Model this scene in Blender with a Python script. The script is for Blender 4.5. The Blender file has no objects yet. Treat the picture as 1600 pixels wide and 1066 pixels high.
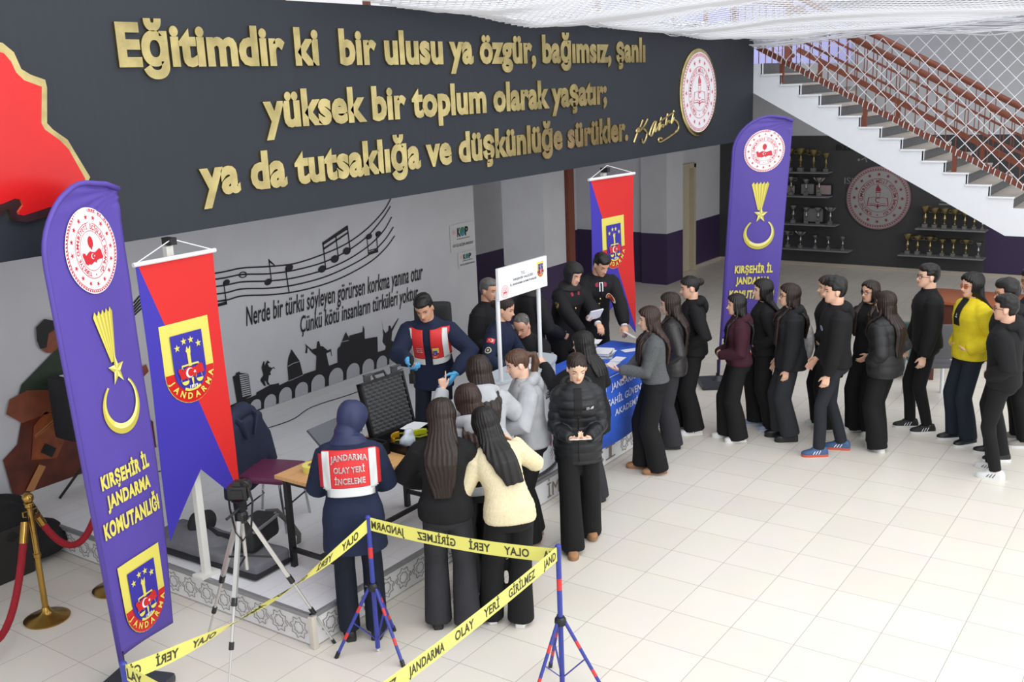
import bpy, bmesh, math, random
import numpy as np
from mathutils import Vector, Matrix, noise
from mathutils.bvhtree import BVHTree
random.seed(7)
PI = math.pi
SC = bpy.context.scene
COL = bpy.context.scene.collection

# ------------------------------------------------------------------ camera, light, exposure
CAM_P = Vector((-6.593, -3.942, 3.720))
CAM_YAW, CAM_PITCH, CAM_ROLL, CAM_F = 0.61771488, -0.24125527, -0.04034082, 1615.55
def make_camera():
    f = Vector((math.cos(CAM_YAW)*math.cos(CAM_PITCH), math.sin(CAM_YAW)*math.cos(CAM_PITCH), math.sin(CAM_PITCH)))
    r = f.cross(Vector((0, 0, 1))).normalized(); u = r.cross(f)
    c, s = math.cos(CAM_ROLL), math.sin(CAM_ROLL)
    r, u = r*c+u*s, u*c-r*s
    cd = bpy.data.cameras.new('view'); cd.sensor_width = 36; cd.lens = CAM_F*36/1600
    cd.clip_start = .05; cd.clip_end = 200
    co = bpy.data.objects.new('view', cd)
    co.matrix_world = Matrix(((r.x, u.x, -f.x, CAM_P.x), (r.y, u.y, -f.y, CAM_P.y), (r.z, u.z, -f.z, CAM_P.z), (0, 0, 0, 1)))
    COL.objects.link(co); SC.camera = co
make_camera()
wd = bpy.data.worlds.new('world'); SC.world = wd; wd.use_nodes = True
wd.node_tree.nodes['Background'].inputs[0].default_value = (.90, .95, 1.0, 1)
wd.node_tree.nodes['Background'].inputs[1].default_value = 1.2
def area(name, loc, size, power, color, target):
    l = bpy.data.lights.new(name, 'AREA'); l.shape = 'RECTANGLE'; l.size, l.size_y = size; l.energy = power; l.color = color
    o = bpy.data.objects.new(name, l); o.location = loc
    o.rotation_euler = (Vector(target)-Vector(loc)).to_track_quat('-Z', 'Y').to_euler(); COL.objects.link(o)
area('skylight', (1.0, -4.5, 10.5), (15, 8), 640, (1, .985, .96), (2.5, -1.0, 0))
area('front_fill', (-3.5, -11.5, 5.5), (15, 5), 760, (1, .985, .965), (.5, 2.5, .4))  # low fill lamp added at the front to brighten stage and back wall
SC.view_settings.view_transform = 'Standard'; SC.view_settings.look = 'None'
SC.view_settings.exposure = 0.0; SC.view_settings.gamma = 1.0
SC.view_settings.use_curve_mapping = False

# ------------------------------------------------------------------ materials
def lin(c):
    return tuple(((x/255)/12.92 if x/255 <= .04045 else ((x/255+.055)/1.055)**2.4) for x in c)
MATS = {}
def M(name, rgb, rough=.6, metal=0, var=0.0, scale=8.0, stretch=(1, 1, 1), spec=.5, bump=0.0, bscale=60, emit=0):
    if name in MATS: return MATS[name]
    m = bpy.data.materials.new(name); m.use_nodes = True; nt = m.node_tree; b = nt.nodes['Principled BSDF']
    c = lin(rgb); b.inputs['Base Color'].default_value = (*c, 1)
    b.inputs['Roughness'].default_value = rough; b.inputs['Metallic'].default_value = metal
    b.inputs['Specular IOR Level'].default_value = spec
    tc = nt.nodes.new('ShaderNodeTexCoord')
    mp = nt.nodes.new('ShaderNodeMapping'); mp.inputs['Scale'].default_value = stretch
    nt.links.new(tc.outputs['Object'], mp.inputs['Vector'])
    if var:
        n = nt.nodes.new('ShaderNodeTexNoise'); n.inputs['Scale'].default_value = scale; n.inputs['Detail'].default_value = 4
        nt.links.new(mp.outputs['Vector'], n.inputs['Vector'])
        r = nt.nodes.new('ShaderNodeValToRGB')
        r.color_ramp.elements[0].position = .3; r.color_ramp.elements[1].position = .7
        r.color_ramp.elements[0].color = (*[max(0, x*(1-var)) for x in c], 1)
        r.color_ramp.elements[1].color = (*[min(1, x*(1+var)) for x in c], 1)
        nt.links.new(n.outputs['Fac'], r.inputs['Fac']); nt.links.new(r.outputs['Color'], b.inputs['Base Color'])
    if bump:
        n2 = nt.nodes.new('ShaderNodeTexNoise'); n2.inputs['Scale'].default_value = bscale
        nt.links.new(mp.outputs['Vector'], n2.inputs['Vector'])
        bp = nt.nodes.new('ShaderNodeBump'); bp.inputs['Strength'].default_value = bump; bp.inputs['Distance'].default_value = .01
        nt.links.new(n2.outputs['Fac'], bp.inputs['Height']); nt.links.new(bp.outputs['Normal'], b.inputs['Normal'])
    if emit:
        b.inputs['Emission Color'].default_value = (*c, 1); b.inputs['Emission Strength'].default_value = emit
    MATS[name] = m
    return m
def tile_mat():
    m = bpy.data.materials.new('floor_tiles'); m.use_nodes = True; nt = m.node_tree; b = nt.nodes['Principled BSDF']
    g = nt.nodes.new('ShaderNodeNewGeometry'); br = nt.nodes.new('ShaderNodeTexBrick')
    br.offset = 0; br.squash = 1
    br.inputs['Scale'].default_value = 1; br.inputs['Brick Width'].default_value = .45; br.inputs['Row Height'].default_value = .45
    br.inputs['Mortar Size'].default_value = .0022; br.inputs['Mortar Smooth'].default_value = .3; br.inputs['Bias'].default_value = 0
    br.inputs['Color1'].default_value = (*lin((229, 222, 211)), 1); br.inputs['Color2'].default_value = (*lin((235, 228, 218)), 1)
    br.inputs['Mortar'].default_value = (*lin((158, 150, 140)), 1)
    nt.links.new(g.outputs['Position'], br.inputs['Vector'])
    n = nt.nodes.new('ShaderNodeTexNoise'); n.inputs['Scale'].default_value = 3; n.inputs['Detail'].default_value = 6
    nt.links.new(g.outputs['Position'], n.inputs['Vector'])
    mx = nt.nodes.new('ShaderNodeMixRGB'); mx.blend_type = 'MULTIPLY'; mx.inputs['Fac'].default_value = .10
    nt.links.new(br.outputs['Color'], mx.inputs['Color1']); nt.links.new(n.outputs['Color'], mx.inputs['Color2'])
    nt.links.new(mx.outputs['Color'], b.inputs['Base Color'])
    b.inputs['Roughness'].default_value = .28; b.inputs['Specular IOR Level'].default_value = .45
    return m
def plank_mat():
    m = bpy.data.materials.new('stage_planks'); m.use_nodes = True; nt = m.node_tree; b = nt.nodes['Principled BSDF']
    g = nt.nodes.new('ShaderNodeNewGeometry'); br = nt.nodes.new('ShaderNodeTexBrick'); br.offset = .5
    br.inputs['Scale'].default_value = 1; br.inputs['Brick Width'].default_value = 1.2; br.inputs['Row Height'].default_value = .19
    br.inputs['Mortar Size'].default_value = .0012
    br.inputs['Color1'].default_value = (*lin((243, 243, 245)), 1); br.inputs['Color2'].default_value = (*lin((237, 238, 241)), 1)
    br.inputs['Mortar'].default_value = (*lin((196, 196, 198)), 1)
    nt.links.new(g.outputs['Position'], br.inputs['Vector'])
    mp = nt.nodes.new('ShaderNodeMapping'); mp.inputs['Scale'].default_value = (2, 40, 2)
    nt.links.new(g.outputs['Position'], mp.inputs['Vector'])
    n = nt.nodes.new('ShaderNodeTexNoise'); n.inputs['Scale'].default_value = 1.5; n.inputs['Detail'].default_value = 5
    nt.links.new(mp.outputs['Vector'], n.inputs['Vector'])
    mx = nt.nodes.new('ShaderNodeMixRGB'); mx.blend_type = 'MULTIPLY'; mx.inputs['Fac'].default_value = .07
    nt.links.new(br.outputs['Color'], mx.inputs['Color1']); nt.links.new(n.outputs['Fac'], mx.inputs['Color2'])
    nt.links.new(mx.outputs['Color'], b.inputs['Base Color'])
    b.inputs['Roughness'].default_value = .4
    return m

# ------------------------------------------------------------------ mesh building
def nz(v):
    v = np.asarray(v, float); l = np.linalg.norm(v); return v/l if l > 1e-9 else v
class MB:
    def __init__(s): s.v = []; s.f = []; s.m = []; s.mi = 0
    def add(s, vs, fs):
        o = len(s.v); s.v.extend([tuple(float(c) for c in p) for p in vs])
        s.f.extend([tuple(i+o for i in f) for f in fs]); s.m.extend([s.mi]*len(fs)); return s
    def mat(s, i): s.mi = i; return s
    def box(s, c, size, R=None, bevel=0):
        hx, hy, hz = [q/2 for q in size]
        if bevel:
            bm = bmesh.new(); bmesh.ops.create_cube(bm, size=1)
            for v in bm.verts: v.co = Vector((v.co.x*size[0], v.co.y*size[1], v.co.z*size[2]))
            bmesh.ops.bevel(bm, geom=bm.edges[:], offset=bevel, segments=2, affect='EDGES', profile=.7)
            bm.verts.index_update(); P = [tuple(v.co) for v in bm.verts]; F = [tuple(v.index for v in f.verts) for f in bm.faces]; bm.free()
        else:
            P = [(x, y, z) for x in (-hx, hx) for y in (-hy, hy) for z in (-hz, hz)]
            F = [(0, 1, 3, 2), (4, 6, 7, 5), (0, 4, 5, 1), (2, 3, 7, 6), (0, 2, 6, 4), (1, 5, 7, 3)]
        c = np.array(c, float)
        if R is not None: P = [np.asarray(R) @ np.array(p) for p in P]
        return s.add([np.array(p)+c for p in P], F)
    def loft(s, rings, cap=True, closed=True):
        n = len(rings[0]); P = [p for r in rings for p in r]; F = []
        for i in range(len(rings)-1):
            for j in range(n if closed else n-1):
                k = (j+1) % n; F.append((i*n+j, i*n+k, (i+1)*n+k, (i+1)*n+j))
        if cap and closed:
            F.append(tuple(range(n-1, -1, -1))); b = (len(rings)-1)*n; F.append(tuple(range(b, b+n)))
        return s.add(P, F)
    def tube(s, path, rad, n=10, flat=1.0, up=None, cap=True, ringfn=None):
        P = [np.array(p, float) for p in path]; m = len(P)
        if np.isscalar(rad): rad = [rad]*m
        T = [nz(P[min(i+1, m-1)]-P[max(i-1, 0)]) for i in range(m)]
        u = np.array(up if up is not None else ((0, 0, 1) if abs(T[0][2]) < .9 else (1, 0, 0)), float)
        u = nz(u-T[0]*(u@T[0])); rings = []
        for i in range(m):
            u = nz(u-T[i]*(u@T[i])); w = np.cross(T[i], u)
            rings.append([P[i]+rad[i]*(u*math.cos(a)+w*flat*math.sin(a)) for a in [2*PI*k/n for k in range(n)]])
        return s.loft(rings, cap)
    def bar(s, a, b, w, h=None, up=(0, 0, 1)):
        a = np.array(a, float); b = np.array(b, float); h = h or w; t = nz(b-a)
        u = np.array(up, float)
        if abs(t@nz(u)) > .98: u = np.array((0, 1., 0))
        u = nz(u-t*(u@t)); v = np.cross(t, u)
        r = [[p+u*sh*h/2+v*sw*w/2 for sh, sw in ((1, 1), (1, -1), (-1, -1), (-1, 1))] for p in (a, b)]
        return s.loft(r)
    def ball(s, c, r, n=12, R=None):
        if np.isscalar(r): r = (r, r, r)
        rings = []
        k = max(6, n//2+2)
        for i in range(1, k):
            ph = PI*i/k
            rings.append([np.array((r[0]*math.sin(ph)*math.cos(t), r[1]*math.sin(ph)*math.sin(t), -r[2]*math.cos(ph))) for t in [2*PI*j/n for j in range(n)]])
        if R is not None: rings = [[np.asarray(R) @ p for p in q] for q in rings]
        c = np.array(c, float)
        return s.loft([[p+c for p in q] for q in rings])
    def lathe(s, prof, c=(0, 0, 0), n=20, R=None):
        c = np.array(c, float); rings = []
        for r, z in prof:
            q = [np.array((r*math.cos(t), r*math.sin(t), z)) for t in [2*PI*j/n for j in range(n)]]
            if R is not None: q = [np.asarray(R) @ p for p in q]
            rings.append([p+c for p in q])
        return s.loft(rings)
    def prism(s, outline, z0, z1, f=None):
        f = f or (lambda x, y, z: (x, y, z)); n = len(outline)
        P = [f(x, y, z0) for x, y in outline]+[f(x, y, z1) for x, y in outline]
        F = [tuple(range(n-1, -1, -1)), tuple(range(n, 2*n))]+[(i, (i+1) % n, n+(i+1) % n, n+i) for i in range(n)]
        return s.add(P, F)
    def xf(s, fn): s.v = [tuple(float(c) for c in fn(p)) for p in s.v]; return s
    def mesh(s, name='m', off=None, sc=1.0):
        me = bpy.data.meshes.new(name)
        V = np.array(s.v, float).reshape(-1, 3)*sc
        if off is not None: V = V+np.array(off, float)
        me.from_pydata(V.tolist(), [], s.f); return me
    def build(s, name, mats, parent=None, off=None, sc=1.0, smooth=35):
        me = s.mesh(name, off, sc)
        mats = mats if isinstance(mats, (list, tuple)) else [mats]
        for m in mats: me.materials.append(m)
        if len(mats) > 1: me.polygons.foreach_set('material_index', [min(i, len(mats)-1) for i in s.m])
        me.update()
        bm = bmesh.new(); bm.from_mesh(me); bmesh.ops.recalc_face_normals(bm, faces=bm.faces); bm.to_mesh(me); bm.free()
        if smooth: shade(me, smooth)
        return link(name, me, parent)
def shade(me, ang=35):
    me.polygons.foreach_set('use_smooth', [True]*len(me.polygons))
    if ang < 180: me.set_sharp_from_angle(angle=math.radians(ang))
def link(name, me, parent=None):
    o = bpy.data.objects.new(name, me); COL.objects.link(o)
    if parent is not None: o.parent = parent
    return o
def tag(o, label=None, cat=None, group=None, kind=None):
    if label: o['label'] = label
    if cat: o['category'] = cat
    if group: o['group'] = group
    if kind: o['kind'] = kind
    return o
def thing(name, loc, label, cat, group=None, rz=0):
    o = bpy.data.objects.new(name, None); COL.objects.link(o); o.location = loc; o.rotation_euler = (0, 0, rz)
    o.empty_display_size = .1
    return tag(o, label, cat, group)
def struct(name, mb, m, **k):
    o = mb.build(name, m, **k); o['kind'] = 'structure'; return o
def neg(v): return (-v[0], -v[1], -v[2])
def remesh(mb, vox, it=4, name='r'):
    me = mb.mesh('tmp'); ob = bpy.data.objects.new('tmp', me); COL.objects.link(ob)
    r = ob.modifiers.new('r', 'REMESH'); r.mode = 'VOXEL'; r.voxel_size = vox; r.adaptivity = 0
    if it:
        q = ob.modifiers.new('s', 'SMOOTH'); q.factor = .5; q.iterations = it
    dg = bpy.context.evaluated_depsgraph_get(); dg.update()
    out = bpy.data.meshes.new_from_object(ob.evaluated_get(dg)); out.name = name
    bpy.data.objects.remove(ob); bpy.data.meshes.remove(me)
    return out
def get_v(me):
    a = np.empty(len(me.vertices)*3, np.float32); me.vertices.foreach_get('co', a); return a.reshape(-1, 3).astype(float)
def set_v(me, V): me.vertices.foreach_set('co', np.asarray(V, np.float32).ravel()); me.update()
def get_n(me):
    a = np.empty(len(me.vertices)*3, np.float32); me.vertices.foreach_get('normal', a); return a.reshape(-1, 3).astype(float)
def waves(V, freq, seed, stretch=(1, 1, .5)):
    rs = np.random.RandomState(seed); W = V*np.array(stretch); o = np.zeros(len(V))
    for k in range(5):
        d = rs.normal(size=3); d /= np.linalg.norm(d); e = rs.normal(size=3); e /= np.linalg.norm(e)
        o += np.sin(freq*(.6+.35*k)*(W@d)+1.7*np.sin(freq*.5*(W@e)+rs.rand()*6)+rs.rand()*6)/(1+.4*k)
    return o/2.6
def Rz(a): c, s = math.cos(a), math.sin(a); return np.array(((c, -s, 0), (s, c, 0), (0, 0, 1.)))
def Rx(a): c, s = math.cos(a), math.sin(a); return np.array(((1, 0, 0), (0, c, -s), (0, s, c)))
def Ry(a): c, s = math.cos(a), math.sin(a); return np.array(((c, 0, s), (0, 1, 0), (-s, 0, c)))

# ------------------------------------------------------------------ flat graphics (print, cut-out letters)
from mathutils.geometry import tessellate_polygon
class Flat:
    """2-D shapes with a material index and a layer, placed on a surface by a function."""
    def __init__(s): s.v = []; s.f = []; s.m = []; s.l = []
    def poly(s, loops, mi=0, layer=0):
        if not isinstance(loops[0][0], (tuple, list, np.ndarray)): loops = [loops]
        ls = [[Vector((float(p[0]), float(p[1]), 0)) for p in l] for l in loops]
        tris = tessellate_polygon(ls); o = len(s.v)
        for l in ls:
            for p in l: s.v.append((p.x, p.y)); s.l.append(layer)
        for t in tris: s.f.append(tuple(i+o for i in t)); s.m.append(mi)
        return s
    def grid(s, fn, nu, nv, mi=0, layer=0):
        o = len(s.v)
        for i in range(nu+1):
            for j in range(nv+1): s.v.append(fn(i/nu, j/nv)); s.l.append(layer)
        for i in range(nu):
            for j in range(nv):
                a = o+i*(nv+1)+j; s.f.append((a, a+nv+1, a+nv+2, a+1)); s.m.append(mi)
        return s
    def disc(s, c, r, mi=0, layer=0, n=40):
        o = len(s.v); k = 5
        s.v.append(tuple(c)); s.l.append(layer)
        for q in range(1, k+1):
            for t in range(n): s.v.append((c[0]+r*q/k*math.cos(2*PI*t/n), c[1]+r*q/k*math.sin(2*PI*t/n))); s.l.append(layer)
        for t in range(n): s.f.append((o, o+1+t, o+1+(t+1) % n)); s.m.append(mi)
        for q in range(k-1):
            for t in range(n):
                a = o+1+q*n+t; b = o+1+q*n+(t+1) % n; s.f.append((a, a+n, b+n, b)); s.m.append(mi)
        return s
    def ring(s, c, r0, r1, mi=0, layer=0, n=48, a0=0, a1=2*PI):
        return s.grid(lambda u, v: (c[0]+(r0+(r1-r0)*v)*math.cos(a0+(a1-a0)*u), c[1]+(r0+(r1-r0)*v)*math.sin(a0+(a1-a0)*u)), n, 1, mi, layer)
    def star(s, c, r, mi=0, layer=0, n=5, inner=.4, rot=PI/2):
        return s.poly([(c[0]+(r if k % 2 == 0 else r*inner)*math.cos(rot+PI*k/n), c[1]+(r if k % 2 == 0 else r*inner)*math.sin(rot+PI*k/n)) for k in range(2*n)], mi, layer)
    def line(s, pts, w, mi=0, layer=0):
        P = [np.array(p[:2], float) for p in pts]; m = len(P); L = []; R = []
        for i in range(m):
            t = nz(P[min(i+1, m-1)]-P[max(i-1, 0)]); nn = np.array((-t[1], t[0])); ww = w[i] if not np.isscalar(w) else w
            L.append(P[i]+nn*ww/2); R.append(P[i]-nn*ww/2)
        o = len(s.v)
        for a, b in zip(L, R): s.v += [tuple(a), tuple(b)]; s.l += [layer, layer]
        for i in range(m-1): s.f.append((o+2*i, o+2*i+1, o+2*i+3, o+2*i+2)); s.m.append(mi)
        return s
    def text(s, body, fit=None, mi=0, layer=0, bold=.02, shear=0, fn=None, condense=None):
        V, F = glyphs(body, bold, shear)
        if len(V) == 0: return s
        if fit:
            x0, y0, x1, y1 = fit; a = V.min(0); b = V.max(0)
            V = (V-a)/(b-a)*np.array((x1-x0, y1-y0))+np.array((x0, y0))
        if fn: V = np.array([fn(*p) for p in V])
        o = len(s.v)
        for p in V: s.v.append((float(p[0]), float(p[1]))); s.l.append(layer)
        for f in F: s.f.append(tuple(i+o for i in f)); s.m.append(mi)
        return s
    def arctext(s, body, c, r, h, a0, a1, mi=0, layer=0, bold=.02):
        """letters standing on a circle of radius r, from angle a0 to a1 (degrees, clockwise from a0 if a1<a0)"""
        n = len(body)
        for k, ch in enumerate(body):
            if ch == ' ': continue
            a = math.radians(a0+(a1-a0)*(k+.5)/n); V, F = glyphs(ch, bold, 0)
            if len(V) == 0: continue
            V = V-np.array(((V[:, 0].max()+V[:, 0].min())/2, 0)); V = V/.72*h
            d = -1 if a1 < a0 else 1
            e = np.array((-math.sin(a), math.cos(a)))*d; o_ = np.array((math.cos(a), math.sin(a)))*(-d)
            base = np.array(c)+np.array((math.cos(a), math.sin(a)))*(r+(h if d > 0 else 0))
            W = [base+e*p[0]+o_*p[1] for p in V]; o = len(s.v)
            for p in W: s.v.append((float(p[0]), float(p[1]))); s.l.append(layer)
            for f in F: s.f.append(tuple(i+o for i in f)); s.m.append(mi)
        return s
    def moved(s, dx, dy, k=1.0, ky=None):
        ky = k if ky is None else ky
        q = Flat(); q.v = [(x*k+dx, y*ky+dy) for x, y in s.v]; q.f = s.f; q.m = s.m; q.l = s.l; return q
    def merge(s, q):
        o = len(s.v); s.v += q.v; s.l += q.l; s.m += q.m; s.f += [tuple(i+o for i in f) for f in q.f]; return s
    def place(s, name, mats, parent, fn, gap=.0015):
        """fn(u, v, d) -> 3-D point, d = distance out of the surface"""
        me = bpy.data.meshes.new(name)
        me.from_pydata([tuple(float(c) for c in fn(p[0], p[1], gap*(1+l))) for p, l in zip(s.v, s.l)], [], s.f)
        mats = mats if isinstance(mats, (list, tuple)) else [mats]
        for m in mats: me.materials.append(m)
        me.polygons.foreach_set('material_index', s.m); me.update()
        return link(name, me, parent)
_G = {}
def glyphs(body, bold=.02, shear=0, extrude=0, space=None):
    k = (space, body, round(bold, 3), round(shear, 2), extrude)
    if k in _G: return _G[k]
    c = bpy.data.curves.new('t', 'FONT'); c.body = body; c.size = 1; c.offset = bold; c.space_character = space or 1+max(0, bold)*1.9; c.resolution_u = 3; c.extrude = extrude
    o = bpy.data.objects.new('t', c); COL.objects.link(o)
    dg = bpy.context.evaluated_depsgraph_get(); dg.update()
    me = bpy.data.meshes.new_from_object(o.evaluated_get(dg))
    V = get_v(me) if len(me.vertices) else np.zeros((0, 3)); F = [tuple(p.vertices) for p in me.polygons]
    bpy.data.objects.remove(o); bpy.data.curves.remove(c); bpy.data.meshes.remove(me)
    if shear: V[:, 0] += shear*V[:, 1]
    _G[k] = (V if extrude else V[:, :2], F); return _G[k]
def catmull(pts, n=6):
    P = [np.array(p, float) for p in pts]; out = []
    for i in range(len(P)-1):
        a, b, c, d = P[max(i-1, 0)], P[i], P[i+1], P[min(i+2, len(P)-1)]
        for k in range(n):
            t = k/n; out.append(.5*((2*b)+(c-a)*t+(2*a-5*b+4*c-d)*t*t+(3*b-a-3*c+d)*t**3))
    out.append(P[-1]); return out
def fine(flat, n=2):
    """subdivide so that a print follows folds"""
    for _ in range(n):
        q = Flat(); q.v = list(flat.v); q.l = list(flat.l)
        for f, m in zip(flat.f, flat.m):
            for i in range(1, len(f)-1):
                a, b, c = f[0], f[i], f[i+1]; ids = []
                for s, e in ((a, b), (b, c), (c, a)):
                    q.v.append(((flat.v[s][0]+flat.v[e][0])/2, (flat.v[s][1]+flat.v[e][1])/2)); q.l.append(flat.l[s]); ids.append(len(q.v)-1)
                ab, bc, ca = ids; q.f += [(a, ab, ca), (ab, b, bc), (ca, bc, c), (ab, bc, ca)]; q.m += [m]*4
        flat = q
    return flat
def buttons(P, xs, hs, m, r=.011, name='button'):
    for x in xs:
        for h in hs:
            c, u, rr, f = P.S(h); hit = P.bvh.ray_cast(Vector((c-rr*x+f*.6)*P.k), Vector(-f), 2)
            if hit[0]: MB().ball(np.array(hit[0]), r*P.k, 8).build(name, m, P.root)
# ------------------------------------------------------------------ setting
WHITE_WALL = M('wall_paint', (204, 204, 208), .75, var=.03, scale=3)
PURPLE = M('purple_dado', (62, 46, 82), .55, var=.05)
DARKGREY = M('charcoal_wall', (66, 66, 68), .7, var=.05)
LIGHTGREY = M('upper_wall_paint', (206, 208, 212), .75, var=.02)
LILAC = M('lilac_wall', (205, 205, 245), .7, var=.02)
BROWN = M('brown_painted_metal', (120, 64, 46), .45, var=.12, scale=20)
GOLD = M('gold_mirror', (206, 186, 128), .2, 1, var=.25, scale=6)
BLACKM = M('black_plastic', (22, 22, 24), .4)
def quad(a, b, c, d): return MB().add([a, b, c, d], [(0, 1, 2, 3)])
def slab(x0, x1, y0, y1, z0, z1): return MB().box(((x0+x1)/2, (y0+y1)/2, (z0+z1)/2), (x1-x0, y1-y0, z1-z0))
struct('floor', slab(-12, 14, -12, 8, -.2, 0), tile_mat())
struct('wall_back', slab(-9, 4.88, 4.77, 4.95, 0, 2.82), WHITE_WALL)
def dado_wall(name, x0, x1, y0, y1, z1, h=.96, low=PURPLE, up=WHITE_WALL):
    mb = MB(); mb.mat(0).box(((x0+x1)/2, (y0+y1)/2, (h+z1)/2), (x1-x0, y1-y0, z1-h)); mb.mat(1).box(((x0+x1)/2, (y0+y1)/2, h/2), (x1-x0, y1-y0, h))
    return struct(name, mb, [up, low])
dado_wall('wall_passage_back', 4.88, 10.6, 6.6, 6.8, 2.82)
dado_wall('wall_passage_pier', 6.64, 7.26, 4.77, 5.55, 2.82)
dado_wall('wall_pilaster', 10.6, 11.28, 4.67, 5.2, 2.82)
dado_wall('wall_passage_right', 10.66, 10.9, 5.2, 6.8, 2.82)
dado_wall('wall_hall_left', 12.28, 13.7, 4.95, 5.15, 3.5)
dado_wall('wall_hall_left.001', 10.9, 11.35, 4.95, 5.15, 3.5)
struct('wall_over_door', slab(11.35, 12.28, 4.95, 5.15, 2.12, 3.5), WHITE_WALL)
mb = MB(); mb.mat(0).box((13.7, 1.76, 1.28), (.2, 4.0, 2.56)); mb.mat(1).box((13.7, -3.25, .6), (.2, 6.02, 1.2)); mb.mat(0).box((13.7, -3.25, 1.88), (.2, 6.02, 1.36)); mb.mat(2).box((13.7, -.5, 4.78), (.2, 11.5, 4.44)); mb.mat(0).box((13.7, 4.35, 1.28), (.2, 1.2, 2.56))
struct('wall_right', mb, [DARKGREY, PURPLE, LIGHTGREY])
SKIRT = M('skirting', (190, 180, 165), .5)
struct('baseboard_right', slab(13.56, 13.6, -6, 4.95, 0, .07), SKIRT)
struct('baseboard_hall', slab(12.28, 13.6, 4.91, 4.95, 0, .07), SKIRT)
struct('baseboard_back', slab(-2.17, 4.88, 4.745, 4.77, .25, .33), M('white_skirting', (205, 205, 205), .5))
struct('trim_post', MB().box((7.39, 4.80, 1.41), (.24, .1, 2.82)).box((7.30, 4.74, 1.41), (.05, .06, 2.82)), BROWN)
# door in the far hall
d = MB(); d.box((11.42, 4.93, 1.06), (.09, .14, 2.12)).box((12.22, 4.93, 1.06), (.09, .14, 2.12)).box((11.82, 4.93, 2.09), (.9, .14, .09))
CREAM = M('cream_door', (196, 184, 160), .5, var=.04)
dr = struct('door_1', d, CREAM)
MB().box((11.82, 4.99, 1.02), (.74, .05, 2.02)).box((11.66, 4.955, 1.5), (.22, .02, .8)).box((11.66, 4.955, .5), (.22, .02, .7)).build('door_leaf', CREAM, dr)
MB().box((11.55, 4.94, 1.0), (.04, .05, .16)).tube([(11.55, 4.92, 1.02), (11.64, 4.90, 1.02)], .012).build('door_handle', M('dull_steel', (110, 105, 100), .35, .8), dr)
# gallery slab above the stage, wall above it
struct('ceiling_gallery', slab(-9, 8.3, 2.17, 7.0, 2.82, 3.88), WHITE_WALL)
struct('wall_gallery_back', slab(-9, 8.3, 5.2, 5.4, 3.88, 7.5), M('gallery_wall', (232, 228, 230), .7, var=.02))
# landing at the head of the stair
struct('ceiling_landing', slab(8.3, 13.6, 2.105, 7.0, 3.48, 3.9), WHITE_WALL)
struct('hall_shade_slab', slab(9.98, 13.6, -9, 2.0, 4.8, 5.0), WHITE_WALL)  # unseen slab added overhead to darken the far hall floor and wall
struct('wall_landing_back', slab(8.3, 13.6, 5.4, 5.6, 3.9, 7.5), LILAC)
struct('wall_landing_side', slab(13.5, 13.6, 2.3, 5.4, 3.9, 7.0), LILAC)
# ---- stair
stair = thing('staircase', (8.3, 2.0, 0), 'white staircase with dark grey risers descending to the right under a rope net', 'staircase')
so = (-8.3, -2.0, 0)
RUN, RISE, Y0, Z0, NS = .29, .1538, 1.97, 3.751, 12
STRW = M('stringer_white', (236, 239, 245), .6, var=.015)
prof = [(2.1, 3.9), (2.0+.0, 3.9)]
prof += [(Y0, 3.9)]
for k in range(NS+1):
    prof.append((Y0-RUN*k, Z0-RISE*k))
    if k < NS: prof.append((Y0-RUN*(k+1), Z0-RISE*k))
prof += [(-3.4, Z0-RISE*NS), (-3.4, 1.545), (-1.443, 1.54), (2.088, 3.481), (2.1, 3.481)]
def yz_prism(mb, pts, x0, x1):
    return mb.prism(pts, x0, x1, lambda y, z, x: (x, y, z))
yz_prism(MB(), prof, 8.3, 8.36).build('stringer', STRW, stair, so, smooth=0)
prof2 = [(p[0], p[1]) for p in prof]
yz_prism(MB(), prof2, 9.86, 9.9).build('stringer', STRW, stair, so, smooth=0)
lip = MB()
for k in range(NS):
    y = Y0-RUN*k; z = Z0-RISE*k
    lip.box((8.31, y-RUN/2, z-.012), (.07, RUN+.03, .024)); lip.box((8.325, y+.008, z+RISE/2), (.05, .02, RISE))
lip.build('edge_strip', STRW, stair, so, smooth=0)
RISER = M('grey_riser', (92, 94, 97), .45, var=.12, scale=12); TREAD = M('marble_tread', (188, 180, 170), .4, var=.08, scale=9)
for k in range(NS+1):
    y = Y0-RUN*k; z = Z0-RISE*k
    MB().box((9.1, y+.01, z+RISE/2+.0), (1.5, .02, RISE)).build('riser', RISER, stair, so, smooth=0)
    yy = (y-RUN/2) if k < NS else y-.9
    MB().box((9.1, yy, z-.012), (1.54, RUN+.03 if k < NS else 1.9, .028)).build('tread', TREAD, stair, so, smooth=0)
yz_prism(MB(), [(2.088, 3.481), (-1.443, 1.54), (-3.4, 1.545), (-3.4, 1.6), (-1.45, 1.6), (2.0, 3.6)], 8.36, 9.86).build('soffit', WHITE_WALL, stair, so, smooth=0)
def rail_z(y, off): return Z0+(y-Y0)*RISE/RUN+off
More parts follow.
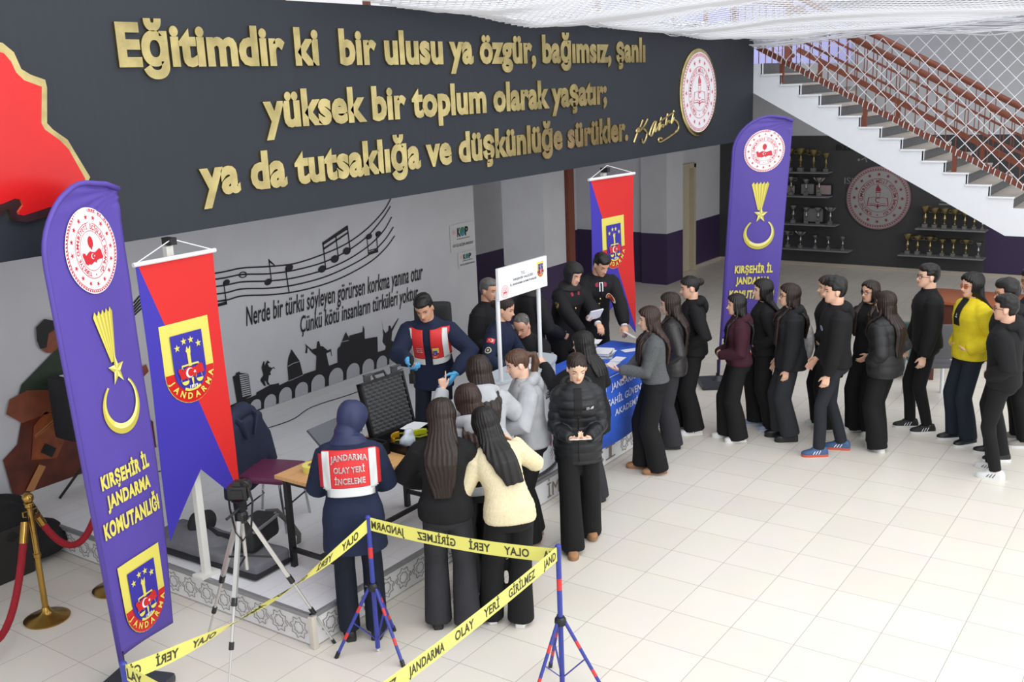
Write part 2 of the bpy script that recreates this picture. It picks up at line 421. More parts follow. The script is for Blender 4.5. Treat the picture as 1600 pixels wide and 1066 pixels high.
def railing(x, label, y_top, full=True):
    r = thing('stair_railing', (x, .3, 0), label, 'railing', 'stair railings'); o = (-x, -.3, 0)
    yb = -3.2
    def pt(y, off): return (x, y, rail_z(max(y, -1.75), off))
    MB().bar(pt(y_top, .34), pt(-1.75, .34), .05, .075).bar(pt(-1.75, .34), pt(yb, .34), .05, .075).build('bottom_rail', BROWN, r, o)
    MB().tube([pt(y_top, 1.12), pt(-1.75, 1.12), pt(yb, 1.12)], .045, 10, flat=.7).build('handrail', BROWN, r, o)
    MB().bar(pt(y_top, .74), pt(-1.75, .74), .03, .03).build('middle_rail', BROWN, r, o)
    n = int((y_top+1.75)/.135)
    for k in range(n):
        y = y_top-.1-k*.135
        if k % 9 == 2:
            MB().bar(pt(y, .02), pt(y, .34), .055, .055, up=(0, 1, 0)).build('post', BROWN, r, o)
        if k % 9 != 99:
            MB().bar(pt(y, .34), pt(y, 1.1), .011, .011, up=(0, 1, 0)).build('baluster', BROWN, r, o)
    return r
railing(8.33, 'brown stair railing nearest the hall, with white rope tied along its bottom rail', 2.05)
railing(9.84, 'brown stair railing on the far side of the stair against the grey wall', 2.0)
# landing balustrade and newel
lb = thing('landing_railing', (8.33, 3.4, 3.9), 'thin brown balusters of the landing railing in front of the lilac wall', 'railing'); lo = (-8.33, -3.4, -3.9)
MB().bar((9.84, 2.15, 3.9), (9.84, 2.15, 5.1), .09, .09).ball((9.9, 2.10, 4.02), .035).build('newel_post', BROWN, lb, lo)
MB().bar((9.9, 3.2, 4.95), (13.4, 3.2, 4.95), .05, .05).build('handrail', BROWN, lb, lo)
for k in range(11): MB().bar((10.0+k*.31, 3.2, 3.9), (10.0+k*.31, 3.2, 4.95), .012).build('baluster', BROWN, lb, lo)
# gallery railing over the board (upper floor)
gr = thing('gallery_railing', (2, 2.3, 3.9), 'reddish railing of the upper gallery showing above the white net', 'railing'); go = (-2, -2.3, -3.9)
MB().bar((-4, 2.35, 4.95), (8.3, 2.35, 4.95), .06, .08).build('handrail', BROWN, gr, go)
for k in range(13): MB().bar((-3.6+k*.98, 2.35, 3.9), (-3.6+k*.98, 2.35, 4.95), .05).build('post', BROWN, gr, go)
STAFF=[[(-0.658,1.82),(-0.536,1.904),(-0.358,1.981),(0.385,1.943),(0.708,1.941),(1.077,1.898),(1.469,1.868),(1.93,1.905),(2.34,1.976),(2.713,2.107),(3.016,2.277),(3.172,2.419)],[(-0.663,1.785),(-0.542,1.864),(-0.364,1.934),(0.376,1.88),(0.699,1.872),(1.084,1.816),(1.46,1.794),(1.919,1.81),(2.33,1.883),(2.703,2.012),(2.984,2.183),(3.155,2.325)],[(-0.667,1.756),(-0.547,1.829),(-0.371,1.886),(0.366,1.803),(0.689,1.793),(1.074,1.737),(1.449,1.708),(1.908,1.719),(2.318,1.776),(2.712,1.892),(2.991,2.033),(3.164,2.188)],[(-0.672,1.727),(-0.552,1.793),(-0.378,1.839),(0.355,1.724),(0.679,1.718),(1.064,1.657),(1.439,1.627),(1.898,1.635),(2.308,1.69),(2.722,1.787),(3.001,1.918),(3.183,2.06)],[(-0.676,1.698),(-0.557,1.758),(-0.385,1.792),(0.345,1.646),(0.669,1.643),(1.055,1.584),(1.43,1.549),(1.889,1.551),(2.298,1.596),(2.734,1.695),(3.013,1.818),(3.197,1.947)]]
NOTES=[[(0.526,1.842),(0.531,1.828),(0.526,1.813),(0.514,1.8),(0.495,1.792),(0.474,1.789),(0.455,1.794),(0.442,1.804),(0.437,1.818),(0.441,1.832),(0.454,1.845),(0.472,1.854),(0.493,1.856),(0.512,1.852)],[(1.104,1.75),(1.11,1.735),(1.105,1.719),(1.091,1.704),(1.069,1.695),(1.045,1.692),(1.023,1.697),(1.008,1.708),(1.002,1.723),(1.007,1.739),(1.021,1.754),(1.043,1.763),(1.067,1.766),(1.089,1.761)],[(1.435,1.857),(1.443,1.84),(1.438,1.822),(1.422,1.806),(1.398,1.796),(1.371,1.793),(1.347,1.799),(1.329,1.811),(1.322,1.828),(1.327,1.846),(1.342,1.862),(1.366,1.872),(1.393,1.875),(1.417,1.87)],[(1.947,1.76),(1.955,1.742),(1.951,1.723),(1.934,1.707),(1.908,1.696),(1.88,1.694),(1.853,1.7),(1.834,1.713),(1.826,1.731),(1.831,1.75),(1.848,1.766),(1.873,1.776),(1.902,1.779),(1.928,1.773)],[(2.167,1.844),(2.176,1.825),(2.172,1.805),(2.155,1.788),(2.129,1.777),(2.099,1.775),(2.071,1.782),(2.051,1.796),(2.042,1.815),(2.046,1.835),(2.062,1.852),(2.088,1.863),(2.118,1.865),(2.146,1.859)],[(2.376,1.908),(2.386,1.889),(2.383,1.869),(2.367,1.852),(2.342,1.841),(2.312,1.84),(2.284,1.847),(2.263,1.861),(2.254,1.88),(2.257,1.9),(2.273,1.917),(2.297,1.927),(2.327,1.929),(2.355,1.922)],[(2.772,2.022),(2.779,2.008),(2.775,1.992),(2.761,1.978),(2.739,1.97),(2.715,1.967),(2.692,1.972),(2.675,1.982),(2.668,1.997),(2.672,2.012),(2.686,2.026),(2.707,2.035),(2.732,2.037),(2.755,2.033)],[(2.941,2.032),(2.949,2.017),(2.946,2.002),(2.933,1.988),(2.912,1.98),(2.889,1.978),(2.866,1.983),(2.849,1.994),(2.842,2.008),(2.844,2.024),(2.857,2.037),(2.878,2.045),(2.902,2.047),(2.924,2.042)],[(0.313,1.843),(0.317,1.831),(0.313,1.817),(0.301,1.805),(0.284,1.797),(0.265,1.795),(0.248,1.799),(0.236,1.808),(0.232,1.82),(0.236,1.834),(0.248,1.846),(0.265,1.853),(0.284,1.856),(0.301,1.852)],[(0.442,1.821),(0.454,1.819),(0.463,1.597),(0.45,1.593)],[(0.341,1.621),(0.461,1.627),(0.462,1.591),(0.337,1.589)],[(0.345,1.652),(0.451,1.651),(0.452,1.638),(0.343,1.637)],[(1.091,1.976),(1.105,1.978),(1.111,1.723),(1.099,1.721)],[(1.094,1.975),(1.135,1.942),(1.174,1.902),(1.172,1.869),(1.162,1.897),(1.1,1.941)],[(1.321,1.824),(1.337,1.824),(1.356,1.545),(1.341,1.545)],[(1.929,2.038),(1.945,2.04),(1.956,1.726),(1.94,1.724)],[(2.149,2.089),(2.163,2.09),(2.179,1.819),(2.163,1.817)],[(2.353,2.183),(2.369,2.185),(2.388,1.882),(2.37,1.877)],[(1.926,2.042),(2.364,2.189),(2.369,2.142),(1.93,2.007)],[(1.938,1.977),(2.365,2.11),(2.369,2.09),(1.943,1.954)],[(2.68,2.001),(2.693,1.999),(2.699,1.775),(2.686,1.774)],[(2.855,2.014),(2.868,2.012),(2.868,1.792),(2.852,1.789)],[(2.69,1.814),(2.867,1.825),(2.869,1.787),(2.695,1.776)],[(2.693,1.836),(2.86,1.844),(2.861,1.832),(2.696,1.823)]]
WHOLE_NOTE=[[(0.774,1.867),(0.77,1.852),(0.755,1.839),(0.733,1.833),(0.706,1.833),(0.682,1.84),(0.664,1.853),(0.657,1.868),(0.661,1.883),(0.675,1.895),(0.698,1.902),(0.724,1.902),(0.748,1.895),(0.766,1.882)],[(0.754,1.867),(0.752,1.857),(0.742,1.849),(0.727,1.844),(0.709,1.845),(0.693,1.849),(0.681,1.858),(0.676,1.868),(0.679,1.878),(0.689,1.886),(0.704,1.891),(0.721,1.89),(0.737,1.886),(0.749,1.877)]]
BRIDGE=[(0.334,0.491),(0.455,0.502),(0.547,0.506),(0.728,0.514),(0.736,0.541),(0.854,0.56),(0.941,0.575),(1.005,0.567),(1.07,0.563),(1.072,0.536),(1.222,0.549),(1.428,0.57),(1.636,0.57),(1.652,0.57),(1.866,0.569),(2.016,0.573),(2.402,0.537),(2.728,0.539),(2.777,0.533),(2.87,0.533),(2.897,0.574),(3.049,0.518),(3.136,0.514),(3.217,0.512),(3.365,0.522),(3.498,0.526),(3.475,0.28),(3.066,0.291),(2.676,0.301),(2.421,0.306),(2.145,0.309),(1.837,0.317),(1.54,0.316),(1.279,0.312),(1.112,0.282),(0.994,0.302),(0.844,0.31),(0.695,0.302),(0.55,0.294),(0.336,0.282)]
ARCHES=[[(0.419,0.34),(0.567,0.347),(0.574,0.399),(0.572,0.419),(0.564,0.436),(0.55,0.449),(0.53,0.457),(0.508,0.459),(0.484,0.454),(0.463,0.444),(0.445,0.43),(0.432,0.411),(0.426,0.392)],[(0.613,0.346),(0.774,0.346),(0.781,0.401),(0.78,0.422),(0.771,0.441),(0.755,0.455),(0.733,0.464),(0.709,0.467),(0.683,0.464),(0.66,0.454),(0.64,0.439),(0.626,0.421),(0.62,0.4)],[(0.816,0.322),(0.993,0.319),(1.002,0.386),(1.001,0.411),(0.991,0.434),(0.973,0.452),(0.95,0.464),(0.923,0.468),(0.895,0.464),(0.869,0.453),(0.847,0.435),(0.832,0.413),(0.824,0.388)],[(1.038,0.328),(1.234,0.325),(1.243,0.399),(1.241,0.427),(1.23,0.452),(1.211,0.472),(1.185,0.484),(1.155,0.489),(1.125,0.485),(1.096,0.472),(1.072,0.452),(1.055,0.428),(1.047,0.4)],[(1.288,0.329),(1.491,0.324),(1.499,0.396),(1.498,0.423),(1.486,0.448),(1.465,0.467),(1.439,0.48),(1.408,0.485),(1.376,0.481),(1.346,0.469),(1.322,0.451),(1.304,0.427),(1.296,0.4)],[(1.544,0.33),(1.767,0.323),(1.776,0.405),(1.774,0.436),(1.761,0.464),(1.739,0.487),(1.709,0.501),(1.676,0.507),(1.641,0.503),(1.608,0.489),(1.582,0.468),(1.563,0.441),(1.554,0.41)],[(1.836,0.328),(2.078,0.323),(2.088,0.409),(2.085,0.442),(2.071,0.471),(2.046,0.494),(2.014,0.509),(1.977,0.515),(1.939,0.51),(1.904,0.495),(1.875,0.473),(1.855,0.444),(1.845,0.413)],[(2.139,0.324),(2.368,0.32),(2.377,0.402),(2.374,0.433),(2.361,0.461),(2.338,0.483),(2.307,0.497),(2.273,0.502),(2.237,0.498),(2.204,0.484),(2.176,0.462),(2.157,0.435),(2.148,0.405)],[(2.419,0.319),(2.632,0.314),(2.64,0.393),(2.638,0.423),(2.626,0.451),(2.604,0.472),(2.576,0.487),(2.544,0.492),(2.51,0.488),(2.479,0.475),(2.454,0.454),(2.436,0.427),(2.428,0.398)],[(2.682,0.313),(2.878,0.31),(2.886,0.383),(2.884,0.411),(2.872,0.436),(2.852,0.456),(2.826,0.469),(2.796,0.474),(2.766,0.47),(2.737,0.457),(2.714,0.438),(2.697,0.413),(2.69,0.386)],[(2.922,0.314),(3.092,0.312),(3.099,0.378),(3.097,0.403),(3.087,0.426),(3.07,0.444),(3.047,0.455),(3.022,0.459),(2.995,0.455),(2.97,0.444),(2.95,0.427),(2.936,0.404),(2.929,0.38)],[(3.132,0.311),(3.295,0.307),(3.301,0.368),(3.299,0.391),(3.289,0.412),(3.273,0.428),(3.251,0.439),(3.226,0.443),(3.201,0.44),(3.177,0.43),(3.158,0.414),(3.145,0.394),(3.138,0.371)]]
SHAPES=[[(0.433,0.8),(0.475,0.807),(0.483,0.829),(0.534,0.832),(0.541,0.814),(0.644,0.784),(0.651,0.762),(0.661,0.52),(0.547,0.506),(0.454,0.494)],[(0.843,0.805),(0.876,0.859),(0.893,0.863),(0.886,0.811),(0.935,0.861),(0.973,0.823),(0.935,0.824),(0.947,0.788),(0.986,0.761),(1.019,0.766),(1.036,0.732),(1.007,0.756),(0.984,0.741),(0.959,0.717),(0.966,0.686),(0.934,0.686),(0.915,0.62),(0.936,0.576),(0.9,0.586),(0.884,0.628),(0.865,0.641),(0.878,0.579),(0.852,0.586),(0.809,0.656),(0.817,0.678),(0.858,0.71),(0.848,0.762)],[(1.304,0.905),(1.411,0.738),(1.444,0.565),(1.217,0.55),(1.219,0.721),(1.243,0.809)],[(1.517,0.92),(1.614,0.829),(1.693,0.825),(1.715,0.9),(1.742,0.903),(1.758,0.835),(1.794,0.827),(1.867,0.76),(1.923,0.765),(1.933,0.674),(1.92,0.677),(1.912,0.735),(1.843,0.726),(1.863,0.6),(1.871,0.558),(1.651,0.562),(1.68,0.734),(1.616,0.789),(1.553,0.872),(1.538,0.802),(1.509,0.809),(1.531,0.882)],[(2.028,0.718),(2.038,0.746),(2.075,0.758),(2.195,0.914),(2.242,0.827),(2.251,0.856),(2.487,0.851),(2.503,0.93),(2.52,0.88),(2.514,0.756),(2.722,0.736),(2.744,0.731),(2.73,0.528),(2.4,0.522),(2.015,0.561)],[(2.842,0.938),(2.859,0.807),(2.895,0.746),(2.956,0.765),(2.97,0.826),(3.0,0.82),(3.012,0.774),(3.158,0.889),(3.164,0.877),(3.024,0.739),(2.997,0.627),(3.041,0.601),(3.022,0.567),(3.056,0.506),(2.869,0.527),(2.89,0.576),(2.834,0.642),(2.847,0.693),(2.86,0.743)]]
WINDOWS=[[(0.522,0.797),(0.642,0.785),(0.643,0.772),(0.524,0.782)],[(0.523,0.773),(0.643,0.762),(0.645,0.749),(0.525,0.758)],[(0.524,0.749),(0.644,0.738),(0.646,0.726),(0.526,0.734)],[(0.526,0.725),(0.645,0.715),(0.647,0.702),(0.528,0.71)],[(0.527,0.701),(0.647,0.692),(0.648,0.679),(0.529,0.686)],[(0.528,0.677),(0.648,0.668),(0.649,0.656),(0.53,0.662)],[(0.529,0.653),(0.649,0.645),(0.65,0.632),(0.531,0.638)],[(0.53,0.629),(0.65,0.621),(0.651,0.609),(0.532,0.614)],[(0.531,0.605),(0.651,0.598),(0.653,0.585),(0.533,0.59)],[(0.532,0.581),(0.652,0.575),(0.654,0.562),(0.535,0.566)],[(0.534,0.557),(0.653,0.551),(0.655,0.538),(0.536,0.542)]]
TENTLINE=[[(1.219,0.725),(1.312,0.74),(1.414,0.737),(1.413,0.732),(1.311,0.732),(1.22,0.716)],[(2.102,0.813),(2.228,0.805),(2.23,0.797),(2.104,0.805)],[(1.217,0.55),(1.444,0.568),(1.445,0.562),(1.219,0.543)]]
MAP_OUT=[(-3.559,4.099),(-3.348,4.122),(-3.135,4.083),(-3.075,4.031),(-3.044,3.935),(-2.991,3.902),(-2.902,3.87),(-2.897,3.824),(-2.93,3.614),(-2.897,3.574),(-2.808,3.506),(-2.774,3.435),(-2.689,3.265),(-2.772,3.156),(-3.01,3.055),(-3.154,3.036),(-3.244,3.061),(-3.251,3.118),(-3.256,3.13),(-3.296,3.101),(-3.466,3.089),(-3.616,3.161),(-3.693,3.439)]
MAP_IN=[(-3.556,4.059),(-3.357,4.071),(-3.144,4.026),(-3.107,3.978),(-3.085,3.914),(-3.043,3.87),(-2.936,3.83),(-2.973,3.617),(-2.956,3.577),(-2.87,3.51),(-2.817,3.45),(-2.73,3.257),(-2.807,3.183),(-2.976,3.114),(-3.17,3.08),(-3.199,3.089),(-3.202,3.106),(-3.166,3.142),(-3.173,3.176),(-3.212,3.186),(-3.285,3.166),(-3.458,3.142),(-3.6,3.191),(-3.672,3.438)]
SIGN=[[(4.583,3.008),(4.667,3.108),(4.744,3.181),(4.815,3.26)],[(4.941,3.267),(4.856,3.194),(4.771,3.153),(4.674,3.12),(4.654,3.147),(4.73,3.175),(4.827,3.163),(4.897,3.127),(4.917,3.081),(4.881,3.024),(4.817,2.989),(4.776,3.044)],[(4.939,3.105),(4.953,3.098)],[(4.981,3.07),(5.025,3.14),(5.112,3.22),(5.17,3.224),(5.111,3.148),(5.067,3.085),(5.03,3.061),(4.995,3.076)],[(5.17,3.224),(5.139,3.107),(5.228,3.168),(5.31,3.27)],[(5.31,3.27),(5.242,3.114),(5.316,3.177),(5.376,3.174),(5.331,3.143)],[(5.243,3.22),(5.681,3.327)],[(5.482,3.309),(5.421,3.171),(5.496,3.221),(5.557,3.211),(5.496,3.194)],[(5.658,3.342),(5.588,3.183),(5.665,3.254)],[(5.649,3.234),(5.742,3.202),(5.789,3.139),(5.758,3.086),(5.556,3.029),(5.344,2.982),(5.255,2.974),(5.226,3.003),(5.27,3.023),(5.322,3.01)]]
# ------------------------------------------------------------------ black board with gold letters
BOARD = M('black_board', (41, 45, 53), .6, var=.05, scale=30, stretch=(1, 1, .05), spec=.35)
RED = M('red_acrylic', (206, 28, 28), .25, var=.05, scale=3)
bd = thing('quote_board', (1.0, 2.1, 3.6), 'huge black board above the stage with raised gold lettering', 'sign'); bo = (-1.0, -2.1, -3.6)
MB().box((.15, 2.135, 3.616), (16.3, .07, 1.60)).build('backing', BOARD, bd, bo, smooth=0)
def board_line(body, x0, x1, zb, capz):
    V, F = glyphs(body, .044, 0, .05, 1.03); V = V.copy()
    a = V.min(0); b = V.max(0)
    Vc, _ = glyphs('E', .044, 0); cap = Vc[:, 1].max()-max(0, Vc[:, 1].min()); k = capz/cap
    V = np.stack((x0+(V[:, 0]-a[0])/(b[0]-a[0])*(x1-x0), 2.1-.022-(V[:, 2]-a[2])/(b[2]-a[2])*.001*0+.022*(0 if True else 0)-(V[:, 2]-a[2])/(b[2]-a[2])*.022+.022, zb+V[:, 1]*k), -1)
    par = list(range(len(V)))
    def fd(i):
        while par[i] != i: par[i] = par[par[i]]; i = par[i]
        return i
    for f in F:
        for q in f[1:]: par[fd(q)] = fd(f[0])
    isl = {}
    for i in range(len(V)): isl.setdefault(fd(i), []).append(i)
    I = sorted(isl.values(), key=lambda q: V[q, 0].min()); G = []
    # a front face and its back face are one island already; group dots and cedillas with the letter they overlap
    for q in sorted(I, key=lambda q: -(np.ptp(V[q, 0])*np.ptp(V[q, 2]))):
        c0, c1 = V[q, 0].min(), V[q, 0].max(); hit = None
        for g in G:
            ov = min(c1, g[1])-max(c0, g[0])
            if ov > .5*(c1-c0): hit = g; break
        if hit: hit[2].extend(q); hit[0] = min(hit[0], c0); hit[1] = max(hit[1], c1)
        else: G.append([c0, c1, list(q)])
    G.sort(key=lambda g: g[0])
    for g in G:
        ids = set(g[2]); mp = {}; mb = MB()
        for i in g[2]: mp[i] = len(mb.v); mb.v.append(tuple(V[i]))
        for f in F:
            if f[0] in ids: mb.f.append(tuple(mp[i] for i in f)); mb.m.append(0)
        mb.build('letter', GOLD, bd, bo, smooth=0)
board_line('Eğitimdir ki  bir ulusu ya özgür, bağımsız, şanlı', -2.367, 4.878, 3.955, .268)
board_line('yüksek bir toplum olarak yaşatır;', -1.189, 3.937, 3.50, .268)
board_line('ya da tutsaklığa ve düşkünlüğe sürükler.', -1.833, 4.425, 3.06, .268)
def onboard(u, v, d): return (u-1.0, -d, v-3.6)
mb = MB()
for p in SIGN:
    q = catmull([(x, 2.09, z) for x, z in p], 5); mb.tube(q, .013, 6)
mb.build('signature', GOLD, bd, bo)
mp = MB(); mp.prism(MAP_OUT, 2.100, 2.07, lambda x, z, y: (x, y, z)); mp.build('map_border', GOLD, bd, bo, smooth=0)
mp = MB(); mp.prism(MAP_IN, 2.07, 2.06, lambda x, z, y: (x, y, z)); tag(mp.build('map_panel', RED, bd, bo, smooth=0), 'glossy red map panel with a gold border')
PW = M('print_white', (238, 236, 240), .5); PR = M('print_red', (206, 40, 52), .5); PY_ = M('print_yellow', (232, 218, 96), .5)
PB = M('print_navy', (48, 40, 150), .5); PK = M('print_black', (28, 28, 32), .5)
def seal(kind, dots=72):
    """round state seal of radius 1: 0 white, 1 red"""
    s = Flat(); s.disc((0, 0), 1, 0, 0, 56)
    for k in range(dots):
        a = 2*PI*k/dots; t = .05
        s.poly([(r*math.cos(a+o), r*math.sin(a+o)) for r, o in ((.93, 0), (.975, .02), (.975, .02+t), (.93, t))], 1, 1)
    s.ring((0, 0), .905, .92, 1, 1); s.ring((0, 0), .635, .65, 1, 1); s.ring((0, 0), .455, .467, 1, 1)
    for k in range(16):
        a = PI/2+2*PI*k/16; s.star((.78*math.cos(a), .78*math.sin(a)), .072, 1, 1, rot=a)
    t = 'TÜRKİYE CUMHURİYETİ '+('MİLLÎ EĞİTİM BAKANLIĞI' if kind == 'edu' else 'İÇİŞLERİ BAKANLIĞI')
    s.arctext(t, (0, 0), .505, .10, 252, -72, 1, 1, .02)
    s.star((0, -.56), .035, 1, 1)
    if kind == 'edu':
        s.poly([(-.08, .22), (-.085, .30), (-.02, .46), (.0, .42), (.03, .36), (.085, .30), (.08, .22)], 1, 2)
        s.poly([(-.085, .17), (.085, .17), (.085, .20), (-.085, .20)], 1, 2)
        s.line([(-.07, .15), (-.055, .08), (-.03, .05), (-.09, .02), (.09, .02), (.03, .05), (.055, .08), (.07, .15)], .014, 1, 2)
        for q in (-1, 1):
            s.line([(0, -.28), (q*.12, -.24), (q*.34, -.25), (q*.30, .02)], .03, 1, 2); s.line([(0, -.23), (q*.12, -.18), (q*.29, -.19)], .014, 1, 2)
            s.line([(q*.30, .0), (q*.1, .04), (q*.08, -.02)], .010, 1, 2)
        s.line([(0, -.34), (0, -.2)], .04, 1, 2); s.ring((0, -.07), .06, .085, 1, 2, 24, .9, 5.4)
    else:
        s.poly([(.13*math.cos(t)*.8, .20+.14*math.sin(t)) for t in [2*PI*k/20 for k in range(20)]], 1, 2)
        s.poly([(-.03, .08), (.03, .08), (.02, .03), (-.02, .03)], 1, 2)
        s.poly(TR_MAP(.82, (0, -.14)), 1, 2)
        crescent(s, (-.02, -.13), .065, 0, 3); s.star((.055, -.13), .03, 0, 3, rot=PI)
    return s
def TR_MAP(w, c):
    p = [(-.5, .10), (-.46, .17), (-.36, .14), (-.33, .07), (-.22, .13), (-.10, .17), (.02, .13), (.14, .11), (.26, .15), (.38, .19), (.46, .12), (.47, .0), (.5, -.08), (.42, -.12), (.30, -.11), (.16, -.13), (.12, -.20), (.05, -.14), (-.06, -.17), (-.16, -.21), (-.26, -.17), (-.32, -.20), (-.42, -.14), (-.45, -.02)]
    return [(x*w+c[0], y*w+c[1]) for x, y in p]
def crescent(s, c, r, mi, layer, rot=0, thick=.8, off=.28):
    """C-shape open towards rot"""
    a = [(c[0]+r*math.cos(rot+t), c[1]+r*math.sin(rot+t)) for t in np.linspace(.62, 2*PI-.62, 22)]
    r2 = r*thick; cx, cy = c[0]+r*off*math.cos(rot), c[1]+r*off*math.sin(rot)
    b = [(cx+r2*math.cos(rot+t), cy+r2*math.sin(rot+t)) for t in np.linspace(2*PI-.82, .82, 20)]
    return s.poly(a+b, mi, layer)
def shield():
    """gendarmerie shield, unit height 1 (0..1), width .76: 0 yellow 1 red 2 blue 3 white"""
    s = Flat(); w = .37
    def ush(w, top, bot, n=16):
        yb = bot+w*1.08
        return [(-w, top), (-w, yb)]+[(-w*math.cos(t), yb-(yb-bot)*math.sin(t)) for t in np.linspace(0, PI, n)][1:-1]+[(w, yb), (w, top)]
    s.poly(ush(w+.008, 1.005, -.008), 0, 0); s.poly(ush(w, .40, 0, 20), 1, 1)
    s.poly([(-w, .40), (w, .40), (w, .425), (-w, .425)], 0, 1)
    s.poly(ush(.245, .86, .145), 2, 2)
    for x, y in ((-.165, .70), (-.055, .765), (.055, .765), (.165, .70)): s.star((x, y), .048, 0, 3, rot=PI/2)
    s.poly([(-.022, .45), (-.03, .62), (-.045, .64), (-.02, .70), (0, .66), (.035, .70), (.03, .62), (.022, .60), (.022, .45)], 0, 3)
    s.line([(-.13, .47), (.13, .47)], .022, 0, 3)
    s.poly(TR_MAP(.40, (0, .385)), 1, 4); crescent(s, (-.03, .375), .062, 3, 5); s.star((.045, .375), .026, 3, 5, rot=PI)
    for q in (-1, 1):
        s.poly([(q*.11-.055, .285)]+[(q*.11+.055*math.cos(t), .285+.05*math.sin(t)) for t in np.linspace(PI, 2*PI, 8)], 0, 5)
        s.line([(q*.13, .47), (q*.11-.05, .29)], .006, 0, 3); s.line([(q*.13, .47), (q*.11+.05, .29)], .006, 0, 3)
    s.poly([(-.018, .31), (.018, .31), (.005, .20), (-.004, .20)], 0, 5)
    s.text('1839', (-.06, .185, .06, .225), 3, 6, .02)
    s.line([(-.12, .19), (-.06, .165), (0, .158), (.06, .165), (.12, .19)], [.035, .03, .025, .03, .035], 0, 3)
    s.arctext('JANDARMA', (0, .40), .275, .075, 188, 352, 0, 3, .035)
    return s
sl = MB(); sl.lathe([(.565, 0), (.565, .02), (.55, .03), (.50, .03), (.50, .0)], n=48, R=Rx(PI/2), c=(6.38, 2.1, 3.545)); sl.build('seal_rim', GOLD, bd, bo)
seal('edu').moved(6.38, 3.545, .515).place('seal_face', [PW, M('seal_pale_red', (214, 96, 116), .5)], bd, lambda u, v, d: (u-1, -.03-d, v-3.6))
# ------------------------------------------------------------------ mural on the back wall
mu = thing('wall_mural', (1, 4.765, 1.3), 'black song mural with staves, verse and arched bridge skyline on the grey wall', 'mural'); 
INK = M('mural_black', (26, 26, 30), .55)
def onwall(u, v, d): return (u-1, -d, v-1.3)
for p in STAFF: Flat().line([tuple(q) for q in catmull(p, 5)], .017).place('staff_line', INK, mu, onwall)
for p in NOTES: Flat().poly(p).place('music_note', INK, mu, onwall, .003)
Flat().poly([WHOLE_NOTE[0], WHOLE_NOTE[1]]).place('music_note', INK, mu, onwall, .003)
sk = Flat().poly([BRIDGE]); 
for p in SHAPES: sk.poly(p, 0, 1)
MG = M('mural_gap', (183, 183, 188), .7)
for p in ARCHES+WINDOWS+TENTLINE: sk.poly(p, 1, 3)
sk.place('skyline', [INK, MG], mu, onwall)
Flat().text('Nerde bir türkü söyleyen görürsen korkma yanına otur', (.69, 1.235, 3.70, 1.515), bold=.012, shear=.3).place('verse', INK, mu, onwall, .004)
Flat().text('Çünkü kötü insanların türküleri yoktur', (1.47, .995, 3.58, 1.255), bold=.012, shear=.3).place('verse', INK, mu, onwall, .004)
# ------------------------------------------------------------------ stage
STG = .249
stg = thing('stage', (0.54, 2.87, 0), 'low white stage platform with star pattern engraved along its sides', 'stage'); go_ = (-.54, -2.87, 0)
SW = M('stage_side', (230, 229, 230), .5, var=.02); ALU = M('grey_edge_profile', (150, 150, 152), .4, .3); LINE = M('engraved_line', (132, 124, 118), .7)
MB().box((.54, 2.86, .125), (5.40, 3.75, .235)).build('platform', SW, stg, go_, smooth=0)
MB().box((.54, 2.87, .2445), (5.42, 3.77, .009)).build('deck', plank_mat(), stg, go_, smooth=0)
MB().box((.54, .985, .236), (5.44, .03, .03)).build('edge_profile', ALU, stg, go_, smooth=0)
MB().box((-2.168, 2.865, .236), (.03, 3.76, .03)).build('edge_profile', ALU, stg, go_, smooth=0)
MB().box((-2.17, .978, .121), (.045, .045, .242), bevel=.008).build('corner_post', M('cream_corner', (206, 198, 186), .5), stg, go_)
def star8(mb, fn, c, r):
    for rr, inn in ((r, .74), (r*.56, .8)):
        pts = [fn(c[0]+(rr if k % 2 == 0 else rr*inn)*math.cos(PI*k/8+.2), c[1]+(rr if k % 2 == 0 else rr*inn)*math.sin(PI*k/8+.2)) for k in range(17)]
        for a, b in zip(pts[:-1], pts[1:]): mb.bar(a, b, .0035, .0035)
fs = lambda u, v: (u, .979, v); ls = lambda u, v: (-2.173, u, v)
for k in range(18): mb = MB(); star8(mb, ls, (1.12+.196*k, .118), .085); mb.bar(ls(1.12+.196*k+.075, .10), ls(1.12+.196*(k+1)-.075, .14), .0035); mb.build('star_engraving', LINE, stg, go_, smooth=0)
for q in [-2.0+.196*k for k in range(11)]+[2.26+.196*k for k in range(5)]: mb = MB(); star8(mb, fs, (q, .118), .085); mb.bar(fs(q+.075, .10), fs(q+.196-.075, .14), .0035); mb.build('star_engraving', LINE, stg, go_, smooth=0)
ff = lambda u, v, d: (u-.54, .980-d-2.87, v)
Flat().text('İM', (.80, .035, 1.0, .215), 0, 0, 0).place('engraved_letters', LINE, stg, ff)
Flat().text('ESİ', (1.36, .045, 2.06, .225), 0, 0, 0).place('engraved_letters', LINE, stg, ff)

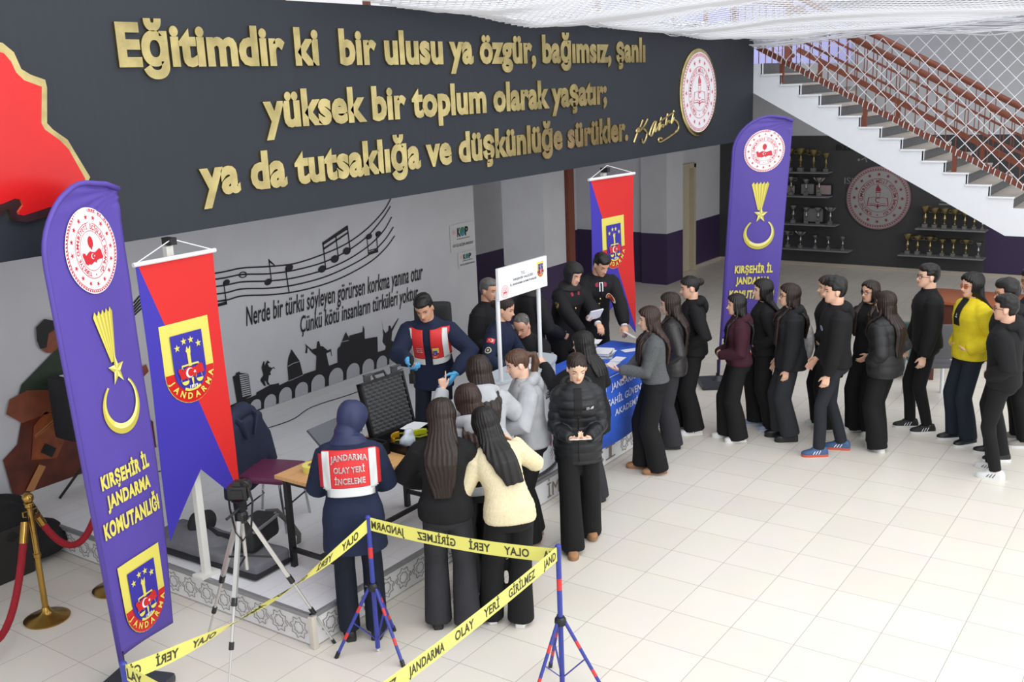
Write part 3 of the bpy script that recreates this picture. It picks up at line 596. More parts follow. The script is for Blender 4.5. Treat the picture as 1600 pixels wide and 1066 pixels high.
# ------------------------------------------------------------------ feather flags
PURF = M('flag_purple', (86, 68, 160), .6, var=.03)
YEL = M('flag_yellow', (226, 214, 100), .55); YEL2 = M('flag_yellow_shade', (196, 182, 74), .55); YEL3 = M('flag_yellow_light', (240, 234, 150), .55)
NAVY = M('print_blue', (52, 44, 158), .55)
def feather(loc, yaw, label, W, lean, SR, zb0, zb1, tp):
    t = thing('feather_flag', loc, label, 'flag', 'feather flags', yaw)
    # cloth in (u, z): pole edge on the left
    zt = 3.26
    def left(z): return -.02 if z < 2.86 else -.02+W*.66*(1-math.sqrt(max(0, 1-((z-2.86)/(zt-2.86))**2)))
    def cloth(u, z, d=0):
        b = .012*math.sin(7*u+1.3*z)+.018*math.sin(2.1*z+3*u)*u/W
        if z > 2.9: b += .006*math.sin(30*math.atan2(3.2-z, max(.02, W-u)))*(z-2.9)/.3*max(0, 1-((W-u)/W)**2)
        return (u+lean*z, b-d, z)
    mb = MB(); nu, nz_ = 30, 110; rows = []
    for j in range(nz_+1):
        q = 1-(1-j/nz_)**1.5; row = []
        for i in range(nu+1):
            p = i/nu
            zb = zb0+(zb1-zb0)*p
            z = zb+(zt-.003-zb)*q
            l = left(z); r = W-.02*abs(math.sin(q*6))*.4
            top = zt-.06*max(0, (p-.55)/.45)**1.5
            z = min(z, top); l = left(min(z, zt-.001)); r = W*(tp+(1-tp)*min(1, z/2.6))
            row.append(cloth(l+(r-l)*p, z))
        rows.append(row)
    mb.loft(rows, cap=False, closed=False)
    o = mb.build('cloth', PURF, t, smooth=180)
    so_ = o.modifiers.new('solid', 'SOLIDIFY'); so_.thickness = .003; so_.offset = 0
    pole = [(-.025, 0, .12), (-.025, 0, 2.82)]+[(left(z)-.008, cloth(left(z), z)[1], z+.004) for z in zt-.4+.4*np.sin(np.linspace(0, PI/2, 12))]+[(W*.85, 0, zt-.02), (W, 0, zt-.06)]
    pole = [(p[0]+lean*p[2], p[1], p[2]) for p in pole]
    MB().tube(pole, .016, 10).build('pole_sleeve', PURF, t, smooth=180)
    MB().tube([(-.025, 0, .05), (-.025, 0, .33)], .013, 10).tube([(-.025, 0, .05), (-.025, 0, .16)], .024, 10).build('spigot', BLACKM, t)
    MB().box((-.02, 0, .04), (.46, .42, .07), bevel=.03).lathe([(.09, .07), (.06, .10), (.03, .13)], (-.02, 0, 0)).build('base', M('grey_water_base', (52, 56, 64), .45), t)
    cx = W*.52
    sh = lambda u, v, d: cloth(u, v, d+.009)
    seal('int').moved(cx, 2.865, SR).place('seal', [PW, PR], t, sh)
    s = Flat()
    for k in range(5):   # comet tail
        a, b = -.105+.042*k, -.105+.042*(k+1); m_ = (a+b)/2
        f0, f1, fm = a*.22, b*.22, m_*.22
        s.poly([(cx-.02+a, 2.475), (cx-.02+m_, 2.505), (cx-.02+fm+.01, 2.17), (cx-.02+f0+.01, 2.17)], 0, 0)
        s.poly([(cx-.02+m_, 2.505), (cx-.02+b, 2.475), (cx-.02+f1+.01, 2.17), (cx-.02+fm+.01, 2.17)], 1, 0)
    st = [(cx+.005+(.085 if k % 2 == 0 else .034)*math.cos(PI/2+PI*k/5), 2.115+(.105 if k % 2 == 0 else .042)*math.sin(PI/2+PI*k/5)) for k in range(10)]
    for k in range(10): s.poly([(cx+.005, 2.115), st[k], st[(k+1) % 10]], 2 if k % 2 else 1, 1)
    oc = (cx, 1.885); R1, R2 = .185, .150
    O = [(oc[0]+R1*math.cos(a), oc[1]+R1*math.sin(a)) for a in np.linspace(math.radians(128), math.radians(412), 44)]
    I = [(oc[0]+.0+R2*math.cos(a), oc[1]+.028+R2*.96*math.sin(a)) for a in np.linspace(math.radians(408), math.radians(132), 44)]
    Mi = [((O[k][0]+I[43-k][0])/2, (O[k][1]+I[43-k][1])/2) for k in range(44)]
    for k in range(43):
        s.poly([O[k], O[k+1], Mi[k+1], Mi[k]], 1, 0); s.poly([Mi[k], Mi[k+1], I[42-k], I[43-k]], 2 if k > 14 else 0, 0)
    s.place('crescent_star', [YEL, YEL2, YEL3], t, sh, .003)
    wl = W*(tp+(1-tp)*.45); x0 = wl*.05; w = wl*.90
    for body, z0, z1, a, b in (('KIRŞEHİR İL', 1.385, 1.535, .10, .90), ('JANDARMA', 1.245, 1.365, .14, .86), ('KOMUTANLIĞI', 1.09, 1.235, .02, .98)):
        Flat().text(body, (x0+w*a, z0, x0+w*b, z1), 0, 0, .05).place('lettering', YEL, t, sh, .004)
    fine(shield().moved(W*(tp+(1-tp)*.22)*.52, .33, .53, .54)).place('shield', [YEL, RED, NAVY, PW], t, sh, .003)
    return t
feather((-3.22, 1.583, 0), math.radians(20), 'tall purple feather flag at the left front, beside the gold stanchion', .74, -.058, .26, .30, .23, .72)
feather((4.98, 1.13, 0), math.atan2(-.82, .571), 'tall purple feather flag in the background behind the queue, on a dark square base', .66, .055, .245, .60, .47, .92)

# ------------------------------------------------------------------ hanging pennants
PENR = M('pennant_red', (214, 34, 32), .6); PENB = M('pennant_blue', (58, 46, 168), .6); WPOLE = M('white_painted_wood', (224, 222, 216), .5)
def pennant(loc, yaw, label, w, h0, zt, notch, tipl, tipr, pole_dx, zpole0):
    t = thing('hanging_pennant', loc, label, 'pennant', 'swallowtail pennants', yaw)
    fn = lambda u, z, d=0: (u, -.03-d+.012*math.sin(3.0*z+u*4), z)
    outl = [(-w/2, zt), (w/2, zt), (w/2, tipr), (w/2-.03, tipr-.03), (.0, notch), (-w/2+.04, tipl-.02), (-w/2, tipl)]
    s = Flat(); nu, nv = 24, 60
    def zb(u): 
        q = (u+w/2)/w
        return tipl+(notch-tipl)*(q/.5) if q < .5 else notch+(tipr-notch)*((q-.5)/.5)
    o = 0
    for i in range(nu):
        for j in range(nv):
            ua, ub = -w/2+w*i/nu, -w/2+w*(i+1)/nu
            q = [(ua, zb(ua)+(zt-zb(ua))*j/nv), (ub, zb(ub)+(zt-zb(ub))*j/nv), (ub, zb(ub)+(zt-zb(ub))*(j+1)/nv), (ua, zb(ua)+(zt-zb(ua))*(j+1)/nv)]
            ln = lambda u, z: (u+w/2-.02)/(w-.04)-(zt-z)/(zt-tipr-.1)
            d = [ln(*p) for p in q]
            if min(d) >= 0 or max(d) <= 0: s.poly(q, 0 if min(d) >= 0 else 1)
            else:
                for sg, mi in ((1, 0), (-1, 1)):
                    P = []
                    for a in range(4):
                        b = (a+1) % 4
                        if d[a]*sg >= 0: P.append(q[a])
                        if d[a]*d[b] < 0:
                            k = d[a]/(d[a]-d[b]); P.append((q[a][0]+(q[b][0]-q[a][0])*k, q[a][1]+(q[b][1]-q[a][1])*k))
                    if len(P) >= 3: s.poly(P, mi)
    c = s.place('cloth', [PENR, PENB], t, fn, 0)
    so_ = c.modifiers.new('solid', 'SOLIDIFY'); so_.thickness = .002; so_.offset = -1
    fine(shield().moved(-.0, zt-1.03, .57, .585)).place('shield', [YEL, RED, NAVY, PW], t, fn, .004)
    MB().tube([(-w/2-.02, -.03, zt+.008), (w/2+.02, -.03, zt+.008)], .016, 10).build('top_bar', M('white_plastic', (232, 232, 236), .4), t)
    MB().tube([(-w/2, -.03, zt+.015), (pole_dx, -.01, zt+.135), (w/2, -.03, zt+.015)], .004, 6).build('cord', M('white_cord', (235, 235, 235), .6), t)
    MB().box((pole_dx, .045, (zpole0+2.74)/2), (.055, .045, 2.74-zpole0)).box((pole_dx, .045, zpole0+.012), (.17, .12, .022)).build('pole', WPOLE, t)
    MB().box((pole_dx, .02, 2.775), (.05, .1, .05)).build('clip', BLACKM, t)
    return t
pennant((-2.133, 2.08, 0), 0, 'red and blue swallowtail pennant on a white pole at the left edge of the stage', .645, 0, 2.655, 1.105, .66, .74, 0.0, STG)
pennant((3.61, 1.87, 0), math.atan2(-.138, .99), 'red and blue swallowtail pennant hanging behind the uniformed man at the blue table', .80, 0, 2.69, 1.23, 1.02, .82, -.06, 0)

# ------------------------------------------------------------------ tripod posts and barrier tape
PBLUE = M('post_blue', (52, 62, 150), .4); PRED = M('post_red', (205, 52, 52), .4)
def tape_post(loc, rz, label):
    t = thing('barrier_post', loc, label, 'barrier post', 'tripod barrier posts', rz)
    def banded(mb, a, b, r, bands):
        a = np.array(a, float); b = np.array(b, float); k = [0]+[q for bb in bands for q in bb]+[1]
        for i in range(len(k)-1): mb.mat(1 if i % 2 else 0).tube([a+(b-a)*k[i], a+(b-a)*k[i+1]], r, 10)
        return mb
    banded(MB(), (0, 0, .03), (0, 0, .985), .0165, [(.70, .78)]).build('pole', [PBLUE, PRED], t)
    MB().lathe([(.018, .98), (.02, .99), (.014, 1.0), (.004, 1.003)], n=12).build('cap', PBLUE, t)
    MB().lathe([(.032, .46), (.038, .475), (.036, .50), (.026, .515)], n=14).tube([(.03, 0, .49), (.055, 0, .50)], .009, 8).build('collar', BLACKM, t)
    MB().ball((0, 0, .012), .012).build('foot_tip', M('pale_plastic', (215, 210, 215), .4), t)
    for k in range(3):
        a = 2*PI*k/3; c, s = math.cos(a), math.sin(a)
        l = banded(MB(), (.03*c, .03*s, .48), (.275*c, .275*s, .02), .0115, [(.26, .36), (.66, .76)]).build('leg', [PBLUE, PRED], t)
        MB().tube([(.265*c, .265*s, .042), (.285*c, .285*s, .0)], .015, 8).build('rubber_foot', BLACKM, l)
        MB().bar((.012*c, .012*s, .10), (.155*c, .155*s, .245), .012, .006).build('brace', PBLUE, t)
    return t
T1, T2, T3, T4 = (-1.973, .569), (-1.715, -.759), (-3.958, .399), (-3.93, -.80)
a1 = math.atan2(.789-.569, -2.219+1.973)
tape_post((*T1, 0), a1, 'blue and red tripod post in front of the officer seen from behind')
tape_post((*T2, 0), math.atan2(-.525+.759, -1.509+1.715), 'blue and red tripod post in the open floor, nearest the middle')
tape_post((*T3, 0), .3, 'blue and red tripod post at the lower left, mostly below the picture edge')
tape_post((*T4, 0), .9, 'blue and red tripod post closing the nearest corner of the taped square')
TAPE = M('tape_yellow', (232, 226, 116), .4); TINK = M('tape_ink', (60, 60, 34), .5)
tp = thing('barrier_tape', (-2.9, -.1, .93), 'yellow crime scene tape strung around the four tripod posts', 'tape'); to = np.array((-2.9, -.1, .93))
def tape_span(a, b, name, start, za=.93, zb=.93, twist=None, outward=1, sag=.03):
    a3 = np.array((*a, za)); b3 = np.array((*b, zb)); L = np.linalg.norm(b3-a3); d = (b3-a3)/L; h = .047
    side = nz(np.cross(d, (0, 0, 1)))*outward
    def at(s, v, dd=0):
        q = s/L; p = a3+d*s; p = p+np.array((0, 0, -sag*4*q*(1-q)))
        an = twist(q) if twist else 0
        up = np.array((0, 0, 1.))*math.cos(an)+side*math.sin(an); nn = side*math.cos(an)-np.array((0, 0, 1.))*math.sin(an)
        return p+up*v+nn*(.018*0+dd)
    rows = [[at(L*i/40, v)-to for v in np.linspace(-h, h, 5)] for i in range(41)]
    o = MB().loft(rows, cap=False, closed=False).build('tape_span', TAPE, tp, smooth=180)
    words = [('OLAY', .17), ('YERİ', .15), ('GİRİLMEZ', .28), ('JANDARMA', .29)]; gap = .095; p = start
    x = 0; w = -start
    k = 0; cur = -start
    while cur < L:
        wd, wl = words[k % 4]; s = Flat()
        V, F = glyphs(wd, .028, 0); aa = V.min(0); bb = V.max(0)
        for f in F:
            P = [((cur+(V[i][0]-aa[0])/(bb[0]-aa[0])*wl), -.027+(V[i][1]-0)/.72*.054) for i in f]
            if min(q[0] for q in P) > .02 and max(q[0] for q in P) < L-.02: s.poly(P)
        cur += wl+gap; k += 1
        if not s.f: continue
        for sg in (1, -1): s.place('lettering', TINK, o, lambda u, v, dd: at(u, v, sg*.0016)-to)
    return o
# reading direction runs T4 -> T2 -> T1 -> T3
tape_span(T4, T2, 'front', .11, .915, .945)
tape_span(T2, T1, 'right', 1.075, .925, .945)
tape_span(T1, T3, 'back', 1.158, .935, .93, twist=lambda q: -1.22*math.exp(-((q-.50)/.24)**2), sag=.10)
tape_span(T3, T4, 'left', .03, .95, .93)

# ------------------------------------------------------------------ camera on tripod
SIL = M('silver_tube', (200, 198, 194), .35, .6); BLK2 = M('camera_black', (28, 28, 30), .35)
ct = (-2.47, 1.23); head = (-2.47, 1.23, 1.13)
tr = thing('camera_tripod', (*ct, 0), 'silver camera tripod standing before the left corner of the stage', 'tripod')
for f in ((-2.503, 1.715, 0), (-2.049, .907, 0), (-2.853, 1.068, 0)):
    f = np.array(f)-np.array((*ct, 0)); a = np.array((f[0]*.08, f[1]*.08, 1.02)); d = f-a
    l = MB().bar(a, a+d*.48, .028, .026).tube([a+d*.40, a+d*.74], .0105, 8).tube([a+d*.70, a+d*.985], .0075, 8).build('leg', SIL, tr)
    for q0, q1, rr_ in ((.45, .50, .02), (.71, .755, .017), (.97, 1, .012)): MB().tube([a+d*q0, a+d*q1], rr_, 8).build('leg_lock', BLK2, l)
    MB().bar((0, 0, .76), a+d*.30, .008, .012).build('spreader', BLK2, tr)
MB().tube([(0, 0, .66), (0, 0, 1.12)], .0125, 10).build('center_column', SIL, tr)
MB().lathe([(.03, 1.0), (.045, 1.02), (.045, 1.06), (.03, 1.08)], n=14).box((0, 0, 1.115), (.06, .07, .06), bevel=.008).tube([(-.02, -.03, 1.12), (-.16, -.05, 1.09)], .009, 8).box((0, 0, 1.152), (.08, .07, .012)).build('pan_head', BLK2, tr)
cm = thing('camera', (ct[0], ct[1], 1.16), 'black camera with a lens and hanging strap on the silver tripod', 'camera', None, math.radians(-62))
MB().box((0, 0, .055), (.135, .07, .09), bevel=.012).box((0, .0, .115), (.055, .06, .035), bevel=.01).box((-.052, .02, .05), (.03, .045, .085), bevel=.008).build('body', BLK2, cm)
MB().lathe([(.036, 0), (.038, .02), (.036, .05), (.04, .055), (.04, .10), (.034, .10), (.034, .09), (.0, .085)], (0, .035, .055), 18, Rx(-PI/2)).build('lens', BLK2, cm)
MB().box((0, -.037, .05), (.08, .006, .055)).build('screen', M('dark_glass', (20, 22, 26), .1), cm)
MB().tube([(.07, -.005, .09), (.10, -.03, .0), (.085, -.06, -.17), (.03, -.085, -.255), (-.02, -.07, -.20), (-.06, -.03, -.05), (-.075, 0, .08)], [.016]*7, 8, flat=.2, up=(0, 1, 0)).build('strap', M('strap_black', (34, 30, 32), .7), cm)

# ------------------------------------------------------------------ wooden table with forensic kit
WOOD = M('beech_top', (214, 166, 110), .4, var=.10, scale=6, stretch=(1, 12, 1))
tb = thing('wooden_table', (-1.03, 1.36, STG), 'wooden topped table with black metal legs behind the officer in the red vest', 'table')
MB().box((0, 0, .735), (1.46, .68, .03), bevel=.006).build('tabletop', WOOD, tb)
MB().box((0, .29, .695), (1.34, .025, .05)).box((0, -.29, .695), (1.34, .025, .05)).box((-.66, 0, .695), (.025, .58, .05)).box((.66, 0, .695), (.025, .58, .05)).build('apron', BLACKM, tb, smooth=0)
for sx in (-1, 1):
    for sy in (-1, 1): MB().box((sx*.66, sy*.29, .36), (.04, .04, .72)).build('leg', BLACKM, tb, smooth=0)
    MB().box((sx*.66, 0, .14), (.03, .55, .03)).build('stretcher', BLACKM, tb, smooth=0)
MB().box((0, .0, .14), (1.3, .03, .03)).build('stretcher', BLACKM, tb, smooth=0)
TT = STG+.75
CASEB = M('case_black', (24, 24, 26), .35, bump=.1); FOAM = M('foam_grey', (70, 72, 74), .9)
def tray(mb, w, d, h, th=.02, z=0):
    mb.box((0, 0, z+th/2), (w, d, th))
    for sx in (-1, 1): mb.box((sx*(w-th)/2, 0, z+h/2), (th, d, h)).box((0, sx*(d-th)/2, z+h/2), (w, th, h))
    return mb
cs = thing('equipment_case', (-.71, 1.25, TT), 'open black equipment case with an egg-foam lid on the wooden table', 'case', None, math.radians(-4))
tray(MB(), .48, .40, .075).build('shell', CASEB, cs, smooth=0)
LT = Rx(math.radians(-14))
def lidp(p): return LT @ np.array(p, float)+np.array((0, .2, .07))
lid = MB(); tray(lid, .48, .44, .05)
lid.xf(lambda p: lidp((p[0], .035-p[2]+.0, p[1]+.22))); lido = lid.build('lid', CASEB, cs, smooth=0)
rows = []
for j in range(57):
    rows.append([lidp((-.215+.43*i/56, -.004-.020*max(0, (math.sin(i*PI/4)*math.sin(j*PI/4)))-.010*abs(math.sin(i*PI/4)*math.sin(j*PI/4)), .015+.41*j/56)) for i in range(57)])
MB().loft(rows, cap=False, closed=False).build('egg_foam', FOAM, lido)
lt = MB()
for x in (-.15, .15):
    lt.box((x, -.205, .06), (.06, .02, .04))
    q = lidp((x, .0, .45)); lt.box(q+np.array((0, 0, .02)), (.07, .012, .05)).box(q+np.array((0, -.02, .05)), (.09, .04, .01))
lt.build('latch', M('chrome', (170, 172, 176), .2, 1), cs)
MB().tube([lidp((-.06, .0, .44)), lidp((-.06, .02, .48)), lidp((.06, .02, .48)), lidp((.06, .0, .44))], .012, 8).build('handle', CASEB, cs)
bb = MB(); bb.ball((0, 0, .03), (.17, .13, .05)); rr = remesh(bb, .012, 2); V = get_v(rr); V += get_n(rr)*(.018*waves(V, 40, 3))[:, None]; set_v(rr, V)
GL = M('yellow_goggle', (196, 200, 40), .12); AMB = M('amber_goggle', (176, 130, 20), .12); CLR = M('clear_plastic', (196, 204, 214), .15)
def goggles(loc, rz, label, mt):
    g = thing('safety_goggles', loc, label, 'goggles', None, rz)
    rows = [[(.085*math.sin(a), .05*math.cos(a)-.02, z) for a in np.linspace(-1.5, 1.5, 15)] for z in (0, .02, .045, .06)]
    q = MB().loft(rows, cap=False, closed=False).build('lens', mt, g, smooth=180); m_ = q.modifiers.new('s', 'SOLIDIFY'); m_.thickness = .004
    MB().tube([(-.085, -.02, .04), (-.08, -.07, .045), (-.04, -.10, .04), (.04, -.10, .04), (.08, -.07, .045), (.085, -.02, .04)], .006, 6).build('strap', M('goggle_strap', (150, 160, 30), .5), g)
goggles((-.82, 1.33, TT+.03), .5, 'amber safety goggles lying in the open equipment case by the lid', AMB)
goggles((-.66, 1.24, TT+.03), -.3, 'yellow-green safety goggles in the front of the open equipment case', GL)
pl = remesh(MB().ball((0, 0, .05), (.075, .05, .055)).ball((.02, 0, .10), (.05, .035, .04)), .009, 2); V = get_v(pl); V += get_n(pl)*(.012*waves(V, 60, 5))[:, None]; set_v(pl, V); pl.materials.append(CLR); shade(pl, 180)
o = link('plastic_bag', pl); o.location = (-.84, 1.18, TT+.025); tag(o, 'crumpled clear plastic bag in the open equipment case', 'bag')
PAPER = M('paper_white', (236, 236, 240), .6)
def sheet(loc, rz, w, d, label, cat='paper', name='paper_sheet', th=.002, m=None, group=None, tilt=0, par=None):
    o = MB().box((0, 0, th/2), (w, d, th)).build(name, m or PAPER, None, smooth=0)
    o.location = loc; o.rotation_euler = (tilt, 0, rz); return tag(o, label, cat, group)
sheet((-.56, 1.35, TT+.08), .2, .20, .15, 'white paper lying over the right side of the open equipment case')
c2 = thing('equipment_case', (-1.20, 1.40, TT), 'low black case with grey padded lid beside the officer seen from behind', 'case', None, .05)
tray(MB(), .42, .34, .10).build('shell', CASEB, c2, smooth=0)
q = MB().box((0, .17, .16), (.34, .02, .20)); q.xf(lambda p: np.array((p[0], .17, .10))+Rx(-.85) @ (np.array(p)-np.array((p[0], .17, .06)))); q.build('lid', M('grey_lid', (86, 88, 96), .6), c2, smooth=0)
sheet((-1.14, 1.38, TT+.10), .4, .12, .09, 'small white card on the low black case')
def tape_roll(loc, label, r0=.038, r1=.085, h=.05):
    t = thing('tape_roll', loc, label, 'tape roll')
    MB().lathe([(r1, 0), (r1, h), (r0+.006, h), (r0+.006, 0), (r1, 0)], n=32).build('tape', TAPE, t)
    MB().lathe([(r0+.006, 0), (r0+.006, h), (r0, h), (r0, 0), (r0+.006, 0)], n=32).build('core', M('cardboard', (176, 148, 112), .8), t)
tape_roll((-1.545, 1.50, TT), 'yellow tape roll lying on the left end of the wooden table')
tape_roll((-1.42, 1.45, TT+.05), 'taller stacked yellow tape roll next to the vest of the officer', h=.06)
tape_roll((-1.42, 1.45, TT), 'lowest yellow tape roll under the taller one on the wooden table')
for k in range(4): sheet((-1.60+.012*k, 1.335-.006*k, TT+.003*k), .5+.12*k, .14, .10, ['lowest white card of the spread stack on the left of the wooden table', 'second lowest white card of the spread stack on the wooden table', 'second highest white card of the spread stack on the wooden table', 'topmost white card of the spread stack on the left of the wooden table'][k], 'card', 'information_card', group='cards on the wooden table')
tag(MB().box((0, 0, .03), (.13, .09, .06), bevel=.004).build('small_box', M('teal_box', (32, 58, 62), .5)), 'small dark teal box at the front of the wooden table', 'box').location = (-1.42, 1.22, TT)

# ------------------------------------------------------------------ maroon chair with jacket
MAR = M('maroon_vinyl', (110, 48, 82), .4)
ch = thing('padded_chair', (-1.17, 2.42, STG), 'maroon padded chair with chrome legs left of the wooden table', 'chair', None, math.radians(200))
MB().box((0, 0, .445), (.44, .43, .06), bevel=.028).build('seat', MAR, ch)
MB().box((0, -.235, .72), (.42, .04, .38), bevel=.019).build('backrest', MAR, ch)
CHR = M('chrome_tube', (190, 190, 194), .18, 1)
for sx in (-1, 1):
    MB().tube([(sx*.19, .17, .43), (sx*.215, .21, .0)], .011, 8).build('leg', CHR, ch)
    MB().tube([(sx*.19, -.17, .43), (sx*.215, -.24, .0)], .011, 8).build('leg', CHR, ch)
    MB().tube([(sx*.19, -.15, .43), (sx*.2, -.24, .50), (sx*.2, -.25, .88)], .011, 8).build('back_tube', CHR, ch)
MB().tube([(-.2, -.2, .16), (.2, -.2, .16)], .008, 8).build('stretcher', CHR, ch); MB().tube([(-.2, .19, .2), (.2, .19, .2)], .008, 8).build('stretcher', CHR, ch)
NAVYC = M('navy_cloth', (34, 42, 66), .8, bump=.15, bscale=200)
jb = MB(); jb.loft([[(.27*sx*(1+.05*math.sin(z*9)), y, z) for sx, y in ((-1, -.30), (-.5, -.33), (.5, -.33), (1, -.30), (1.02, -.22), (.9, -.17), (.35, -.18), (-.35, -.18), (-.9, -.17), (-1.02, -.22))] for z in (.28, .4, .6, .8, .88)])
jb.tube([(-.22, -.25, .88), (-.1, -.25, .95), (.1, -.25, .95), (.22, -.25, .88)], [.05, .065, .065, .05], 10)
for s_ in (-1, 1): jb.tube([(s_*.22, -.25, .86), (s_*.31, -.20, .66), (s_*.31, -.15, .42)], [.06, .06, .05], 10)
jm = remesh(jb, .014, 4); V = get_v(jm); V += get_n(jm)*(.010*waves(V, 26, 9, (1, 1, .5)))[:, None]; set_v(jm, V); jm.materials.append(NAVYC); shade(jm, 180)
jk = thing('jacket', (-1.17, 2.42, STG), 'dark navy jacket draped over the back of the maroon chair', 'jacket', None, math.radians(200))
link('body', jm, jk)
MB().tube([(-.12, -.25, .95), (-.13, -.16, .9), (-.06, -.155, .74)], [.03, .03, .015], 8, flat=.5).tube([(.12, -.25, .95), (.13, -.16, .9), (.06, -.155, .74)], [.03, .03, .015], 8, flat=.5).build('collar', NAVYC, jk)

# ------------------------------------------------------------------ bags on the stage
GREYB = M('bag_grey', (112, 112, 118), .8, var=.08, scale=20); BLKB = M('bag_black', (34, 34, 37), .75)
bg = thing('backpack', (-1.86, 2.32, STG), 'long grey and black padded bag lying flat on the stage behind the white pole', 'bag', None, math.radians(-88))
def soft(mb, vox, amp, freq, seed, it=4):
    m_ = remesh(mb, vox, it); V = get_v(m_); V += get_n(m_)*(amp*waves(V, freq, seed))[:, None]; set_v(m_, V); shade(m_, 180); return m_
m_ = soft(MB().box((0, 0, .07), (1.22, .36, .11), bevel=.03).ball((-.2, .0, .11), (.36, .15, .08)), .014, .006, 22, 4); m_.materials.append(GREYB); link('body', m_, bg)
m_ = soft(MB().box((0, -.01, .03), (1.25, .385, .05), bevel=.02), .014, .003, 20, 5); m_.materials.append(BLKB); link('base_panel', m_, bg)
MB().tube([(-.30, .12, .12), (-.18, .05, .19), (.02, .0, .175), (.2, .08, .13)], .03, 8, flat=.35).build('shoulder_strap', BLKB, bg)
MB().tube([(-.38, .0, .11), (-.32, -.06, .15), (-.26, -.12, .11)], .014, 8).build('grab_handle', BLKB, bg)
b2 = thing('shoulder_bag', (-1.74, 2.0, STG+.13), 'black shoulder bag lying on the grey backpack beneath the camera tripod', 'bag', None, math.radians(18))
m_ = soft(MB().box((0, 0, .10), (.40, .20, .19), bevel=.04), .012, .005, 25, 6); m_.materials.append(BLKB); link('body', m_, b2)
MB().box((0, -.085, .17), (.36, .06, .015)).tube([(-.19, -.08, .16), (.19, -.08, .18)], .008, 6).build('zip', M('bag_zip', (120, 120, 122), .5), b2)
MB().tube([(.2, .02, .17), (.30, -.02, .14), (.37, -.10, .0), (.30, -.20, -.05), (.2, -.25, -.07)], .022, 8, flat=.25).build('strap', M('strap_grey', (96, 94, 92), .8), b2)
m_ = soft(MB().ball((0, 0, .10), (.13, .09, .11)), .012, .012, 30, 7); m_.materials.append(BLKB); o = link('black_pouch', m_); o.location = (-1.80, 2.55, STG+.10); tag(o, 'black pouch bunched behind the white pole on the grey backpack', 'pouch')

# ------------------------------------------------------------------ promotion stand
PLAS = M('white_panel', (226, 229, 234), .4)
ps = thing('promotion_stand', (.72, 1.16, STG), 'white promotion counter with a header board on two poles at the stage front', 'promotion stand')
rows = []
for z in np.linspace(.06, 1.0, 8): rows.append([(1.04*q-.52, -.17*math.sin(PI*q)**.6, z) for q in np.linspace(0, 1, 25)]+[(.52, .16, z), (-.52, .16, z)])
MB().loft(rows).build('counter', PLAS, ps, smooth=30)
MB().loft([[(x*1.06, y*1.06, z) for x, y, _ in rows[0]] for z in (1.0, 1.025)]).build('countertop', M('counter_top', (196, 204, 212), .3), ps)
MB().loft([[(x*1.02, y*1.02, z) for x, y, _ in rows[0]] for z in (.03, .062)]).build('base', M('dark_base', (58, 60, 64), .5), ps)
for q in (-.42, .42): MB().ball((q, -.05, .018), .02).ball((q, .12, .018), .02).build('caster', BLACKM, ps)
for dx in (-.43, .19): MB().tube([(dx, -.08, 1.02), (dx, -.08, 1.80)], .019, 12).build('pole', PLAS, ps)
MB().box((-.095, -.11, 1.87), (.74, .025, .27)).build('header_board', M('header_white', (236, 238, 242), .35), ps, smooth=0)
hf = lambda u, v, d: (u-.1, -.1225-d, v)
seal('int').moved(-.28, 1.80, .055).place('print_seal', [PW, PR], ps, hf)
shield().moved(.27, 1.835, .14, .135).place('print_shield', [YEL, RED, NAVY, PW], ps, hf)
Flat().text('T.C.', (-.03, 1.905, .03, 1.93)).text('KIRŞEHİR VALİLİĞİ', (-.15, 1.865, .15, 1.893)).text('İL JANDARMA KOMUTANLIĞI', (-.20, 1.825, .20, 1.853)).place('print_text', PK, ps, hf)
cf = lambda u, v, d: (u, -.17*math.sin(PI*(u+.52)/1.04)**.6-d-.001, v)
Flat().text('ETLE', (.16, .80, .32, .86), bold=.03).text('LEKKEM', (.13, .72, .36, .78), bold=.03).place('print_text', PK, ps, cf)
PKP = M('print_pink', (214, 90, 130), .5)
s = Flat()
for k, r in enumerate((.20, .235, .27)): s.line([(.12+r*math.sin(a), .38-r*math.cos(a)) for a in np.linspace(.3, 2.6, 24)], .007, 1 if k < 2 else 0, 0)
s.line([(.20+.02*math.sin(5*a), .25+.2*a) for a in np.linspace(0, 1.3, 14)], .035, 0, 1); s.place('print_swirl', [PKP, PK], ps, cf)

# ------------------------------------------------------------------ blue information table
BLUEC = M('blue_cloth', (46, 92, 200), .7, var=.10, scale=14)
bt = thing('information_table', (2.12, 1.15, STG), 'folding table under the blue printed cloth at the right of the stage', 'table')
MB().box((0, 0, .735), (1.50, .66, .03)).build('tabletop', M('grey_table', (150, 150, 152), .5), bt, smooth=0)
for sx in (-1, 1):
    for sy in (-1, 1): MB().box((sx*.7, sy*.28, .36), (.03, .03, .72)).build('leg', BLACKM, bt, smooth=0)
cl = thing('tablecloth', (2.12, 1.15, STG), 'bright blue cloth with white lettering covering the information table', 'tablecloth')
rows = []
def drape(x, z): return .010*math.sin(x*9+1)*(0.755-z)/.7
prof = [(.34, .10), (.345, .4), (.345, .70), (.335, .752), (.30, .756), (0, .756), (-.30, .756), (-.335, .752), (-.345, .70), (-.347, .4), (-.35, .06)]
for y, z in prof: rows.append([(x, y+(drape(x, z)*(1 if abs(y) > .33 else 0)), z+.004) for x in np.linspace(-.77, .77, 50)])
q = MB().loft(rows, cap=False, closed=False).build('cloth', BLUEC, cl, smooth=60); m_ = q.modifiers.new('s', 'SOLIDIFY'); m_.thickness = .003
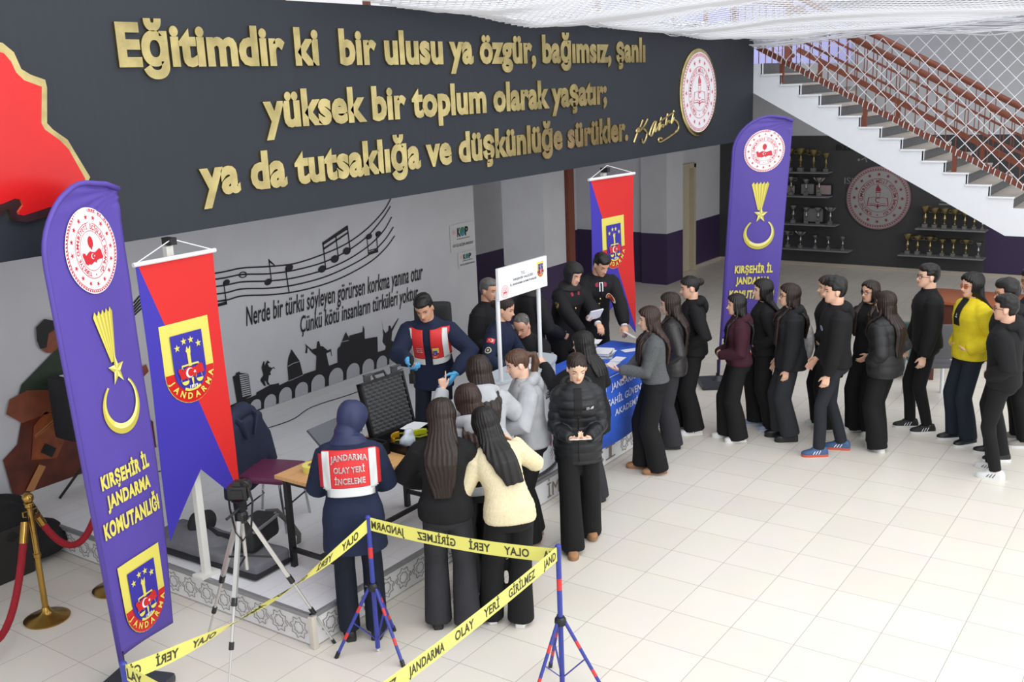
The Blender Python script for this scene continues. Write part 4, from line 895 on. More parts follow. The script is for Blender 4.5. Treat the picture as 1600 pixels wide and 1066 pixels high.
for sx in (-1, 1): 
    q = MB().loft([[(sx*(.772+.006*math.sin(y*12+z*3)), y, z) for y in np.linspace(-.345, .34, 16)] for z in (.08, .4, .7, .758)], cap=False, closed=False).build('side_drop', BLUEC, cl, smooth=60)
bf = lambda u, v, d: (u, -.352-d+drape(u, v)*.9, v)
CW = M('cloth_white', (206, 214, 236), .6)
Flat().text('JANDARMA VE', (-.44, .585, .26, .675), bold=.02).text('SAHİL GÜVENLİK', (-.50, .455, .34, .55), bold=.02).text('AKADEMİSİ', (-.38, .335, .20, .42), bold=.02).place('lettering', CW, cl, bf, .003)
seal('int').moved(-.60, .50, .105).place('seal', [PW, PR], cl, bf, .003)
Flat().line([(-.53, .745), (.70, .745)], .006).line([(-.53, .745), (-.53, .62)], .006).place('border_line', CW, cl, bf, .003)
BT = STG+.762
rs = random.Random(3)
pnames = ['loose leaflet at the left end of the blue table', 'second loose leaflet from the left on the blue table', 'leaflet lying askew before the uniformed woman on the blue table', 'leaflet at the front middle of the blue table', 'folded leaflet near the pointing hand on the blue table', 'small white card near the front edge of the blue table', 'leaflet at the far right of the blue table', 'pale leaflet tucked at the back of the blue table']
for k, (x, y) in enumerate(((1.50, .98), (1.60, 1.20), (1.78, 1.05), (2.02, .98), (2.22, 1.02), (2.02, 1.14), (2.60, 1.08), (2.42, 1.32))):
    sheet((x, y, BT), rs.uniform(-.6, .6), .19 if k != 5 else .07, .11 if k != 5 else .05, pnames[k], 'leaflet', 'leaflet', group='leaflets on the blue table')
for k in range(9):
    w = ['lowest', 'second', 'third', 'fourth', 'fifth', 'sixth', 'seventh', 'eighth', 'topmost'][k]
    sheet((2.28+.015*rs.uniform(-1, 1), 1.22+.015*rs.uniform(-1, 1), BT+.006*k), .3+rs.uniform(-.15, .15), .25, .18, '%s leaflet %sof the untidy pile in the middle of the blue table' % (w, '' if k in (0, 8) else 'from the bottom '), 'leaflet', 'leaflet', .0055, M('paper_pile_dark', (120, 124, 134), .6) if k % 3 == 1 else PAPER, 'pile of leaflets on the blue table')

# ------------------------------------------------------------------ stanchions and velvet rope
BRASS = M('brass', (176, 140, 72), .25, 1, var=.1)
def stanchion(loc, label):
    t = thing('stanchion', loc, label, 'stanchion', 'gold stanchions')
    MB().lathe([(.16, 0), (.165, .012), (.13, .03), (.06, .045), (.035, .07), (.025, .10)], n=36).build('base', BRASS, t)
    MB().lathe([(.022, .06), (.022, .50), (.028, .505), (.028, .53), (.022, .535), (.022, .90)], n=18).build('post', BRASS, t)
    MB().lathe([(.022, .89), (.034, .90), (.034, .925), (.03, .93)], n=18).ball((0, 0, .965), .042, 16).build('finial', BRASS, t)
    for s_ in (-1, 1): MB().tube([(s_*.02, 0, .87), (s_*.055, 0, .87), (s_*.055, 0, .835), (s_*.035, 0, .83)], .006, 6).build('hook', BRASS, t)
    return t
S1, S2, S0 = (-2.916, 3.024), (-2.36, 3.00), (-3.9, 2.42)
stanchion((*S1, 0), 'gold stanchion with a ball top on the floor at far left')
stanchion((*S2, 0), 'gold stanchion mostly hidden behind the large purple flag')
VEL = M('red_velvet', (150, 18, 34), .8, var=.12, scale=30)
def velvet(a, b, label, sag):
    mid = [(a[0]+(b[0]-a[0])*q, a[1]+(b[1]-a[1])*q, .80-sag*4*q*(1-q)) for q in np.linspace(0, 1, 18)]
    t = thing('velvet_rope', mid[9], label, 'rope'); o = neg(mid[9])
    MB().tube(mid, .026, 12).build('rope', VEL, t, o, smooth=180)
    MB().tube(mid[:2], .03, 12).build('end_cap', BRASS, t, o); MB().tube(mid[-2:], .03, 12).build('end_cap', BRASS, t, o)
velvet((S1[0]+.055, S1[1]+.01), S2, 'red velvet rope sagging from the gold stanchion towards the purple flag', .32)
velvet((S1[0]-.055, S1[1]-.01), S0, 'red velvet rope hanging from the gold stanchion out of the left edge', .62)
# ------------------------------------------------------------------ dark box, speaker, musician cut-out
DBR = M('dark_brown_box', (34, 28, 28), .6)
pb = thing('covered_piano', (-2.95, 4.25, 0), 'low dark brown piano-like box under a black cover at the far left', 'piano')
MB().box((-.15, -.05, .22), (1.2, .68, .44), bevel=.02).build('body', DBR, pb)
cb = MB().box((-.15, -.02, .46), (1.22, .72, .30), bevel=.1).ball((.30, -.05, .36), (.42, .36, .26)).ball((.62, -.1, .15), (.28, .3, .16))
m_ = soft(cb, .02, .012, 14, 8); m_.materials.append(M('black_cover', (22, 22, 24), .9)); link('cover', m_, pb)
lsx = (-1.62, 4.38)
sp = thing('loudspeaker', (*lsx, STG), 'black loudspeaker on a pole stand before the musician cut-out', 'loudspeaker')
MB().box((0, 0, .86), (.34, .30, .56), bevel=.03).build('cabinet', M('speaker_black', (30, 30, 34), .7), sp)
MB().box((0, -.153, .86), (.30, .01, .50)).build('grille', M('speaker_grille', (40, 40, 44), .8, bump=.3, bscale=300), sp)
MB().tube([(0, 0, .1), (0, 0, .62)], .018, 10).build('pole', BLACKM, sp)
for k in range(3): a = 2*PI*k/3+.4; MB().bar((0, 0, .32), (.26*math.cos(a), .26*math.sin(a), .012), .022, .022).build('leg', BLACKM, sp)
MB().box((0, -.02, 1.15), (.2, .14, .006)).build('paper_note', PAPER, sp, smooth=0)
me_ = thing('musician_cutout', (-1.5, 4.755, .25), 'flat photo cut-out of a musician in a green shirt with string instruments on the wall', 'wall decal'); 
mo = lambda u, v, d: (u+1.5, -d, v-.25)
s = Flat()
s.poly([(-2.12, .26), (-2.17, .70), (-2.02, .80), (-1.95, 1.0), (-1.6, 1.12), (-1.35, 1.0), (-1.1, .9), (-.72, .72), (-.62, .60), (-.62, .26)], 0, 0)
s.poly([(-2.02, 1.08), (-1.9, 1.32), (-1.62, 1.50), (-1.5, 1.58), (-1.2, 1.55), (-1.05, 1.3), (-1.1, .98), (-1.6, 1.0)], 1, 1)
s.poly([(-2.08, 1.10), (-2.03, 1.22), (-1.86, 1.26), (-1.62, 1.20), (-1.55, 1.08), (-1.66, 1.0), (-1.95, .98)], 2, 2)
s.poly([(-1.58+.11*math.cos(t), 1.68+.14*math.sin(t)) for t in np.linspace(0, 2*PI, 20)], 2, 2)
s.poly([(-1.70, 1.68), (-1.69, 1.80), (-1.6, 1.86), (-1.50, 1.82), (-1.47, 1.76), (-1.58, 1.72), (-1.62, 1.60), (-1.68, 1.6)], 3, 3)
s.poly([(-1.55, 1.05), (-1.25, 1.15), (-1.0, 1.0), (-1.0, .26), (-1.35, .26)], 3, 3)
s.poly([(-1.92, .62), (-1.85, .92), (-1.72, 1.02), (-1.60, .95), (-1.58, .70), (-1.68, .56)], 4, 2)
s.line([(-1.86, .83), (-1.55, .98)], .012, 5, 4); s.line([(-1.86, .81), (-1.55, .95)], .006, 5, 4); s.line([(-1.80, .70), (-1.70, .62)], .09, 3, 4)
s.poly([(-.98, 1.02), (-.75, 1.16), (-.62, 1.20), (-.60, 1.12), (-.8, 1.0), (-.98, .92)], 2, 2)
s.poly([(-2.02, .36), (-1.86, .56), (-1.80, .52), (-1.95, .33)], 5, 4)
s.poly([(-.84, .62), (-.82, .74), (-.76, .76), (-.72, .66)], 3, 4)
s.place('print', [M('decal_redbrown', (98, 42, 26), .35, var=.45, scale=5), M('decal_green', (46, 58, 44), .6, var=.2), M('decal_skin', (136, 74, 50), .5, var=.2), M('decal_black', (30, 28, 30), .5), M('decal_wood', (150, 76, 40), .35, var=.4, scale=6), M('decal_light', (190, 130, 80), .5)], me_, mo, .004)
# ------------------------------------------------------------------ wall notices
def notice(x0, x1, z0, z1, label):
    t = thing('wall_notice', ((x0+x1)/2, 4.762, z0), label, 'notice'); cx = (x0+x1)/2
    MB().box((0, 0, (z1-z0)/2), (x1-x0, .008, z1-z0)).build('board', M('notice_white', (206, 206, 206), .5), t, smooth=0)
    h = z1-z0; w = x1-x0; f = lambda u, v, d: (u, -.005-d, v)
    s = Flat().text('K', (-w*.22, h*.52, -w*.08, h*.86), 0, 0, .05).text('P', (w*.10, h*.52, w*.24, h*.86), 0, 0, .05)
    s.disc((0, h*.69), h*.17, 1, 0, 24).poly([(-.07*w, h*.60), (0.02*w, h*.68), (.08*w, h*.74), (.05*w, h*.56), (0, h*.53)], 2, 1)
    s.disc((-w*.36, h*.72), h*.09, 3, 0, 16)
    s.text('KÖP İLE GELİŞEN ANADOLU', (-w*.42, h*.14, w*.42, h*.30), 0, 0, .02).line([(-w*.25, h*.44), (w*.3, h*.44)], .008, 0)
    s.place('print', [PK, M('kop_green', (60, 130, 100), .5), M('kop_blue', (70, 130, 190), .5), M('kop_pink', (222, 170, 170), .5)], t, f)
notice(4.31, 4.85, 1.56, 1.93, 'larger white notice with the KOP logo near the end of the grey wall')
notice(4.46, 4.855, 1.31, 1.53, 'smaller white notice with the KOP logo below the larger one')
# ------------------------------------------------------------------ trophy wall
em = thing('wall_emblem', (13.58, 1.70, 1.385), 'round grey and red education emblem on the charcoal trophy wall', 'emblem')
MB().lathe([(.60, 0), (.60, .02), (0, .021)], (0, 0, 0), 48, Ry(-PI/2)).build('disc', M('emblem_rim', (150, 118, 122), .6), em)
seal('edu').moved(0, 0, .575).place('print', [M('emblem_grey', (160, 158, 158), .6), M('emblem_red', (140, 44, 58), .6)], em, lambda u, v, d: (-.024-d, -u, v))
wt = thing('wall_lettering', (13.59, 1.0, 1.3), 'small pale relief signs scattered on the charcoal trophy wall', 'lettering')
wf = lambda u, v, d: (-.002-d, -u, v)
GTX = M('relief_grey', (140, 140, 140), .6)
Flat().text('ISI', (-1.36, .34, -1.20, .46), 0, 0, .0).text('SI', (.42, .04, .62, .20), 0, 0, .03).line([(.40, 0), (.64, .0)], .025).line([(.70, .02), (1.0, .03)], .02).line([(-1.05, .80), (-.98, .84), (-.95, .76)], .02).disc((-1.1, .80), .025, 0, 0, 12).place('relief', GTX, wt, wf)
Flat().text('BİL', (-1.55, .98, -1.2, 1.12), 0, 0, .05).place('relief_dark', PK, wt, wf)
GOLDT = M('trophy_gold', (178, 162, 116), .33, 1); SILT = M('trophy_silver', (186, 184, 184), .3, 1); MARB = M('trophy_marble', (120, 118, 116), .4)
SHELF = M('shelf_grey', (128, 128, 130), .5)
def shelf(y0, y1, z, label):
    tag(MB().box((13.44, (y0+y1)/2, z-.0125), (.30, abs(y1-y0), .025), bevel=.006).build('wall_shelf', SHELF), label, 'shelf', 'trophy shelves')
def trophy(x, y, z, h, kind, label):
    t = thing('trophy', (x, y, z), label, 'trophy', 'trophies on the wall shelves', PI/2)
    m_ = GOLDT if kind[0] == 'g' else SILT
    MB().box((0, 0, h*.09), (h*.22, h*.22, h*.18), bevel=.006).build('base', MARB, t)
    MB().lathe([(h*.05, h*.18), (h*.08, h*.22), (h*.03, h*.30), (h*.05, h*.38), (h*.10, h*.48), (h*.05, h*.60), (h*.03, h*.66), (h*.04, h*.70)], n=14).build('stem', m_, t)
    if 'w' in kind:
        for s_ in (-1, 1): MB().tube([(0, 0, h*.70), (s_*h*.16, 0, h*.84), (s_*h*.30, 0, h*.98)], [h*.03, h*.045, h*.05], 8).build('wing', m_, t)
    MB().lathe([(h*.04, h*.69), (h*.12, h*.76), (h*.20, h*.92), (h*.24, h), (h*.21, h*.98), (h*.08, h*.80), (0, h*.78)], n=18).build('cup', m_, t)
    if 'h' in kind:
        for s_ in (-1, 1): MB().tube([(s_*h*.2, 0, h*.92), (s_*h*.32, 0, h*.92), (s_*h*.28, 0, h*.78), (s_*h*.14, 0, h*.78)], h*.018, 6).build('cup_handle', m_, t)
ORD = ['first', 'second', 'third', 'fourth', 'fifth', 'sixth', 'seventh']
def row(name, ys, z, hs, kinds):
    for k, (y, h, kd) in enumerate(zip(ys, hs, kinds)):
        trophy(13.43, y, z, h, kd, '%s %s trophy from the left on the %s' % (ORD[k], 'gold' if kd[0] == 'g' else 'silver', name))
shelf(3.75, 2.60, 1.875, 'topmost trophy shelf left of the round wall emblem')
row('topmost left shelf', (3.40, 3.18, 2.92, 2.68), 1.875, (.44, .45, .42, .36), ('gc', 'gh', 'gh', 'g'))
shelf(3.75, 2.58, 1.41, 'second trophy shelf from the top left of the round wall emblem')
row('second left shelf', (3.36, 3.06, 2.80), 1.41, (.37, .33, .36), ('sh', 's', 'sw'))
shelf(3.75, 2.42, .86, 'third trophy shelf from the top left of the round wall emblem')
row('third left shelf', (3.30, 3.04, 2.80, 2.56), .86, (.36, .33, .33, .34), ('s', 's', 's', 'sw'))
shelf(3.75, 2.15, .365, 'lowest trophy shelf left of the round wall emblem')
row('lowest left shelf', (3.40, 3.14, 2.84, 2.58, 2.30), .365, (.34, .34, .28, .27, .27), ('sh', 'sw', 's', 's', 's'))
shelf(.93, -.28, .876, 'upper trophy shelf right of the round wall emblem')
row('upper right shelf', (.79, .62, .45, .27, .10, -.06, -.20), .876, (.40, .37, .37, .36, .33, .30, .22), ('gc', 'gh', 'gh', 'gh', 'g', 'g', 's'))
shelf(1.22, -.27, .365, 'lower trophy shelf right of the round wall emblem')
row('lower right shelf', (1.08, .90, .68, .46, .27, .05, -.16), .365, (.38, .36, .36, .32, .33, .33, .29), ('g', 'gh', 'gh', 'g', 'g', 'gh', 's'))
def plaque(y, z, w, h, label, m_):
    t = thing('plaque', (13.56, y, z), label, 'plaque')
    MB().box((-.02, 0, h/2), (.03, w, h)).build('frame', M('plaque_frame', (38, 34, 34), .4), t, smooth=0)
    MB().box((-.037, 0, h/2), (.006, w*.84, h*.8)).build('plate', m_, t, smooth=0)
PLATE = M('plaque_silver', (150, 150, 152), .4, .5)
plaque(3.06, 1.41, .30, .24, 'dark framed silver plaque on the second left trophy shelf', PLATE)
plaque(2.74, 1.41, .34, .22, 'white and red plaque behind the winged cup on the second left shelf', M('plaque_pale', (170, 150, 150), .5))
plaque(3.43, 1.41, .26, .20, 'pale red plaque at the left of the second left trophy shelf', M('plaque_pale', (170, 150, 150), .5))
plaque(2.93, .86, .45, .32, 'large dark framed silver plaque on the third left trophy shelf', PLATE)
# ------------------------------------------------------------------ desk corner behind the queue
DW = M('reddish_wood', (158, 88, 52), .4, var=.12, scale=5, stretch=(1, 8, 1)); DW2 = M('dark_reddish_wood', (84, 42, 30), .45, var=.1)
dk = thing('office_desk', (7.95, -1.25, 0), 'reddish wooden desk behind the boy in the yellow jacket', 'desk')
MB().box((0, 0, .735), (.9, 1.5, .04), bevel=.006).build('desktop', DW, dk)
MB().box((-.40, 0, .36), (.03, 1.4, .71)).box((0, .68, .36), (.8, .03, .71)).box((0, -.68, .36), (.8, .03, .71)).build('panel', DW2, dk, smooth=0)
GRN = M('green_vinyl', (74, 104, 98), .3)
ac = thing('armchair', (6.55, -.72, 0), 'green vinyl armchair in front of the reddish desk', 'armchair', None, math.radians(20))
MB().box((0, 0, .28), (.62, .62, .22), bevel=.04).build('seat', GRN, ac)
MB().box((0, -.28, .58), (.62, .14, .50), bevel=.06).build('backrest', GRN, ac)
for s_ in (-1, 1): MB().box((s_*.33, 0, .40), (.11, .60, .38), bevel=.05).build('armrest', GRN, ac)
for sx in (-1, 1):
    for sy in (-1, 1): MB().box((sx*.27, sy*.25, .085), (.05, .05, .17)).build('leg', DW2, ac, smooth=0)
wc = thing('white_chair', (5.55, -1.22, 0), 'chair with white curved legs behind the boy in black glasses', 'chair', None, math.radians(-60))
MB().box((0, 0, .45), (.44, .44, .05), bevel=.02).build('seat', M('chair_grey', (90, 90, 94), .6), wc)
MB().box((0, -.22, .74), (.42, .035, .40), bevel=.015).build('backrest', M('chair_grey', (90, 90, 94), .6), wc)
WHC = M('white_metal', (226, 230, 234), .4)
for sx in (-1, 1):
    MB().tube([(sx*.2, .2, .43), (sx*.215, .235, .2), (sx*.22, .25, 0)], .02, 8).build('leg', WHC, wc)
    MB().tube([(sx*.2, -.27, .0), (sx*.2, -.2, .3), (sx*.21, -.2, .5), (sx*.21, -.26, .92)], .02, 8).build('leg', WHC, wc)
# ------------------------------------------------------------------ cable and frame on the floor
cab = [(-1.05, 4.35, STG), (-.4, 4.2, STG), (.1, 4.42, STG), (.8, 4.35, STG), (1.3, 4.50, STG), (2.0, 4.45, STG), (2.6, 4.60, STG), (3.05, 4.65, STG)]
tag(MB().tube([(x, y, z+.006) for x, y, z in catmull(cab, 5)], .005, 6).build('power_cable', BLACKM), 'thin black cable running across the stage floor below the mural', 'cable')
fr = thing('floor_frame', (-2.35, -.32, 0), 'black framed pale board lying on the floor inside the taped square', 'board', None, math.radians(-76))
MB().box((0, 0, .012), (.62, .46, .02)).build('board', M('board_pale', (205, 208, 212), .4), fr, smooth=0)
MB().tube([(-.32, -.24, .022), (.32, -.24, .022), (.32, .24, .022), (-.32, .24, .022), (-.32, -.24, .022)], .022, 10).build('frame', M('frame_black', (30, 34, 40), .4), fr)
# ------------------------------------------------------------------ people
def face_yaw(a, pos):
    """a: 0 towards the open hall, 90 to the right of it, 180 to the wall, -90 to the left"""
    a = math.radians(a); cf = nz((pos[0]-CAM_P.x, pos[1]-CAM_P.y, 0)); cr = np.array((cf[1], -cf[0], 0))
    f = -cf*math.cos(a)+cr*math.sin(a); return math.atan2(-f[0], f[1])
def interp(tab, z):
    tab = np.array(tab, float); return [float(np.interp(z, tab[:, 0], tab[:, k])) for k in range(1, tab.shape[1])]
HEAD = [(0, .020, .072, .032), (.008, .034, .081, .012), (.025, .046, .086, -.02), (.045, .056, .087, -.045), (.07, .063, .088, -.074), (.10, .068, .089, -.092), (.125, .071, .091, -.1), (.15, .073, .092, -.1), (.175, .070, .086, -.095), (.2, .057, .066, -.078), (.215, .038, .04, -.052), (.223, .018, .014, -.026), (.226, .004, -.002, -.012)]
BUMPS = [(.012, 0, .098, .010, .020), (.024, 0, .0775, .0115, .011), (.009, 0, .071, .019, .008), (-.011, .031, .109, .014, .010), (-.011, -.031, .109, .014, .010), (.004, .03, .131, .02, .008), (.004, -.03, .131, .02, .008), (.006, 0, .0525, .022, .006), (.006, 0, .0405, .018, .006), (-.004, 0, .0465, .02, .003), (.006, 0, .012, .018, .012), (.004, .042, .085, .016, .016), (.004, -.042, .085, .016, .016)]
def head_rings(off=lambda x, y, z: 0, nlev=30, n=48, z0=0.0, z1=.226, bumps=True):
    rings = []
    for i in range(nlev):
        z = z0+(z1-z0)*(i/(nlev-1)); hw, fr, bk = interp(HEAD, max(0, z)); cy, hd = (fr+bk)/2, (fr-bk)/2; ring = []
        for k in range(n):
            t = 2*PI*k/n; c, s = math.cos(t), math.sin(t)
            x = hw*math.copysign(abs(c)**.92, c); y = cy+hd*math.copysign(abs(s)**.92, s)
            if bumps and s > 0:
                for A, bx, bz, sx, sz in BUMPS: y += A*math.exp(-((x-bx)/sx)**2-((z-bz)/sz)**2)*min(1, s*2)
            o = off(x, y, z); d = nz((x/max(hw, .02)**1.0*.07, (y-cy)/max(hd, .02)*.09, (z-.10)*1.0))
            ring.append(np.array((x, y, z))+d*o)
        rings.append(ring)
    return rings
def sstep(a, b, x): t = min(1, max(0, (x-a)/(b-a))); return t*t*(3-2*t)
TORSO = {'f': [(-.13, .075, .07, -.01), (-.09, .14, .10, -.012), (-.03, .166, .118, -.012), (.05, .160, .112, -.008), (.12, .138, .097, 0), (.20, .126, .092, 0), (.28, .136, .102, .004), (.35, .148, .112, .010), (.41, .142, .102, .004), (.45, .128, .086, 0), (.485, .095, .070, 0), (.515, .066, .058, 0), (.54, .056, .055, .002)],
         'm': [(-.13, .08, .07, -.01), (-.09, .135, .10, -.01), (-.03, .158, .115, -.01), (.05, .155, .112, -.005), (.12, .150, .105, 0), (.20, .148, .104, 0), (.28, .160, .110, 0), (.35, .170, .115, .006), (.41, .166, .108, .002), (.455, .148, .092, 0), (.49, .108, .075, 0), (.52, .074, .064, 0), (.545, .062, .060, .002)]}
HZ = .93
class Person: pass
def ik(S, W, L1, L2, pole):
    S = np.array(S, float); W = np.array(W, float); d = W-S; D = np.linalg.norm(d); mx = (L1+L2)*.995
    if D > mx: d = d/D*mx; W = S+d; D = mx
    a = (L1*L1-L2*L2+D*D)/(2*D); h = math.sqrt(max(0, L1*L1-a*a)); u = d/D
    p = np.array(pole, float); p = nz(p-u*(p@u)); return S+u*a+p*h, W
def hand(mb, W, d, palm, side, curl=.35, point=False, k=1.0):
    """side +1 right, -1 left; palm = direction the palm faces"""
    d = nz(d); p = nz(np.array(palm, float)-d*(np.array(palm, float)@d)); t = np.cross(d, p)*side
    def ell(c, a, b): return [c+t*a*math.cos(q)+p*b*math.sin(q) for q in [2*PI*i/12 for i in range(12)]]
    mb.loft([ell(W-d*.02, .024*k, .019*k), ell(W+d*.015*k, .027*k, .017*k), ell(W+d*.05*k, .037*k, .015*k), ell(W+d*.085*k, .039*k, .0125*k), ell(W+d*.095*k, .034*k, .009*k)])
    L = [(.030, .041, .90), (.010, .045, 1.0), (-.010, .042, .95), (-.029, .034, .8)]
    for i, (o, l, q) in enumerate(L):
        c = curl*(1+.12*i) if not (point and i == 0) else .05
        if point and i > 0: c = 1.5
        b = W+d*(.088-.006*abs(i-1.2))*k+t*o*k; dirn = nz(d+t*o*3.0); pts = [b-d*.012]; ang = 0; pts.append(b)
        for sl in (l, l*.62, l*.5):
            ang += c; v = dirn*math.cos(ang)+p*math.sin(ang); pts.append(pts[-1]+v*sl*k)
        mb.tube(pts, [.0092*k, .0092*k, .0085*k, .0078*k, .0055*k], 8)
    b = W+d*.022*k+t*.026*k; v1 = nz(d*.62+t*.62+p*.45); v2 = nz(d*.85+t*.25+p*.45)
    mb.tube([b-v1*.01, b+v1*.032*k, b+v1*.032*k+v2*.030*k, b+v1*.032*k+v2*.052*k], [.013*k, .0115*k, .0095*k, .006*k], 8)
SKIN = lambda c: M('skin_%d_%d_%d' % c, tuple(min(240, int(q*1.05)+2) for q in c), .5, var=.04, scale=30)
def cloth_m(name, rgb, rough=.85, bump=.15, bs=250): return M(name, rgb, rough, var=.10, scale=10, bump=bump, bscale=bs, spec=.3)
def person(label, pos, H, a, sex='f', group=None, lean=0, side=0, twist=0, head=(0, 0, 0), R=None, L=None, feet=None, knee=None, top=None, bot=None, shoe=None, hair=None, skin=(222, 178, 152), hips=(0, 0), eyes=True, vox=.0062, seat=None, seed=1, brow=(40, 30, 26)):
    """all inner measures for a body 1.72 m tall; scaled to H at the end"""
    P = Person(); k = H/1.705; P.k = k; yaw = face_yaw(a, pos); P.yaw = yaw
    root = thing('person', pos, label, 'person', group, yaw); P.root = root; P.pos = np.array(pos, float)
    P.loc = lambda v: (Rz(-yaw) @ (np.array(v, float)-P.pos))/k
    P.w = lambda v: P.pos+Rz(yaw) @ (np.array(v, float)*k)
    lean_, side_, twist_ = math.radians(lean), math.radians(side), math.radians(twist)
    hz = seat if seat else HZ
    # spine
    N = 60; sp = [np.array((hips[0], hips[1], hz))]; fr = []
    for i in range(N+1):
        h = i*.01; q = .35+.65*sstep(0, .3, h); an, sd = lean_*q, side_*q
        up = nz((math.sin(sd), math.sin(an)*math.cos(sd), math.cos(an)*math.cos(sd)))
        tw = twist_*min(1, h/.4); r0 = np.array((math.cos(tw), math.sin(tw), 0)); rt = nz(r0-up*(r0@up)); fw = np.cross(up, rt)
        fr.append((up, rt, fw)); sp.append(sp[-1]+up*.01)
    def S(h):
        if h <= 0: return sp[0]+np.array((0, 0, h)), np.array((0, 0, 1.)), np.array((1., 0, 0)), np.array((0, 1., 0))
        i = min(N, int(h/.01)); f = h/.01-i; b = sp[i]+(sp[min(i+1, N+1)]-sp[i])*f; return (b,)+fr[i]
    P.S = S
    def ring(h, hw, hd, yo, n=28, e=.85, ax=None):
        c, u, r, f = S(h)
        return [c+r*hw*math.copysign(abs(math.cos(t))**e, math.cos(t))+f*(yo+hd*math.copysign(abs(math.sin(t))**e, math.sin(t))) for t in [2*PI*i/n for i in range(n)]]
    TS = TORSO[sex]; sw = .143 if sex == 'f' else .168
    neck_c, nu, nr, nf = S(.53); tilt = .5
    pv = S(.54)[0]+nz(S(.54)[1]+np.array((0, .25, .6)))*.058
    hy, hp, hr = [math.radians(q) for q in head]
    HR = Rz(hy) @ Rx(-hp) @ Ry(hr)
    PIV = np.array((0, -.012, .045)); hw_ = lambda p: pv+HR @ (np.array(p, float)-PIV)
    P.h = hw_
    # joints
    arms = {}
    for sd, spec in ((1, R), (-1, L)):
        spec = dict(spec or {}); c, u, r, f = S(.428); Sh = c+r*sw*sd*1.0
        W = P.loc(spec['W']) if 'W' in spec else spec.get('w', (sd*.25, .03, .82)); pole = spec.get('e', (sd*.5, -1, -.25))
        E_, W = ik(Sh, W, .285, .255, pole); d = spec.get('d'); d = nz(d) if d is not None else nz(W-E_)
        arms[sd] = (Sh, E_, W, d, spec)
    P.arms = arms
    legs = {}
    feet = feet or ((.10, 0.02, 8), (-.10, -.02, -8))
    for sd, ft in zip((1, -1), feet):
        hj = np.array((hips[0]+sd*.085, hips[1], hz-.02)); lift = ft[3] if len(ft) > 3 else 0
        an = np.array((ft[0], ft[1], .075+lift)); kn, an = ik(hj, an, .43, .425, (knee or {}).get(sd, (sd*.08, 1, 0)))
        legs[sd] = (hj, kn, an, math.radians(ft[2]))
    P.legs = legs
    # ---- body: one continuous surface
    b = MB()
    b.loft([ring(h, hw*.93, hd*.93, yo) for h, hw, hd, yo in TS])
    b.loft([[hw_(p) for p in rg] for rg in head_rings()])
    for s_ in (-1, 1): b.ball(hw_((s_*.074, -.008, .098)), (.010, .020, .031), 10, HR @ Rz(-s_*.35))
    nrad = .052 if sex == 'f' else .061
    b.tube([S(.49)[0], S(.54)[0], pv+HR @ np.array((0, -.012, .0)), hw_((0, -.02, .07))], [nrad*1.15, nrad, nrad*.97, nrad*.9], 16)
    ar = .0 if sex == 'f' else .006
    for sd, (Sh, E_, W, d, spec) in arms.items():
        b.ball(Sh, .046+ar, 12); b.tube([Sh, Sh+(E_-Sh)*.5, E_, E_+(W-E_)*.35, W-(W-E_)*.1, W], [.046+ar, .043+ar, .037+ar, .038+ar, .027+ar*.6, .025+ar*.5], 12)
        hand(b, W, d, spec.get('p', (-sd, .0, 0)), sd, spec.get('c', .35), spec.get('point', False), .88 if sex == 'f' else .96)
    for sd, (Sh, E_, W, d, spec) in arms.items():
        if spec.get('glove'):
            gv = MB(); hand(gv, W, d, spec.get('p', (-sd, .0, 0)), sd, spec.get('c', .35), False, 1.2); gv.tube([W-d*.05, W+d*.01], [.036, .034], 12)
            gv = remesh(gv, .006, 2, 'glove'); set_v(gv, get_v(gv)*k); gv.materials.append(spec['glove']); shade(gv, 180); link('glove', gv, root)
    for sd, (hj, kn, an, fy) in legs.items(): b.tube([hj, hj+(kn-hj)*.5, kn, kn+(an-kn)*.35, an, an-np.array((0, 0, .03))], [.064, .056, .042, .042, .033, .032], 12)
    me = remesh(b, vox, 2, 'body'); set_v(me, get_v(me)*k); me.materials.append(SKIN(skin)); shade(me, 180)
    P.body = link('body', me, root)
    # ---- face details
    if eyes:
        for s_ in (-1, 1):
            c0 = (s_*.031, .0655, .109); e = MB()
            e.mat(0).ball(hw_(c0), .0125, 12)
            if eyes != 'down':
                e.mat(1).ball(hw_((s_*.031, .0715, .1085)), .0078, 10)
            e.mat(2).tube([hw_((s_*.031+q*.0165, .0785-2.6*(q*.0165)**2*9-.0005, (.1155 if eyes != 'down' else .1045)-q*q*.0045)) for q in (-1, -.5, 0, .5, 1)], .0021, 6)
            if eyes == 'down': e.m = [2 if m_ == 2 else 3 for m_ in e.m]
            e.build('eye', [M('eye_white', (232, 228, 222), .3), M('iris_brown', (44, 28, 20), .25), M('lash', (24, 18, 16), .7), SKIN(tuple(int(q*.93) for q in skin))], root, sc=k)
            MB().tube([hw_((s_*(.014+.036*q), .0905-.012*q*q-.006*q, .128+.006*math.sin(q*2.6))) for q in (0, .25, .5, .75, 1)], [.0025, .0036, .0036, .003, .0015], 6).build('eyebrow', M('brow_%d' % brow[0], brow, .8), root, sc=k)
        MB().ball(hw_((0, .0875, .0505)), (.021, .0062, .0042), 12, HR).ball(hw_((0, .0875, .0425)), (.018, .0065, .0048), 12, HR).build('lips', M('lips_%d' % skin[0], (min(255, int(skin[0]*.88)), int(skin[1]*.66), int(skin[2]*.66)), .4), root, sc=k)
    # ---- trousers or skirt
    bot = dict(bot or {}); bm_ = bot.get('m') or cloth_m('trousers_black', (27, 27, 29))
    st = bot.get('style', 'wide'); t = MB()
    rt_ = {'wide': (.098, .100, .098, .104, .112), 'straight': (.095, .086, .076, .078, .084), 'slim': (.092, .078, .062, .058, .056)}[st]
